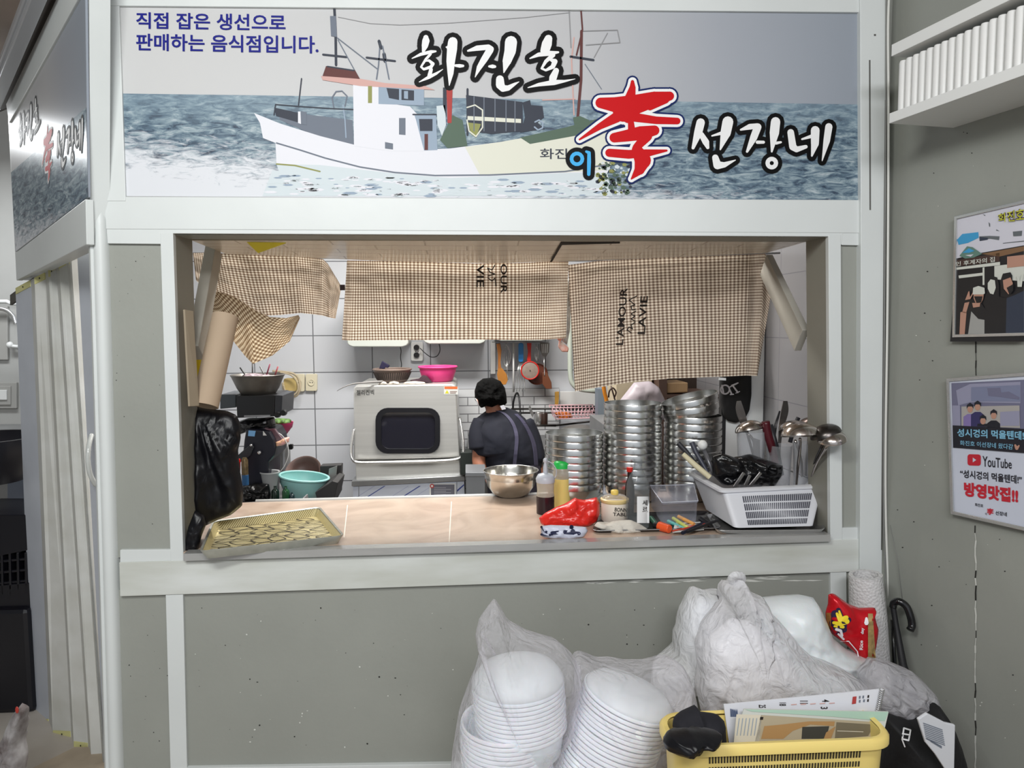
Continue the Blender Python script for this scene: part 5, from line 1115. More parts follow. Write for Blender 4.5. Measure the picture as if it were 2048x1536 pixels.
cp = c; obj('tether', B().tube(smoothpath([cp+V((3*u_,0,108*u_)), cp+V((14*u_,0,102*u_)), cp+V((22*u_,0,90*u_)), cp+V((22*u_,0,78*u_)), cp+V((19*u_,0,72*u_))], 5), 1.0*u_, 6), M_capg, bt, smooth=180)
# oil bottle
c = onC(1124,1014); u_ = mpp(c.y); bt = thing('sauce_bottle', 'tall squeeze bottle of yellow oil with a bright green nozzle cap', 'bottle', c)
obj('liquid', B().lathe([(0,0),(18*u_,0),(18.2*u_,60*u_),(0,60*u_)], c, 28), mat('oil_yellow','ddc87a',.2,sss=.2), bt, smooth=50, label='yellow oil')
obj('bottle_body', B().lathe([(18.2*u_,60*u_),(18.3*u_,70*u_),(17*u_,78*u_),(15*u_,83*u_)], c, 32), M_cl2, bt, smooth=60)
M_cg = mat('cap_green','25b24c',.35)
obj('cap', B().lathe([(16*u_,81*u_),(16.5*u_,92*u_),(14*u_,95*u_),(5.5*u_,97*u_),(4.8*u_,108*u_),(3*u_,117*u_),(0,118*u_)], c, 28), M_cg, bt, smooth=50, label='bright green nozzle cap')
obj('tether', B().tube(smoothpath([c+V((-2*u_,0,118*u_)), c+V((6*u_,0,120*u_)), c+V((17*u_,0,112*u_)), c+V((22*u_,0,98*u_)), c+V((16*u_,0,88*u_))], 5), 1.2*u_, 6), M_cg, bt, smooth=180)
# red bag, packet
M_redbag = mat('red_bag','d82a22',.25,bump=.5,bscale=22,spec=.5,sss=.1)
rb = onC(1140,1056)
rbb = pillow([(1078,1036),(1090,1026),(1112,1014),(1128,1008),(1150,995),(1156,998),(1170,1000),(1194,994),(1200,1008),(1199,1030),(1193,1044),(1180,1052),(1150,1055),(1122,1056),(1092,1054),(1082,1048)], rb.y+.03, .035, .014, 22, 110, 14, seed=12, flat=.6)
solo('red_plastic_bag', 'crumpled bright red plastic bag on the counter beside the sauce bottles', 'bag', rbb, M_redbag, smooth=180)
pb_ = onC(1125,1078)
b = pillow([(1081,1052),(1100,1050),(1150,1052),(1172,1054),(1176,1062),(1168,1074),(1140,1078),(1100,1077),(1083,1073)], pb_.y+.012, .018, .006, 30, 80, 10, seed=13, flat=.5)
pk_ = solo('snack_packet', 'small white and navy packet lying in front of the red bag', 'packet', b, mat('packet_white','c9ccdc',.3,bump=.3), smooth=180)
tp = bvh(b); mp_ = onM(tp, pb_.y-.01, .0015)
b = B(); strokes(b, [[(1083,1054,5),(1092,1064,5),(1104,1068,6)],[(1104,1066,7),(1130,1064,8),(1158,1067,7)],[(1143,1054,9),(1146,1063,9)],[(1083,1069,5),(1100,1070,5)]], mp_, 0, 0, 8); obj('printing', b, mat('navy_print','1c2040',.5), pk_, smooth=None)
solo('side_dish_plate', 'small white dishes stacked behind the cream jar, lowest', 'dish', B().lathe([(0,0),(.030,0),(.046,.010),(.048,.012),(.044,.011),(0,.003)], onC(1193,1010), 32), mat('china','c9cdc9',.2), smooth=60)
for k in (1, 2, 3): solo('side_dish_plate', 'small white dish behind the cream jar, %s in the stack' % {1:'second',2:'third',3:'topmost'}[k], 'dish', B().lathe([(0,0),(.030,0),(.046,.010),(.048,.012),(.044,.011),(0,.003)], onC(1193,1010)+V((0,0,.0075*k)), 32), MATS['china'], smooth=60)
solo('cling_bundle', 'small upright twist of clear plastic behind the white dishes', 'wrapper', pillow([(1205,985),(1208,968),(1212,985),(1216,988),(1206,990)], .45, .012, .004, 40, 30, 5), mat('wrap_white','c5c8d2',.25), smooth=180)
# black tray
ty = thing('serving_tray', 'black rimmed serving tray holding the jar, glass bottle and stationery', 'tray', onC(1310,1050,.001))
TO = [onC(*p,.008) for p in ((1192,1064),(1436,1056),(1415,1022),(1200,1028))]
TO[0] = onC(1184,1062,.010); TO[1] = onC(1443,1056,.010); 
r0 = roundc(TO,.03,6); r1 = roundc(inset(TO,.012,-.007),.026,6); r2 = roundc(inset(TO,.010,-.010),.026,6)
obj('tray_body', B().rings([r2, r0, [p+V((0,0,.002)) for p in r0], r1], True, True), mat('tray_black','1f1c1d',.28), ty, smooth=50, label='black tray body')
obj('rim', B().tube(r0, .0016, 6, closed=True), M_steel_d, ty, smooth=180)
# jar
c = onC(1229,1042,.003); u_ = mpp(c.y); jr = thing('jar', 'cream jar with a yellow rimmed lid, yellow knob and black lettering', 'jar', c)
jb_ = B().lathe([(0,0),(24*u_,0),(27*u_,4*u_),(27.5*u_,36*u_),(26*u_,41*u_),(0,41*u_)], c, 40); obj('jar_body', jb_, mat('cream_ceramic','ddd2c4',.25), jr, smooth=50)
obj('lid_ring', B().lathe([(27*u_,40*u_),(29*u_,42*u_),(29*u_,47*u_),(26*u_,49*u_)], c, 40), mat('lid_yellow','d9c084',.35), jr, smooth=50, label='yellow lid ring')
ld = obj('lid', B().lathe([(26*u_,48*u_),(22*u_,53*u_),(8*u_,56*u_),(0,56*u_)], c, 40), M_clear, jr, smooth=60)
obj('lid_knob', B().lathe([(7*u_,55*u_),(8*u_,57*u_),(8*u_,63*u_),(6*u_,65*u_),(0,65*u_)], c, 20), mat('knob_yellow','e2c463',.35), ld, smooth=50, label='yellow knob')
tj_ = bvh(jb_); mj = onM(tj_, c.y-.04, .001); b = B(); text_on(b, 'BONNE', [(1230,1015),(1259,1017),(1258,1025),(1229,1023)], mj, .02); text_on(b, 'TABLE', [(1226,1025),(1259,1026),(1258,1033),(1226,1032)], mj, .02); obj('lettering', b, M_ink, jr, smooth=None)
# soju bottle
c = onC(1275,1052,.003); u_ = mpp(c.y); sb = thing('glass_bottle', 'clear empty glass bottle with a white label on the black tray', 'bottle', c)
ob = [(0,0),(23*u_,0),(23.5*u_,4*u_),(23.5*u_,82*u_),(21*u_,97*u_),(12*u_,113*u_),(8.2*u_,122*u_),(7.4*u_,134*u_),(8.6*u_,136*u_),(8.6*u_,138*u_),(6.6*u_,138*u_)]
ib = [(6.0*u_,137*u_),(6.2*u_,122*u_),(10.5*u_,112*u_),(19.5*u_,96*u_),(22.2*u_,82*u_),(22.2*u_,4*u_),(0,3*u_)]
gb = B().lathe(ob, c, 40); M_gl = film('bottle_glass', (150,158,160), .14, .03, 0, 5)
obj('glass_body', gb, M_gl, sb, smooth=50)
obj('neck_thread', B().tube([c+V((8.4*u_*math.cos(a*.5), 8.4*u_*math.sin(a*.5), (126+a*.22)*u_)) for a in range(38)], .9*u_, 6), M_gl, sb, smooth=180)
tg = bvh(gb); mg = onM(tg, c.y-.03, .0008); mg2 = onM(tg, c.y-.03, .0018)
b = B(); b.grid(lambda u,v: mg(1274+24.5*u, 993+(1046-993)*v), 10, 6); obj('paper_label', b, mat('label_white','dfe0e0',.5), sb, smooth=180, label='white paper label')
b = B(); text_on(b, '세', [(1285,1000),(1295,1000),(1295,1011),(1285,1011)], mg2, .02); text_on(b, '로', [(1285,1014),(1295,1014),(1295,1024),(1285,1024)], mg2, .02); obj('lettering', b, M_ink, sb, smooth=None)
# red cap bottle
c = onC(1259,1026,.003); u_ = mpp(c.y); rc = thing('sauce_bottle', 'dark brown sauce bottle with a red cap behind the clear glass bottle', 'bottle', c)
obj('bottle_body', B().lathe([(0,0),(9*u_,0),(10*u_,40*u_),(9*u_,60*u_),(5*u_,72*u_),(4.6*u_,90*u_),(0,90*u_)], c, 24), mat('dark_sauce','2a1714',.12), rc, smooth=50)
obj('cap', B().lathe([(6*u_,86*u_),(6.6*u_,87*u_),(6.4*u_,95*u_),(0,96*u_)], c, 20), M_red, rc, smooth=40, label='red cap')
# white napkins
nb = onC(1245,1062,.004); solo('napkin', 'crumpled white napkins in front of the cream jar', 'napkin', pillow([(1188,1052),(1194,1044),(1210,1050),(1224,1044),(1244,1042),(1262,1040),(1280,1048),(1298,1060),(1280,1064),(1240,1066),(1205,1064)], nb.y+.015, .03, .012, 28, 90, 10, seed=22, flat=.6), mat('napkin_white','c9c4ba',.85,bump=.3), smooth=180)
# clear box
M_box = film('box_clear', (196,200,214), .12, .1, 0, 5)
cb = thing('storage_box', 'clear plastic lidded box with stationery inside on the black tray', 'box', onC(1355,1040,.003))
Q = [onC(1299,1036,.003),onC(1392,1052,.003),onC(1400,1030,.003),onC(1306,1014,.003)]
Q = [onC(1326,1050,.003), onC(1392,1046,.003), onC(1385,1012,.003), onC(1303,1014,.003)]
hh = .075
T_ = [p+V((0,0,hh)) for p in Q]; b = B(); b.rings([Q, [ (p-cen_)*1.04+cen_ for p, cen_ in zip(T_, [sum(T_,V())/4]*4)]], True, False); obj('box_body', b, M_box, cb, smooth=None)
cen_ = sum(T_, V())/4; LT = [(p-cen_)*1.08+cen_ for p in T_]
obj('lid', B().rings([[p-V((0,0,.006)) for p in LT], LT], True, True), M_box, cb, smooth=None, bevel=.002)
obj('lid_edge', B().tube(LT, .0014, 6, closed=True), mat('edge_lilac','d4d6e2',.3), cb, smooth=180)
cc = sum(Q, V())/4
GS = 'stationery on the black tray'
def stick(name, label, cat, p0, p1, h0, h1, r, m, dep=0):
    a = onC(*p0, h0); c = onC(*p1, h1); a.y += dep; c.y += dep; return solo(name, label, cat, B().cyl(a, c, r), m, smooth=50)
stick('marker_pen', 'yellow green marker inside the clear box', 'pen', (1350,1040), (1380,1060), .012, .012, .006, mat('pen_lime','c9cf6a',.4), dep=.02)
stick('marker_pen', 'orange marker inside the clear box', 'pen', (1360,1036), (1392,1052), .022, .010, .006, mat('pen_orange','d59a52',.4), dep=.02)
stick('marker_pen', 'teal marker inside the clear box', 'pen', (1340,1046), (1374,1062), .006, .006, .006, mat('pen_teal','5fb3ad',.4), dep=.02)
stick('pen', 'dark green pen lying left of the orange capped tube', 'pen', (1302,1036), (1318,1056), .010, .006, .008, mat('pen_green','13503a',.35))
stick('pencil', 'thin red pencil lying over the paper strips', 'pencil', (1345,1062), (1410,1048), .020, .024, .0025, mat('pencil_red','c8452e',.4))
stick('ballpoint_pen', 'black ballpoint pen lying across the right of the black tray', 'pen', (1365,1066), (1412,1044), .016, .026, .006, mat('pen_navy','171a2a',.3))
stick('knife_handle', 'long black pen with a pointed end at the right of the tray', 'pen', (1375,1064), (1436,1040), .022, .034, .0045, mat('pen_black','151519',.3))
stick('marker_pen', 'black marker with a white round end beside the clear box', 'pen', (1398,1036), (1420,1050), .040, .018, .008, MATS['pen_black'])
gt = thing('glue_tube', 'short tube with a big orange cap lying on the black tray', 'tube', onC(1328,1064,.003))
a = onC(1318,1052,.016); c = onC(1345,1060,.014)
obj('cap', B().cyl(a, a.lerp(c,.8), .015, .013, 20), mat('cap_orange','e4592a',.35), gt, smooth=50, bevel=.002, label='orange cap'); obj('tube_body', B().cyl(a+V((-.014,.01,0)), a, .010, .012, 16), mat('pen_black','151519',.3), gt, smooth=50)
PA = [onC(*p,.007) for p in ((1345,1066),(1408,1060),(1406,1044),(1350,1046))]
ps_ = solo('paper_slip', 'white printed paper slip under the pens on the black tray', 'paper', B().prism(PA, (0,0,.001)), M_wp, smooth=None)
b = B()
for k in range(4):
    t0, t1 = .15+.2*k, .22+.2*k; b.poly([PA[0].lerp(PA[3],t0).lerp(PA[1].lerp(PA[2],t0),.1)+V((0,0,.0018)), PA[0].lerp(PA[3],t0).lerp(PA[1].lerp(PA[2],t0),.85)+V((0,0,.0018)), PA[0].lerp(PA[3],t1).lerp(PA[1].lerp(PA[2],t1),.85)+V((0,0,.0018)), PA[0].lerp(PA[3],t1).lerp(PA[1].lerp(PA[2],t1),.1)+V((0,0,.0018))], k % 2)
obj('printing', b, [mat('pencil_red','c8452e',.4), M_ink], ps_, smooth=None)
# ------------------------------------------------------------------ white basket on steel tray
st = thing('steel_tray', 'shallow steel tray under the white slotted basket', 'tray', onC(1535,1055,.001))
TO = [onC(1432,1062,.014), onC(1652,1060,.014), onC(1640,1034,.014), onC(1412,1028,.014)]
r0 = roundc(TO,.03,6); r1 = roundc(inset(TO,.014,-.011),.026,6); r2 = roundc(inset(TO,.010,-.0135),.026,6)
obj('tray_body', B().rings([r2, r0, [p+V((0,0,.002)) for p in r0], r1], True, True), M_steel, st, smooth=50)
M_bw = mat('basket_white','d4d5da',.4)
wb = thing('plastic_basket', 'white slotted plastic basket packed with ladles and wrapped cutlery', 'basket', onC(1545,1050,.016))
Hb = .105
TT = [onC(1446,980,Hb+.016), onC(1650,970,Hb+.016), onC(1602,950,Hb+.016), onC(1380,944,Hb+.016)]
TT[2] = TT[1]+(TT[3]-TT[0]); BB = [onC(1470,1056,.017), onC(1630,1052,.017)]; shf = (TT[3]-TT[0])*.86; 
BB = [BB[0], BB[1], BB[1]+shf, BB[0]+shf]; BB = [V((p.x,p.y,cz(p.x,.017))) for p in BB]
rt = roundc(TT,.02,6); rbm = roundc(BB,.02,6); it = roundc(inset(TT,.003,0),.018,6); ibm = roundc(inset(BB,.003,.003),.018,6)
obj('wall', B().rings([rbm, rt, it, ibm], True, True), M_bw, wb, smooth=40)
ro = roundc(inset(TT,-.012,.0),.026,6)
obj('rim', B().rings([[p+V((0,0,-.006)) for p in rt],[p+V((0,0,-.007)) for p in ro],[p+V((0,0,.0)) for p in ro],[p+V((0,0,.005)) for p in rt],[p+V((0,0,.004)) for p in it]], False, False), M_bw, wb, smooth=60)
b = B(); f0, f1, g0, g1 = TT[0], TT[1], BB[0], BB[1]; nrm = (f1-f0).cross(g0-f0).normalized(); nrm = nrm if nrm.y < 0 else -nrm
def face(u, v): return f0.lerp(f1,u).lerp(g0.lerp(g1,u),v)+nrm*.0045
for row in range(4):
    v0 = .20+row*.205; v1 = v0+.16
    if row == 3: v1 = v0+.12
    for k in range(34):
        u0 = .17+k*.0212; b.prism([face(u0,v0), face(u0+.008,v0), face(u0+.008,v1), face(u0,v1)], -nrm*.004)
obj('slots', b, mat('slot_shadow','4a4c56',.8), wb, smooth=None)
# contents
def cup(cx, y0, y1, w0, w1, Y, label):
    c = onY(cx,y1,Y); h = onY(cx,y0,Y).z-c.z; u_ = mpp(Y)/2; return solo('plastic_tumbler', label, 'tumbler', B().lathe([(0,0),(w1*u_,0),(w0*u_,h),(w0*u_-.0015,h),(w1*u_-.0015,.003),(0,.003)], c, 32), M_clear, smooth=60)
wy = (TT[0].y+TT[3].y)/2
cup(1500,862,1000,58,44,wy+.02,'clear tumbler of ladles at the left of the white basket')
cup(1556,890,1005,52,40,wy,'clear tumbler standing in the middle of the white basket')
cup(1606,885,1005,46,36,wy+.01,'clear tumbler holding the bundle of ladles at the right of the white basket')
solo('black_wrapping', 'crumpled black plastic filling the white basket', 'bag', pillow([(1424,912),(1440,905),(1470,915),(1500,908),(1540,922),(1566,930),(1565,950),(1548,975),(1535,972),(1500,970),(1445,970),(1425,950)], wy-.03, .05, .03, 26, 110, 12, seed=31, flat=.6), mat('wrap_black','101012',.2,bump=.5,bscale=30), smooth=180)
def spoonlike(name, label, hx, pts, bowlc, br_, m=M_steel, Y=None, ax=None, r=.0035, hm=None, sc=(1,1,.35), Ye=None):
    Y0 = Y or wy; Y = Y0 if Ye is None else Ye; t = thing(name, label, name, onY(*pts[0], Y0)); nn = len(pts)-1
    obj('handle', B().tube(smoothpath([onY(*p, Y0+(Y-Y0)*i/nn) for i, p in enumerate(pts)], 4), r, 8), hm or m, t, smooth=180)
    c = onY(*bowlc, Y); M = V(ax or (0,0,1)).to_track_quat('Z','Y').to_matrix(); b = B()
    R = br_*mpp(Y); prof = [(R*math.sin(a), -R*sc[2]*2*(math.cos(a)) ) for a in [k*math.pi/2/7 for k in range(8)]]
    b.lathe(prof+[(x*.96, z+.0012) for x, z in prof[::-1]], c, 28, V(ax or (0,0,1))); obj('scoop', b, m, t, smooth=60); return t
M_lad = mat('ladle_steel','bcb4ae',.2,metal=1)
spoonlike('ladle', 'leftmost upturned steel ladle over the white basket', 0, [(1535,960),(1520,920),(1506,880),(1496,868)], (1500,861), 30, M_lad, wy+.02, (.15,-.25,-1), .0045)
spoonlike('ladle', 'upturned steel ladle with the broad shiny scoop at the right', 0, [(1592,985),(1595,940),(1600,895),(1600,878)], (1602,872), 40, M_lad, wy-.02, (0,-.2,-1), .0045, Ye=.0)
spoonlike('ladle', 'upturned steel ladle leaning behind the broad shiny one', 0, [(1606,985),(1602,920),(1590,880)], (1590,862), 32, M_lad, wy+.03, (-.1,-.25,-1), .0045)
spoonlike('ladle', 'rear steel ladle whose scoop rises behind the others', 0, [(1612,985),(1612,930),(1618,870)], (1622,854), 30, mat('ladle_brown','8d7f7a',.3,metal=1), wy+.06, (.1,-.35,-1), .0045)
spoonlike('ladle', 'steel ladle pointing right past the opening frame', 0, [(1618,985),(1628,930),(1645,890)], (1652,870), 32, mat('ladle_dark','54504e',.3,metal=1), wy+.02, (.35,-.1,-1), .0045, Ye=-.03)
spoonlike('ladle', 'lowest right ladle seen from its rim, furthest right', 0, [(1614,990),(1630,935),(1655,890)], (1664,880), 29, M_lad, wy-.03, (.2,.25,-1), .0045, Ye=-.05)
def spat(name, label, pts, w_, m, Y, d=.004):
    b = B(); P = smoothpath([V((x,y,0)) for x,y in pts], 4); W = smoothpath([V((w0,0,0)) for w0 in w_], 4); L_ = []; R_ = []
    for i, p in enumerate(P):
        t = P[min(i+1,len(P)-1)]-P[max(i-1,0)]; t.normalize(); n = V((-t.y,t.x,0)); L_.append(p+n*W[i].x); R_.append(p-n*W[i].x)
    b.prism([onY(q.x,q.y,Y) for q in L_+R_[::-1]], (0,d,0)); return solo(name, label, name, b, m, smooth=None)
M_sp = mat('spoon_grey','8b8684',.25,metal=.9)
spat('spoon', 'grey spoon standing tallest at the left of the ladles', [(1478,802),(1480,820),(1488,845),(1496,870),(1515,940)], [4,8,7,2.5,2.5], M_sp, wy+.05)
spat('spoon', 'grey spoon standing tallest behind the right hand ladles', [(1571,802),(1570,822),(1564,850),(1560,880),(1556,950)], [4,7,5.5,3,3], M_sp, wy+.07)
spat('fork', 'dark narrow utensil leaning left of the tall right spoon', [(1560,822),(1552,850),(1547,875),(1540,930)], [1.5,3,4,3], mat('dark_steel','4b4b4e',.3,metal=.8), wy+.05)
b = B(); b.tube(smoothpath([onY(1531,843,wy-.01),onY(1536,870,wy-.01),onY(1545,900,wy-.01),onY(1552,940,wy-.01)],4), .014, 14)
solo('knife_handle', 'dark red ribbed utensil handle standing in the middle of the white basket', 'handle', b, mat('maroon_handle','4a121c',.3), smooth=180)
solo('tongs', 'dark grip tool leaning beside the maroon handle', 'tongs', B().tube([onY(1540,850,wy+.02),onY(1552,895,wy+.02),onY(1562,950,wy+.02)], .010, 10), mat('grip_charcoal','2c2c31',.4), smooth=180)
solo('utensil_grip', 'short dark grip pointing up between the right hand ladles', 'handle', B().tube([onY(1597,835,wy+.04),onY(1590,850,wy+.04),onY(1580,885,wy+.04)], .007, 10), mat('grip_charcoal','2c2c31',.4), smooth=180)
solo('table_knife', 'flat steel blade standing in the left clear tumbler', 'knife', B().prism([onY(1505,875,wy-.01),onY(1520,880,wy-.01),onY(1520,915,wy-.01),onY(1508,912,wy-.01)], (0,.003,0)), M_sp, smooth=None)
solo('wooden_spoon', 'pale wooden rolling stick leaning out of the left end of the white basket', 'stick', B().tube([onY(1366,908,wy+.0),onY(1390,930,wy-.02),onY(1420,955,wy-.04)], [.008,.0095,.009], 12), mat('pale_wood','cdc4a4',.6), smooth=60)
solo('brush_handle', 'black ribbed brush handle leaning left above the pale stick', 'handle', B().tube([onY(1356,886,wy+.05),onY(1372,903,wy+.04),onY(1400,940,wy+.02)], [.009,.0085,.007], 12), mat('grip_charcoal','2c2c31',.4), smooth=60)
solo('brush_handle', 'dark grey handle between the black ribbed one and the white knob', 'handle', B().tube([onY(1384,886,wy+.07),onY(1392,905,wy+.05),onY(1415,945,wy+.02)], [.010,.008,.007], 12), mat('grip_slate','3c3e4a',.4), smooth=60)
kk = thing('potato_masher', 'utensil with a round white end knob leaning left of the black wrapping', 'utensil', onY(1404,890,wy+.05))
obj('knob', B().sphere(onY(1405,890,wy+.05), .017, 16, 10), M_wp, kk, smooth=180, label='round white knob'); obj('shaft', B().tube([onY(1408,900,wy+.05),onY(1418,925,wy+.03),onY(1428,950,wy+.01)], .007, 10), mat('grip_grey','7b7b80',.3,metal=.5), kk, smooth=180)
for i,(p0,p1,lb) in enumerate((((1488,945),(1468,975),'leftmost'),((1500,950),(1490,972),'middle'),((1522,945),(1500,972),'rightmost'))):
    a, c = onY(*p0, wy-.085), onY(*p1, wy-.085); d = (c-a)/2; n = V((0,1,0)).cross(d).normalized()
    solo('spoon_tip', 'glossy wrapped spoon sticking through the black plastic, %s of three' % lb, 'spoon', B().obox((a+c)/2, d, n*.006, V((0,.002,0))), mat('spoon_gloss','8d8a88',.2,metal=.8), smooth=None, bevel=.002)
# ================================================================== foreground on a low bench
YC = -.55; ZBN = .42
bn = thing('bench', 'low wooden bench along the grey wall under the bagged containers', 'bench', V((.6,-.5,0)))
obj('seat', B().box((.0,-1.02,ZBN-.03),(1.17,-.10,ZBN)), mat('bench_wood','8d7458',.6,var=.2), bn, smooth=None)
for x in (.03, 1.10):
    for y in (-.98, -.15): obj('leg', B().box((x,y,0),(x+.05,y+.05,ZBN-.03)), mat('bench_wood','8d7458',.6), bn, smooth=None)
M_pp = mat('pp_white','eeeff4',.35,sss=.35)
def contmesh(r, h): return B().lathe([(0,0),(.80*r,0),(.84*r,.004),(.935*r,h-.0095),(.96*r,h-.009),(r*.997,h-.0085),(r+.001,h-.005),(r,h),(.97*r,h),(.945*r,h-.003),(.915*r,h-.008),(.825*r,.006),(0,.004)], (0,0,0), 56)
def cstack(cx, Y, wpx, n, step, base, ax, label, group, seed):
    r = wpx/2*mpp(Y); me = contmesh(r, .07); p = solo('food_container', label, 'container', me, M_pp, group, smooth=50); random.seed(seed)
    q = V(ax).normalized().to_track_quat('Z', 'Y'); out = []
    for k in range(n):
        o = p if k == 0 else p.copy()
        if k: COL.objects.link(o)
        o.rotation_mode = 'QUATERNION'; o.rotation_quaternion = q; o.location = base+V(ax).normalized()*(k*step)+V((random.uniform(-.001,.001),)*2+(0,)); out.append(o)
    ordlabels(out, label)
    return out, r
c = onY(1014,1500,YC); c.z = ZBN+.001
topz = onY(1014,1432,YC).z; st_ = .0100; n1 = int((topz-.07-ZBN)/st_)+1
s1, rC = cstack(1014, YC, 192, n1, st_, c, (0,0,1), 'white container in the lower stack of the leftmost bag', 'containers in the lower left stack', 41)
c2_ = onY(1046,1500,YC); c2_.z = topz-.088
s2, _ = cstack(1046, YC, 190, 11, .0100, c2_, (-.06,0,1), 'white container in the upper stack of the leftmost bag', 'containers in the upper left stack', 42)
ax = V((.36,0,1)).normalized()
bt_ = onY(1200,1500,YC); bt_.z = ZBN+.04; tp_ = onY(1258,1392,YC); 
L_ = (tp_.z-bt_.z)/ax.z; base = tp_-ax*L_; n3 = int((L_-.07)/.0105)+1
s3, _ = cstack(1230, YC, 196, n3, .0105, base, ax, 'white container in the slanting stack', 'containers in the slanting stack', 43)
# lid domes in the bags
dome = B().lathe([(rC*.98,0),(rC*1.0,.004),(rC*.97,.012),(rC*.93,.020),(rC*.82,.034),(rC*.6,.044),(rC*.3,.049),(0,.050)], (0,0,0), 48); d_ = solo('container_lid', 'milky domed lid on top of the upper left container stack', 'lid', dome, mat('lid_milky','d0d4d6',.5,sss=.1), smooth=180)
d_.location = s2[-1].location+V((-.004,0,.068)); d_.rotation_euler = (0,-.06,0)
d2 = d_.copy(); COL.objects.link(d2); d2['label'] = 'milky domed lid on top of the slanting container stack'; d2.location = s3[-1].location+ax*.068; d2.rotation_euler = (0,.345,0); d2.scale = (1,1,.7)
M_filmA = film('bag_film', (246,244,250), .16, .10, .9, 22)
M_filmB = film('bag_film_dense', (250,251,253), .55, .16, .8, 20)
o1 = [(895,1600),(905,1500),(918,1420),(935,1375),(947,1347),(960,1300),(968,1283),(950,1273),(954,1255),(958,1238),(973,1218),(988,1199),(1003,1222),(1017,1246),(1055,1268),(1090,1278),(1118,1286),(1143,1306),(1158,1330),(1164,1345),(1156,1394),(1146,1452),(1128,1475),(1120,1600)]
solo('clear_plastic_bag', 'knotted clear plastic bag around the left container stacks', 'bag', pillow(o1, YC, .125, .010, 14, 130, 18, center=(1035,1440), seed=51, fold=(985,1262,.012,10), flat=.42), M_filmA, smooth=180)
o2 = [(1112,1600),(1125,1500),(1136,1440),(1150,1385),(1150,1345),(1146,1318),(1160,1312),(1180,1320),(1200,1328),(1225,1327),(1260,1333),(1300,1332),(1330,1328),(1348,1322),(1365,1330),(1380,1355),(1390,1385),(1392,1412),(1376,1425),(1360,1430),(1352,1440),(1348,1480),(1330,1540),(1322,1600)]
solo('clear_plastic_bag', 'clear plastic bag around the slanting container stack', 'bag', pillow(o2, YC+.01, .128, .010, 14, 130, 18, center=(1240,1450), seed=52, fold=(1160,1335,.012,10), flat=.42), M_filmA, smooth=180)
# ------------------------------------------------------------------ heap of bags
def z6(P): return [(1300+x/3.151, 1100+y/3.151) for x, y in P]
YG = -.32
wbag = pillow(z6([(275,228),(345,255),(430,240),(470,330),(500,450),(480,700),(400,900),(200,900),(120,1000),(100,1540),(30,1540),(10,900),(20,760),(110,700),(165,650),(170,540),(190,460),(200,380),(240,290)]), YG+.06, .09, .015, 10, 110, 16, center=(1375,1310), seed=61, fold=(1330,1190,.01,9), flat=.5)
solo('plastic_bag', 'milky plastic bag at the back left of the bag heap, leaning on the grey wall', 'bag', wbag, M_filmB, smooth=180)
solo('white_bundle', 'soft white bundle inside the milky bag at the back left', 'bundle', pillow(z6([(240,330),(330,290),(420,320),(440,500),(400,700),(250,740),(190,640),(200,450)]), YG+.06, .06, .012, 12, 70, 10, seed=62), mat('bundle_white','eceef2',.7), smooth=180)
solo('white_plastic_bag', 'opaque white plastic bag lying behind the knotted clear bag', 'bag', pillow(z6([(640,330),(730,308),(850,294),(960,286),(1030,300),(1060,350),(1095,430),(1135,540),(1240,630),(1330,680),(1382,690),(1385,745),(1330,790),(1260,1500),(700,1500),(640,900),(600,500)]), YG+.05, .10, .016, 9, 120, 18, center=(1590,1300), seed=63, fold=(1735,1325,.012,8), flat=.5), mat('bag_white','d9dee0',.35,sss=.2,bump=.35,bscale=18), smooth=180)
kb = thing('plastic_bag', 'big clear plastic bag tied in a knot at the top of the bag heap', 'bag', onY(1500,1580,YG-.08))
ko = z6([(455,215),(475,190),(510,200),(530,150),(560,150),(590,185),(575,240),(640,265),(720,300),(700,340),(800,430),(880,520),(950,610),(1040,690),(1180,740),(1300,800),(1390,870),(1400,960),(1380,1500),(480,1500),(470,1020),(400,1025),(320,1010),(292,880),(310,760),(290,620),(330,500),(420,380),(480,310),(450,260)])
kbb = pillow(ko, YG-.08, .12, .014, 9, 150, 20, center=(1500,1330), seed=64, fold=(1475,1170,.03,11), flat=.5)
obj('film', kbb, film('bag_film_mid', (252,251,254), .42, .10, 1.0, 20), kb, smooth=180)
obj('knot', B().tube(smoothpath([onY(1470,1168,YG-.08),onY(1462,1158,YG-.1),onY(1470,1150,YG-.11),onY(1484,1152,YG-.1),onY(1482,1164,YG-.09),onY(1474,1170,YG-.1)], 5), .009, 8), film('bag_film_dense', (236,237,240), .50), kb, smooth=180)
solo('tissue_bundle', 'pale folded contents inside the knotted clear bag', 'bundle', pillow(z6([(360,560),(520,430),(640,450),(760,560),(900,700),(960,860),(820,930),(480,960),(350,860),(330,700)]), YG-.07, .07, .015, 12, 80, 12, seed=65), mat('bundle_pale','ececf0',.6), smooth=180)
solo('clear_plastic_bag', 'puffed clear plastic bag at the right end of the heap, above the black bag', 'bag', pillow(z6([(1330,790),(1385,740),(1410,700),(1500,712),(1580,735),(1650,765),(1710,815),(1760,870),(1792,935),(1795,1000),(1730,1040),(1650,1082),(1580,1060),(1500,1030),(1450,1010),(1400,960),(1340,880)]), YG-.12, .08, .012, 12, 100, 16, seed=66, fold=(1720,1330,.02,9), flat=.5), film('bag_film_grey', (222,221,226), .40, .12, .9, 20), smooth=180)
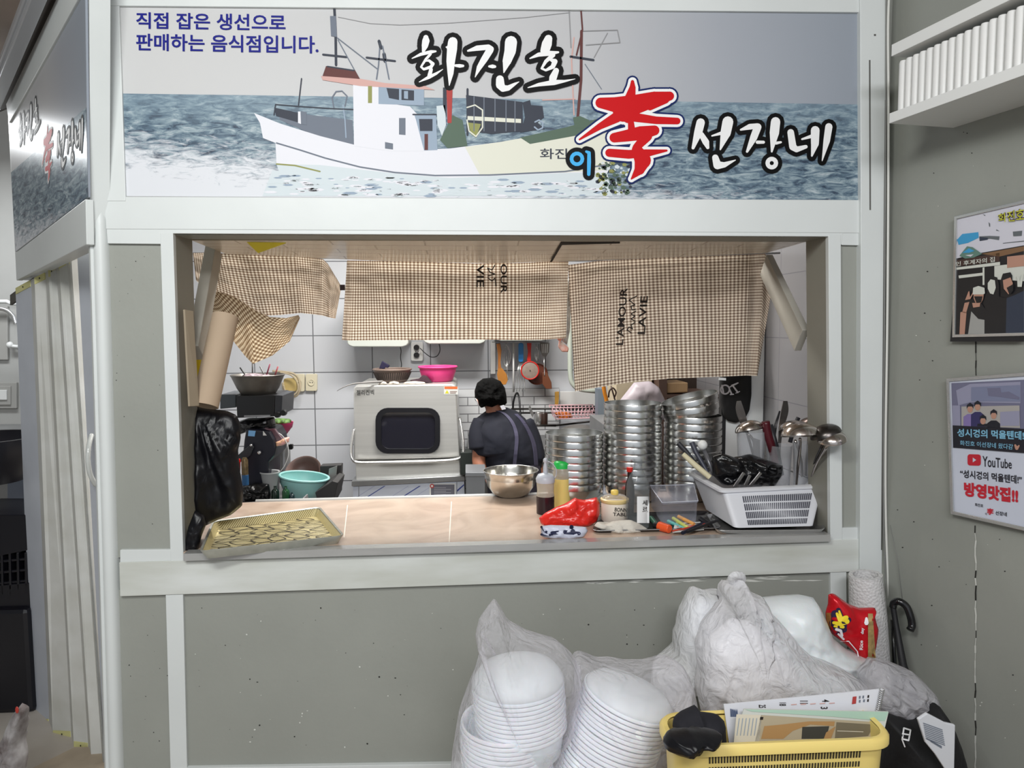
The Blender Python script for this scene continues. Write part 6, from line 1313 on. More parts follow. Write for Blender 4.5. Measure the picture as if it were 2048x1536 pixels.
# snack bag
def z4(P): return [(1650+x/3.161, 1050+y/3.161) for x, y in P]
YS = -.24
sbk = pillow(z4([(22,440),(40,432),(62,436),(100,465),(150,500),(220,525),(300,522),(316,522),(306,560),(318,610),(332,650),(326,700),(318,760),(290,880),(250,880),(180,800),(110,740),(50,695),(10,640),(4,560),(20,500)]), YS, .035, .008, 14, 110, 14, seed=71, flat=.5)
snk = solo('snack_bag', 'red crisp packet with yellow and white lettering standing at the wall corner', 'packet', sbk, mat('foil_red','c4121f',.25,metal=.2,bump=.25,bscale=20), smooth=180)
tsn = bvh(sbk); ms_ = onM(tsn, YS-.03, .002); ms2 = onM(tsn, YS-.03, .003); ms3 = onM(tsn, YS-.03, .0038)
b = B(); zz = lambda P: z4(P)
def pp(P, mi, f): b.poly([f(x,y) for x, y in zz(P)], mi)
b.grid(lambda u,v: ms_(*z4([((272+50*u*(.6+.4*v)), (560+v*(300)) )])[0]), 4, 12, 3)
b.grid(lambda u,v: ms_(*z4([(8+30*u, 555+v*120)])[0]), 3, 6, 4)
S1 = z4([(0,0)])
strokes(b, [[(x,y,w_) for (x,y),w_ in zip(z4([(60,560),(75,640),(150,600)]), (9,14,6))], [(x,y,w_) for (x,y),w_ in zip(z4([(45,620),(70,665),(120,660)]), (8,12,8))], [(x,y,w_) for (x,y),w_ in zip(z4([(85,540),(110,640)]), (6,14))]], ms_, 2.5, 1, 8)
strokes(b, [[(x,y,w_) for (x,y),w_ in zip(z4([(75,560),(95,600),(135,585)]), (5,9,9))], [(x,y,w_) for (x,y),w_ in zip(z4([(55,618),(95,625),(140,610)]), (6,9,10))], [(x,y,w_) for (x,y),w_ in zip(z4([(90,545),(105,590)]), (4,6))], [(x,y,w_) for (x,y),w_ in zip(z4([(60,640),(115,645)]), (4,6))]], ms2, 0, 0, 8)
strokes(b, [[(x,y,w_) for (x,y),w_ in zip(z4([(72,660),(100,668),(108,700)]), (6,5,5))], [(x,y,w_) for (x,y),w_ in zip(z4([(85,690),(118,722)]), (4,4))], [(x,y,2.0) for x,y in z4([(100,735),(150,735),(205,800),(215,850)])]], ms3, 0, 2, 8)
rot_text(b, 'Rice', *z4([(218,730)])[0], *z4([(240,790)])[0], ms3, True, .02, 0, 2); rot_text(b, 'day', *z4([(226,650)])[0], *z4([(250,690)])[0], ms3, True, .02, 0, 2)
strokes(b, [[(x,y,w_) for (x,y),w_ in zip(z4([(262,590),(262,620)]), (5,9))]], ms2, 0, 2, 6)
obj('printing', b, [mat('snack_yellow','ecd22f',.35), mat('snack_navy','261a3c',.35), mat('snack_white','e8e4e8',.35), mat('snack_tan','b79a64',.4,var=.5,vscale=60), mat('snack_brown','a8703a',.4,var=.6,vscale=50)], snk, smooth=None)
# bubble wrap roll
a = onY(1748,1420,-.13); c = onY(1731,1149,-.13); b = B(); L = (c-a).length; rr = 33*mpp(-.13)
b.lathe([(0,0),(rr*1.0,0),(rr*1.15,L*.3),(rr*1.12,L*.7),(rr,L),(rr*.75,L),(rr*.73,L-.05)], a, 40, c-a)
bw_ = bpy.data.materials.new('bubble_wrap'); bw_.use_nodes = True; N = bw_.node_tree.nodes; Lk = bw_.node_tree.links; bs = N['Principled BSDF']; bs.inputs['Base Color'].default_value = srgb('c9c8c8'); bs.inputs['Roughness'].default_value = .35
t_ = N.new('ShaderNodeTexCoord'); vo = N.new('ShaderNodeTexVoronoi'); vo.inputs['Scale'].default_value = 130; Lk.new(t_.outputs['Object'], vo.inputs[0]); bpn = N.new('ShaderNodeBump'); bpn.inputs['Strength'].default_value = .7; bpn.inputs['Distance'].default_value = .003; bpn.invert = True
Lk.new(vo.outputs['Distance'], bpn.inputs['Height']); Lk.new(bpn.outputs[0], bs.inputs['Normal'])
solo('bubble_wrap_roll', 'roll of white bubble wrap standing in the corner beside the right post', 'roll', b, bw_, smooth=60)
# umbrella
um = thing('umbrella', 'black umbrella with a curved handle leaning on the right wall', 'umbrella', onY(1850,1700,-.35))
def yy(t): return -.12-.25*t
hk = smoothpath([onY(1786,1215,-.14),onY(1788,1206,-.14),onY(1798,1203,-.15),onY(1812,1212,-.16),onY(1820,1230,-.17),onY(1824,1250,-.175),onY(1820,1260,-.18)], 6)
obj('handle', B().tube(hk, .0105, 12), mat('umb_black','111113',.18,spec=.7), um, smooth=180)
obj('shaft', B().tube([onY(1786,1213,-.14),onY(1792,1250,-.15),onY(1806,1330,-.2),onY(1830,1420,-.3),onY(1850,1520,-.35)], [.008,.008,.011,.02,.024], 12), mat('umb_cloth','151518',.6), um, smooth=60)
solo('umbrella_case', 'second slim black rod behind the umbrella handle', 'rod', B().tube([onY(1785,1240,-.10),onY(1789,1330,-.12),onY(1792,1400,-.13)], .006, 8), mat('umb_black','111113',.18), smooth=180)
# cables by the right post
solo('white_cable', 'white cable running down the corner beside the right post', 'cable', B().tube(smoothpath([onY(1779,-30,-.03),onY(1776,60,-.03),onY(1777,250,-.03),onY(1775,600,-.03),onY(1771,900,-.03),onY(1772,1050,-.03),onY(1777,1180,-.04),onY(1783,1320,-.05),onY(1786,1420,-.06)], 5), .0035, 8), mat('cable_white','cfcfca',.5), smooth=180)
solo('white_cable', 'thinner grey cable beside the white one in the corner', 'cable', B().tube(smoothpath([onY(1773,-30,-.022),onY(1772,200,-.022),onY(1769,600,-.022),onY(1767,1000,-.022),onY(1771,1150,-.03),onY(1776,1350,-.03)], 5), .0022, 6), mat('cable_grey','7c7c7a',.5), smooth=180)
solo('string', 'thin grey string hanging on the right wall above the umbrella', 'string', B().tube([onR(1780,1050,.006),onR(1795,1120,.006),onR(1805,1203,.006)], .0008, 5), mat('cable_grey','7c7c7a',.5), smooth=180)
# ------------------------------------------------------------------ yellow basket
yb_ = thing('plastic_basket', 'yellow slotted plastic basket full of papers in the foreground', 'basket', V((.52,-.78,ZBN)))
M_yel = mat('basket_yellow','dfc878',.4,sss=.05)
FL, FR = onY(1352,1492,-.84), onY(1782,1484,-.84); FL.z = FR.z = (FL.z+FR.z)/2-.0; back = V((0,.115,0))
TT = [FL, FR, FR+back, FL+back]; BB = inset([p+V((0,0,ZBN-p.z+.001)) for p in TT], .02, 0)
rt = roundc(TT,.045,7); rbm = roundc(BB,.025,7); it = roundc(inset(TT,.004,0),.043,7); ibm = roundc(inset(BB,.004,.004),.023,7)
obj('wall', B().rings([rbm, rt, it, ibm], True, True), M_yel, yb_, smooth=60)
ro = roundc(inset(TT,-.012,0),.06,7); rm = roundc(inset(TT,-.006,0),.055,7)
obj('rim', B().rings([[p+V((0,0,-.012)) for p in rt],[p+V((0,0,-.013)) for p in ro],[p+V((0,0,.0)) for p in ro],[p+V((0,0,.007)) for p in rm],[p+V((0,0,.005)) for p in it]], False, False), M_yel, yb_, smooth=60)
b = B(); f0, f1 = FL, FR; g0, g1 = BB[0], BB[1]
def face(u, v): return f0.lerp(f1,u).lerp(g0.lerp(g1,u),v)+V((0,-.0008,0))
for row in range(14):
    v0 = .052+row*.064; v1 = v0+(.042 if row != 1 else .03)
    for k in range(52):
        u0 = .15+k*.0138; b.prism([face(u0,v0), face(u0+.008,v0), face(u0+.008,v1), face(u0,v1)], (0,.003,0))
obj('slots', b, mat('slot_dark2','38321f',.8), yb_, smooth=None)
# papers
def sheet(name, label, quad, y0, y1, mi, th_=.003, cat='paper'):
    P = [onY(quad[0][0],quad[0][1],y0), onY(quad[1][0],quad[1][1],y0), onY(quad[2][0],quad[2][1],y1), onY(quad[3][0],quad[3][1],y1)]
    return solo(name, label, cat, B().prism(P, (0,th_,0)), mi, smooth=None), P
def onquad(P, off=.0012):
    n = (P[1]-P[0]).cross(P[3]-P[0]).normalized(); n = n if n.y < 0 else -n
    return lambda px, py: onP(px, py, P[0]+n*off, n)
cq = z6([(465,975),(1470,876),(1405,1030),(500,1300)])
cq = z6([(465,975),(1470,876),(1395,1240),(510,1300)])
cal, CP = sheet('calendar', 'white wall calendar with a spiral edge standing sideways in the yellow basket', cq, -.735, -.75, mat('page_white','d2d3d9',.5), cat='calendar')
mc_ = onquad(CP); b = B()
for s_, q, r_ in (('4',(1085,942,1130,958),0),('11',(945,950,995,968),0),('18',(815,962,858,982),0),('25',(685,975,730,995),0),('3',(1075,988,1120,1002),1)):
    x0,y0,x1,y1 = q; t0, t1 = z6([(x0,y0),(x1,y1)]); rot_text(b, s_, t0[0], t0[1], t1[0], t1[1], mc_, False, .02, 0, 0)
b.poly([mc_(*p) for p in z6([(1278,925),(1302,922),(1298,968),(1272,972)])], 1)
for k,(x,y) in enumerate(((1318,920),(1340,918),(1372,915),(1318,945),(1345,942),(1370,940))): b.poly([mc_(*p) for p in z6([(x,y),(x+10,y-1),(x+8,y+16),(x-2,y+17)])], 0 if k in (2,5) else 2)
for k in range(5): b.poly([mc_(*p) for p in z6([(890+k*60,972-k*2),(925+k*60,969-k*2),(924+k*60,975-k*2),(889+k*60,978-k*2)])], 3)
for k in range(8): b.poly([mc_(*p) for p in z6([(505+k*6,1000+k*3),(509+k*6,1000),(512+k*6,1050),(507+k*6,1052)])], 4)
obj('printing', b, [M_ink, mat('print_red','8e3a40',.5), mat('print_grey','77777c',.5), mat('print_pink','c08f98',.5), mat('print_blue','4a5876',.5)], cal, smooth=None)
b = B()
for k in range(14):
    t = k/13; p = CP[1].lerp(CP[2], t*.42)+V((-.004,-.002,0)); b.tube([p+V((.005*math.cos(a),.005*math.sin(a),0)) for a in [j*math.pi/4 for j in range(8)]], .0009, 5, closed=True)
obj('spiral', b, M_steel, cal, smooth=180)
mq = z6([(592,1003),(1504,1020),(1440,1290),(505,1300)])
mag, MP = sheet('magazine', 'printed magazine in a clear green edged sleeve at the front of the yellow basket', mq, -.765, -.785, mat('sleeve_page','c3c6bf',.3,var=.05), cat='magazine')
mm = onquad(MP); b = B()
def mp2_(P, mi, f=mm): b.poly([f(*p) for p in z6(P)], mi)
mm1 = onquad(MP,.0018); mm2 = onquad(MP,.0024)
mp2_([(600,1005),(1504,1020),(1480,1078),(1440,1075),(1150,1050),(640,1018)], 0)
mp2_([(700,1040),(1440,1085),(1400,1300),(640,1300)], 1, mm); mp2_([(545,1035),(705,1040),(680,1300),(520,1300)], 2, mm)
mp2_([(720,1110),(830,1100),(1000,1080),(1165,1080),(1160,1110),(1010,1100),(900,1140),(840,1190),(700,1190)], 3, mm1)
mp2_([(960,1115),(1130,1110),(1110,1190),(955,1190)], 4, mm1); mp2_([(1175,1085),(1415,1100),(1375,1172),(1165,1190)], 5, mm1); mp2_([(1110,1150),(1170,1110),(1140,1190),(1095,1190)], 3, mm2)
for k in range(6): mp2_([(560+k*22,1060),(566+k*22,1060),(550+k*22,1170),(545+k*22,1170)], 6, mm1)
mp2_([(1180,1138),(1345,1144),(1344,1148),(1179,1142)], 2, mm2); mp2_([(695,1052),(715,1052),(712,1070),(692,1070)], 7, mm1)
obj('printing', b, [mat('sleeve_green','a3bfae',.25), mat('page_khaki','a89c84',.4), mat('page_cream','cbc4b2',.4), mat('paper_brown','a37f52',.5), mat('page_black','3a3a35',.5), mat('page_olive','6d6553',.5), mat('print_faint','8f9aa4',.5), M_ink], mag, smooth=None)
solo('black_cloth', 'navy black cap like cloth tucked at the left of the yellow basket', 'cloth', pillow(z6([(290,985),(330,1030),(430,1040),(470,1080),(480,1190),(470,1260),(300,1280),(200,1200),(140,1110),(150,1070),(200,1030)]), -.79, .035, .012, 14, 80, 12, seed=81), mat('cloth_black','15151c',.85), smooth=180)
solo('black_plastic_bag', 'crumpled glossy black bag spilling over the left rim of the yellow basket', 'bag', pillow(z6([(120,1155),(170,1150),(240,1140),(300,1150),(400,1160),(455,1165),(440,1200),(390,1215),(330,1225),(300,1265),(230,1278),(150,1275),(95,1250),(82,1205),(100,1175)]), -.89, .04, .016, 24, 110, 14, seed=82, flat=.6), M_bag, smooth=180)
# ------------------------------------------------------------------ right corner black bag, envelope
YK = -.52
kbg = pillow(z6([(1470,1040),(1540,1050),(1640,1080),(1700,1075),(1790,960),(1830,990),(1880,1080),(1930,1200),(1990,1440),(2040,1700),(1440,1700),(1460,1400),(1480,1250),(1475,1120)]), YK, .09, .014, 10, 110, 16, seed=83, flat=.55)
kbo = solo('black_tote_bag', 'black cloth bag with a white emblem standing in the right corner', 'bag', kbg, mat('tote_black','111113',.75,bump=.3), smooth=180)
tk = bvh(kbg); mk = onM(tk, YK-.08, .006); b = B()
z6s = lambda P: [(1300+x/3.151, 1100+y/3.151, w_/3.151) for x,y,w_ in P]
strokes(b, [z6s([(1600,1122,10),(1590,1190,10),(1630,1200,10),(1642,1135,10),(1600,1122,10)]), z6s([(1592,1158,9),(1638,1165,9)]), z6s([(1588,1192,8),(1606,1240,8)])], mk, 0, 0, 8)
obj('emblem', b, mat('emblem_white','e2e2e4',.5), kbo, smooth=None, label='small white emblem')
eq = [onY(x,y,YK-.13) for x,y in z6([(1690,1068),(1748,1030),(1862,1090),(1925,1104),(1918,1420),(1885,1420),(1800,1290),(1738,1215)])]
en = solo('envelope', 'white courier envelope with lined label tucked beside the black bag', 'envelope', B().prism(eq, (0,.008,0)), mat('envelope_white','c9cbd0',.5,var=.06), smooth=None, bevel=.002)
b = B()
for k in range(9):
    x0, y0 = 1722+k*2, 1088+k*12; b.poly([onY(x,y,YK-.1315) for x,y in z6([(x0,y0),(x0+122,y0+44),(x0+121,y0+49),(x0-1,y0+5)])])
for k in range(2): b.poly([onY(x,y,YK-.1315) for x,y in z6([(1745+k*24,1185+k*16),(1840,1236+k*8),(1838,1243+k*8),(1743+k*24,1192+k*16)])])
obj('printing', b, mat('print_grey','77777c',.5), en, smooth=None)
# ================================================================== right wall: shelf and frames
ws_ = thing('wall_shelf', 'long white wall shelf with a row of white rods high on the right wall', 'shelf', RP(.9,2.1,.085))
M_sw = mat('shelf_white','dadbd9',.4)
def board_R(u0,u1,z0,z1,n0,n1): return B().prism([RP(u0,z0,n0),RP(u1,z0,n0),RP(u1,z0,n1),RP(u0,z0,n1)], (0,0,z1-z0))
nS = .203; fa_ = onR(1778,247,nS); fb_ = onR(1778,227,nS); fc_ = onR(1776,116,nS); fd_ = onR(1776,93,nS); uS = (fa_-RW0).dot(RU)
obj('bottom_board', board_R(uS,2.4,fa_.z,fb_.z,.0,nS), M_sw, ws_, smooth=None, bevel=.001)
obj('top_board', board_R(uS,2.4,fc_.z,fd_.z,.0,nS), M_sw, ws_, smooth=None, bevel=.001)
rod = None; nR = nS-.022; uA = (onR(1805,200,nR)-RW0).dot(RU); uB = (onR(1965,200,nR)-RW0).dot(RU); du = (uB-uA)/11; hR = fc_.z-fb_.z-.014
for k in range(24):
    u = uA+k*du
    if u > 1.08: break
    p = RP(u, fb_.z, nR)
    if rod is None:
        rod = obj('rod', B().lathe([(0,0),(du*.47,0),(du*.47,hR-.008),(du*.38,hR-.002),(0,hR)], p, 20), mat('rod_white','d6d6d4',.45), ws_, smooth=50); r0_ = p
    else:
        o = rod.copy(); COL.objects.link(o); o.location = p-r0_
def frame(name, label, quad, wd, m, off=.02):
    t = thing(name, label, 'framed poster', onR(quad[3][0], quad[3][1], off)); P = [onR(x,y,off) for x,y in quad]
    nP = inset2(P, wd); b = B(); Fz = [p-RN*(off-.001) for p in P]
    b.rings([Fz, P, nP, [p-RN*.004 for p in nP]], False, False); obj('frame', b, m, t, smooth=None, bevel=.001); return t
def inset2(P, d):
    out = []; n = len(P)
    for i in range(n): out.append(P[i]+(P[i-1]-P[i]).normalized()*d+(P[(i+1)%n]-P[i]).normalized()*d)
    return out
M_al = mat('frame_alu','c2c2c0',.25,metal=.8)
off = .016
f1q = [(1908,433),(2170,371),(2170,669),(1904,675)]
f1 = frame('photo_frame', 'upper framed photo poster on the right wall showing people making hand signs', f1q, .008, M_al, .02)
def r1(P, mi, lay, b): b.poly([onR(x,y,off+.0006*lay) for x, y in P], mi)
def za(P): return [(1900+x/5.297, 400+y/5.297) for x, y in P]
b = B(); b.poly([onR(x,y,off) for x,y in ((1910,436),(2168,375),(2168,668),(1907,672))], 0)
for P, mi, L_ in (([(75,420),(130,360),(300,340),(305,400),(190,455),(90,475)],1,1),([(310,385),(420,380),(525,385),(520,425),(420,410),(315,430)],2,1),([(310,390),(400,400),(400,420),(315,435)],10,1.5),
    ([(490,310),(525,330),(490,325)],2,1),([(665,335),(765,325),(760,380),(670,385)],2,1),([(345,150),(375,160),(370,170)],2,1),([(408,235),(425,250),(425,285),(415,280)],2,1),([(560,455),(784,430),(784,440),(560,462)],2,1),
    ([(65,700),(65,620),(330,560),(784,480),(784,1500),(0,1500)],3,1),([(60,640),(525,560),(525,650),(60,705)],4,2),([(330,570),(784,490),(784,540),(520,600)],5,2),([(100,590),(180,490),(240,500),(340,570),(250,610),(160,620)],6,3),([(130,560),(200,510),(260,540),(200,560)],1,4),([(160,585),(250,575),(220,600)],0,4),
    ([(70,715),(530,655),(530,690),(70,740)],7,2),([(90,800),(345,770),(345,800),(95,830)],7,2),([(345,715),(365,712),(365,900),(345,900)],7,2),([(470,700),(784,660),(784,860),(470,840)],7,1.5),([(605,600),(784,580),(784,700),(605,720)],8,2.5)):
    r1(za(P), mi, L_, b)
# generic figures
for P, mi, L_ in (([(150,1110),(240,1060),(330,1090),(370,1150),(370,1430),(150,1430)],3,4),([(225,1180),(300,1260),(365,1270),(365,1430),(190,1430)],9,5),([(235,1090),(320,1090),(315,1130),(245,1140)],8,5),
    ([(100,1430),(110,1190),(140,1180),(175,1190),(155,1430)],8,5),([(155,1090),(205,1080),(170,1200),(130,1190)],8,5),([(195,970),(205,965),(212,1030),(240,980),(250,985),(215,1050),(160,1060)],8,6),
    ([(245,930),(300,910),(365,930),(370,990),(350,1000),(240,1000)],7,6),([(250,990),(360,990),(350,1050),(330,1090),(270,1090),(250,1040)],8,5),([(255,1020),(345,1020),(330,1085),(280,1090)],3,7),
    ([(385,860),(430,800),(500,820),(520,900),(520,1020),(600,1040),(600,1430),(370,1430),(370,1050),(390,980)],3,4.5),([(400,880),(430,840),(475,850),(485,930),(460,1000),(425,990),(400,940)],7,6),
    ([(600,1040),(680,1010),(784,960),(784,1420),(590,1420)],10,5),([(530,870),(560,780),(640,765),(660,800),(660,880),(560,950)],3,5.5),([(560,850),(640,820),(665,880),(650,960),(620,1000),(570,940)],8,6),([(600,930),(670,890),(670,960),(630,1005)],3,7),
    ([(710,800),(725,800),(740,860),(765,780),(778,785),(765,880),(760,920),(715,920)],7,7)):
    r1(za(P), mi, L_, b)
hdr = z6; q1_ = za([(505,150),(784,80),(784,220),(515,235)])
text_on(b, '화진호', q1_, lambda x,y: onR(x,y,off+.0030), .05, 4); text_on(b, '화진호', q1_, lambda x,y: onR(x,y,off+.0044), .0, 11)
text_on(b, '인 후계자의 집', za([(60,655),(475,600),(475,655),(60,705)]), lambda x,y: onR(x,y,off+.0025), .015, 7)
obj('poster', b, [mat('po_white','c9c8d2',.3), mat('po_blue','3a94c4',.3), mat('po_grey','5f6468',.3), mat('po_dark','1f1f22',.3), mat('po_brown','43312d',.3), mat('po_tan','7a5c42',.3), mat('po_green','5d7d72',.3), mat('po_pale','c8cac2',.3), mat('po_skin','b08674',.3), mat('po_check','9b9b98',.3), mat('po_navy','303848',.3), mat('po_yellow','c9cc3a',.3)], f1, smooth=None)
f2q = [(1892,757),(2170,735),(2170,1090),(1901,1028)]
f2 = frame('photo_frame', 'lower framed white poster on the right wall with red and black Korean lettering', f2q, .009, M_al, .02)
def zb(P): return [(1880+x/4.655, 740+y/4.655) for x, y in P]
b = B(); b.poly([onR(x,y,off) for x,y in ((1895,759),(2168,738),(2168,1087),(1905,1026))], 0)
for P, mi, L_ in (([(105,122),(1000,80),(1000,790),(122,722)],1,1),([(150,190),(280,130),(750,110),(750,310),(280,300),(170,330)],2,2),([(290,160),(745,140),(745,295),(290,290)],3,3),([(440,170),(560,165),(570,210),(640,200),(740,255),(735,275),(560,250),(450,240)],1,4),
    ([(115,330),(185,330),(190,520),(115,515)],2,2),([(200,340),(740,330),(745,540),(200,520)],4,3),([(560,390),(740,380),(740,520),(560,520)],2,4),([(118,515),(1000,560),(1000,790),(122,722)],5,4.5)): r1(zb(P), mi, L_, b)
for hx, hy, w_, shirt, hair in ((280,340,62,6,5),(350,320,62,7,5),(400,450,60,5,5),(500,400,60,5,5)):
    hy2 = hy+50; r1(zb([(hx-w_,hy+95),(hx-25,hy+70),(hx+25,hy+70),(hx+w_,hy+100),(hx+w_,519+(hx-118)*.05),(hx-w_,517+(hx-118)*.05)]) if hy+100 < 515 else zb([(hx-50,500),(hx+50,500),(hx+60,528),(hx-55,524)]), shirt, 4+hx*.001, b)
    r1([(x,y) for x,y in zb([(hx+26*math.cos(t), hy+25+32*math.sin(t)) for t in [k*.524 for k in range(12)]])], 8, 4.2+hx*.001, b)
    r1(zb([(hx-32,hy+20),(hx-30,hy-15),(hx,hy-36),(hx+30,hy-15),(hx+32,hy+20),(hx+18,hy),(hx-18,hy)]), hair, 4.3+hx*.001, b)
Fm = lambda L_: (lambda x, y: onR(x, y, off+.0006*L_))
text_on(b, '성시경의 먹을텐데!', zb([(158,545),(782,570),(782,652),(160,620)]), Fm(6), .03, 9)
text_on(b, '화진호 이선장네 왔다감', zb([(185,655),(680,690),(678,742),(187,700)]), Fm(6), .012, 9)
strokes(b, [[(x,y,w_/4.655) for (x,y),w_ in zip(zb([(700,700),(715,730),(735,705)]),(18,30,14))]], Fm(6), 0, 8, 8)
b.poly([onR(x,y,off+.0012) for x,y in rrect(*zb([(256,785)])[0], *zb([(380,890)])[0], 5, 4, .03)], 10)
r1(zb([(305,815),(338,838),(305,860)]), 0, 4, b)
text_on(b, 'YouTube', zb([(395,800),(668,835),(668,920),(397,900)]), Fm(2), .012, 5)
text_on(b, '“성시경의 먹을텐데!”', zb([(186,925),(762,985),(762,1065),(188,1000)]), Fm(2), .025, 5)
text_on(b, '방영맛집!!', zb([(222,1040),(728,1105),(728,1245),(224,1175)]), Fm(2), .05, 10)
text_on(b, '화진호', zb([(325,1238),(402,1250),(402,1280),(325,1268)]), Fm(2), .02, 5); text_on(b, '이', zb([(420,1328),(436,1330),(436,1352),(420,1350)]), Fm(2), .02, 5)
text_on(b, '李', zb([(435,1285),(500,1290),(500,1352),(435,1345)]), Fm(2), .04, 10); text_on(b, '선장네', zb([(515,1310),(622,1325),(622,1365),(515,1348)]), Fm(2), .02, 5)
obj('poster', b, [mat('po_paper','c3c8d6',.25), mat('pb_dusk','6c6c84',.3), mat('pb_lilac','8f8fa6',.3), mat('pb_sign','777c96',.3), mat('pb_inner','a39f9c',.3), mat('pb_black','1b1c26',.3), mat('pb_purple','7f70a4',.3), mat('pb_navy','33305c',.3), mat('po_skin','b08674',.3), mat('pb_cyan','7ab0cc',.3), mat('pb_red','bb2233',.3)], f2, smooth=None)
# ================================================================== left: folding door
FD0 = V((-1.308,.53,0)); FDD = V((-.77,.63,0)).normalized(); FDN = V((-FDD.y, FDD.x, 0)); FDN = FDN if FDN.y < 0 else -FDN
def onD(px, py, o_=0.0): return onP(px, py, FD0+FDN*o_, FDN)
fd = thing('folding_door', 'white vinyl folding door bunched up below the angled sign at the left', 'door', onD(130,1495))
M_vin = mat('vinyl_white','cfd0cd',.45,var=.10,vscale=7,col2='bdbdb6')
M_vin2 = mat('vinyl_bluish','c2c7d0',.4,var=.08,vscale=7)
M_yc = mat('clip_yellow','c9c58a',.6)
cols = [((31,577),(66,1451),0),((62,560),(98,1453),.0),((68,556),(104,1474),.035),((91,544),(142,1474),.012),((112,531),(176,1500),.04),((133,519),(204,1526),.012),((150,508),(212,1540),.04)]
cols = [((31,577),(66,1449),0),((62,560),(99,1449),.012),((69,556),(106,1472),.04),((91,545),(143,1474),.014),((97,541),(148,1494),.04),((112,532),(177,1498),.014),((118,528),(183,1522),.04),((134,519),(205,1528),.014),((139,515),(207,1540),.04),((152,507),(214,1545),.014)]
for i in range(len(cols)-1):
    (t0,b0,o0),(t1,b1,o1) = cols[i], cols[i+1]
    P = [onD(*t0,o0), onD(*t1,o1), onD(*b1,o1), onD(*b0,o0)]; b = B().prism(P, -FDN*.006); wide = i % 2 == 0
    pn = obj('panel', b, M_vin2 if i in (0,) else M_vin, fd, smooth=None)
    if wide:
        for (a_, c_, s_) in ((P[0],P[1],-1),(P[3],P[2],1)):
            e_ = (c_-a_); b = B(); q0 = a_+e_*.05+FDN*.003; q1_ = a_+e_*.97+FDN*.003; dz = V((0,0,.024*s_)); b.prism([q0,q1_,q1_+dz,q0+dz], -FDN*.004); b.lathe([(0,.002),(.003,.002),(.003,0)], q0.lerp(q1_,.55)+dz*.5+FDN*.001, 8, FDN, 1); obj('end_clip', b, [M_yc, M_dirt], pn, smooth=None, label='yellowed end clip')
obj('lead_post', B().prism([onD(153,500,.03),onD(183,480,.03),onD(216,1570,.03),onD(212,1570,.03)], -FDN*.03), M_vin2, fd, smooth=None, bevel=.003)
obj('handle', B().tube(smoothpath([onD(184,868,.05),onD(178,890,.075),onD(176,920,.085),onD(181,950,.075),onD(193,972,.05)], 6), [.004]+[.008]*23+[.004], 10), M_clear if False else mat('handle_clear','c9ccc9',.15), fd, smooth=180, label='curved pale handle')
b = B(); b.prism([onD(20,590,-.03),onD(180,470,-.03),onD(180,500,-.03),onD(20,610,-.03)], -FDN*.01); obj('track', b, mat('track_dark','4c4a44',.6), fd, smooth=None)
# ================================================================== annex clutter at far left
M_bp = mat('bin_black','14141a',.3)
YA = 1.9
solo('metal_pipe', 'white horizontal pipe end on the annex wall at the far left', 'pipe', B().tube([onY(-120,603,YA+.5),onY(14,603,YA+.5),onY(22,607,YA+.5),onY(40,607,YA+.5)], .012, 10), M_wp, smooth=180)
solo('faucet', 'curved steel faucet at the far left edge', 'faucet', B().tube(smoothpath([onY(-60,630,YA+.3),onY(-10,618,YA+.3),onY(12,620,YA+.3),onY(26,632,YA+.3),onY(32,648,YA+.3)], 5), .012, 10), M_steel, smooth=180)
solo('access_panel', 'tall grey inset frame on the annex wall at the far left', 'panel', E([(-40,612),(15,612),(15,720),(-40,720)], 2.48, .02), mat('panel_grey','9d9c98',.5), smooth=None, bevel=.004)
solo('wall_switch', 'white switch in a double grey frame on the annex wall', 'switch', E([(-30,765),(33,765),(33,817),(-30,817)], 2.48, .02).prism([onY(x,y,2.472) for x,y in ((-30,772),(21,772),(21,810),(-30,810))], (0,.01,0), 0).prism([onY(x,y,2.464) for x,y in ((-20,780),(13,780),(13,800),(-20,800))], (0,.01,0), 1), [mat('panel_grey','9d9c98',.5), M_wp], smooth=None, bevel=.003)
solo('water_valve', 'small white valve on the annex wall at the far left', 'valve', B().tube([onY(18,692,2.46),onY(38,694,2.46),onY(38,694,2.5)], .012, 10).sphere(onY(20,690,2.46), .02, 10, 8), M_wp, smooth=180)
solo('steel_sink', 'stainless steel sink edge at the far left', 'sink', B().box((onY(-200,890,1.5).x,1.45,onY(20,905,1.45).z),(onY(41,890,1.45).x,2.2,onY(20,887,1.45).z)).box((onY(-200,890,1.5).x,1.5,0),(onY(30,890,1.5).x,2.2,onY(20,905,1.45).z)), M_steel_d, smooth=None, bevel=.006)
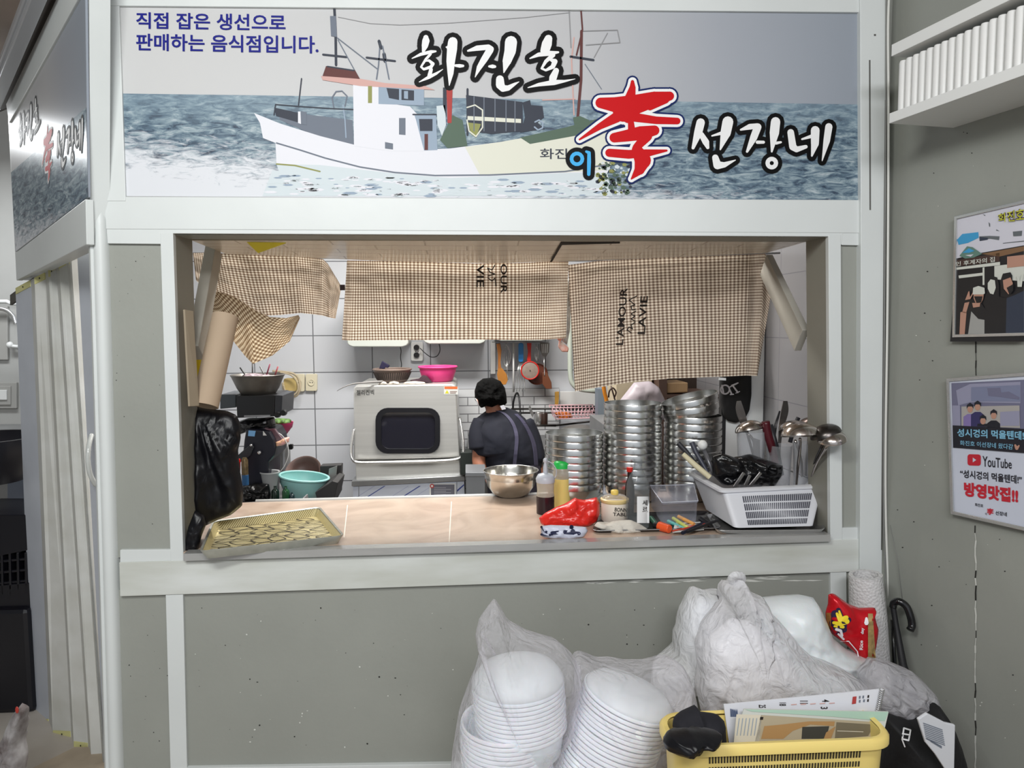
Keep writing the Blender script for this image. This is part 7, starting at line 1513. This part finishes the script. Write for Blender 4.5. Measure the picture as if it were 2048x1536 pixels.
solo('steel_panel_box', 'grey blue steel box below the sink at the far left', 'box', E([(14,925),(47,921),(50,1040),(14,1040)], 1.38, .05), mat('steel_bluegrey','8b93a3',.35,metal=.5), smooth=None, bevel=.004)
solo('black_tub', 'round navy black tub in front of the sink at the far left', 'tub', B().lathe([(0,0),(.16,0),(.21,.10),(.235,.16),(.24,.19),(.225,.19),(.2,.12),(0,.03)], onY(-35,962,1.10), 36), M_bp, smooth=50)
cr = thing('black_crate', 'black slatted plastic crate beneath the tub at the far left', 'crate', onY(-10,1210,.9)); b = B(); E([(-90,1030),(54,1030),(58,1100),(-90,1130)], .95, .3, b); E([(-90,1180),(60,1165),(62,1215),(-90,1240)], .95, .3, b)
for k in range(9): E([(-80+k*16,1105),(-75+k*16,1105),(-73+k*16,1190),(-78+k*16,1190)], .95, .3, b)
for k in range(3): E([(-90,1130+k*22),(58,1115+k*22),(58,1120+k*22),(-90,1135+k*22)], .955, .02, b)
obj('crate_body', b, M_bp, cr, smooth=None, bevel=.003)
solo('black_bin', 'large black bin standing on the floor at the far left', 'bin', B().box((-2.6,.92,0),(onY(60,1300,.92).x,1.4,onY(30,1218,.92).z)), M_bp, smooth=None, bevel=.02)
solo('work_glove', 'grey and white crumpled glove with a red spot on the floor at the lower left', 'glove', pillow([(10,1470),(25,1430),(45,1405),(55,1412),(50,1450),(45,1480),(52,1510),(48,1560),(20,1600),(-10,1600),(-10,1500)], .18, .05, .02, 20, 80, 12, seed=91), mat('glove_grey','b4b2b2',.6,var=.7,vscale=14,col2='4c3f3d'), smooth=180)
solo('red_spot', 'small red mark on the crumpled glove', 'sticker', B().sphere(onY(34,1420,.12), .007, 10, 8, (.8,.4,1.6)), mat('mark_red','a8352a',.4), smooth=180)  # plain red spot on the glove, no lamp and no glow
solo('plywood_sheet', 'pale stained plywood board lying on the floor under the folding door', 'board', B().prism([onZ(60,1545,.004),onZ(150,1500,.004),onZ(215,1500,.004),onZ(230,1600,.004)], (0,0,.012)), mat('ply','b5a691',.6,var=.3,vscale=6), smooth=None)
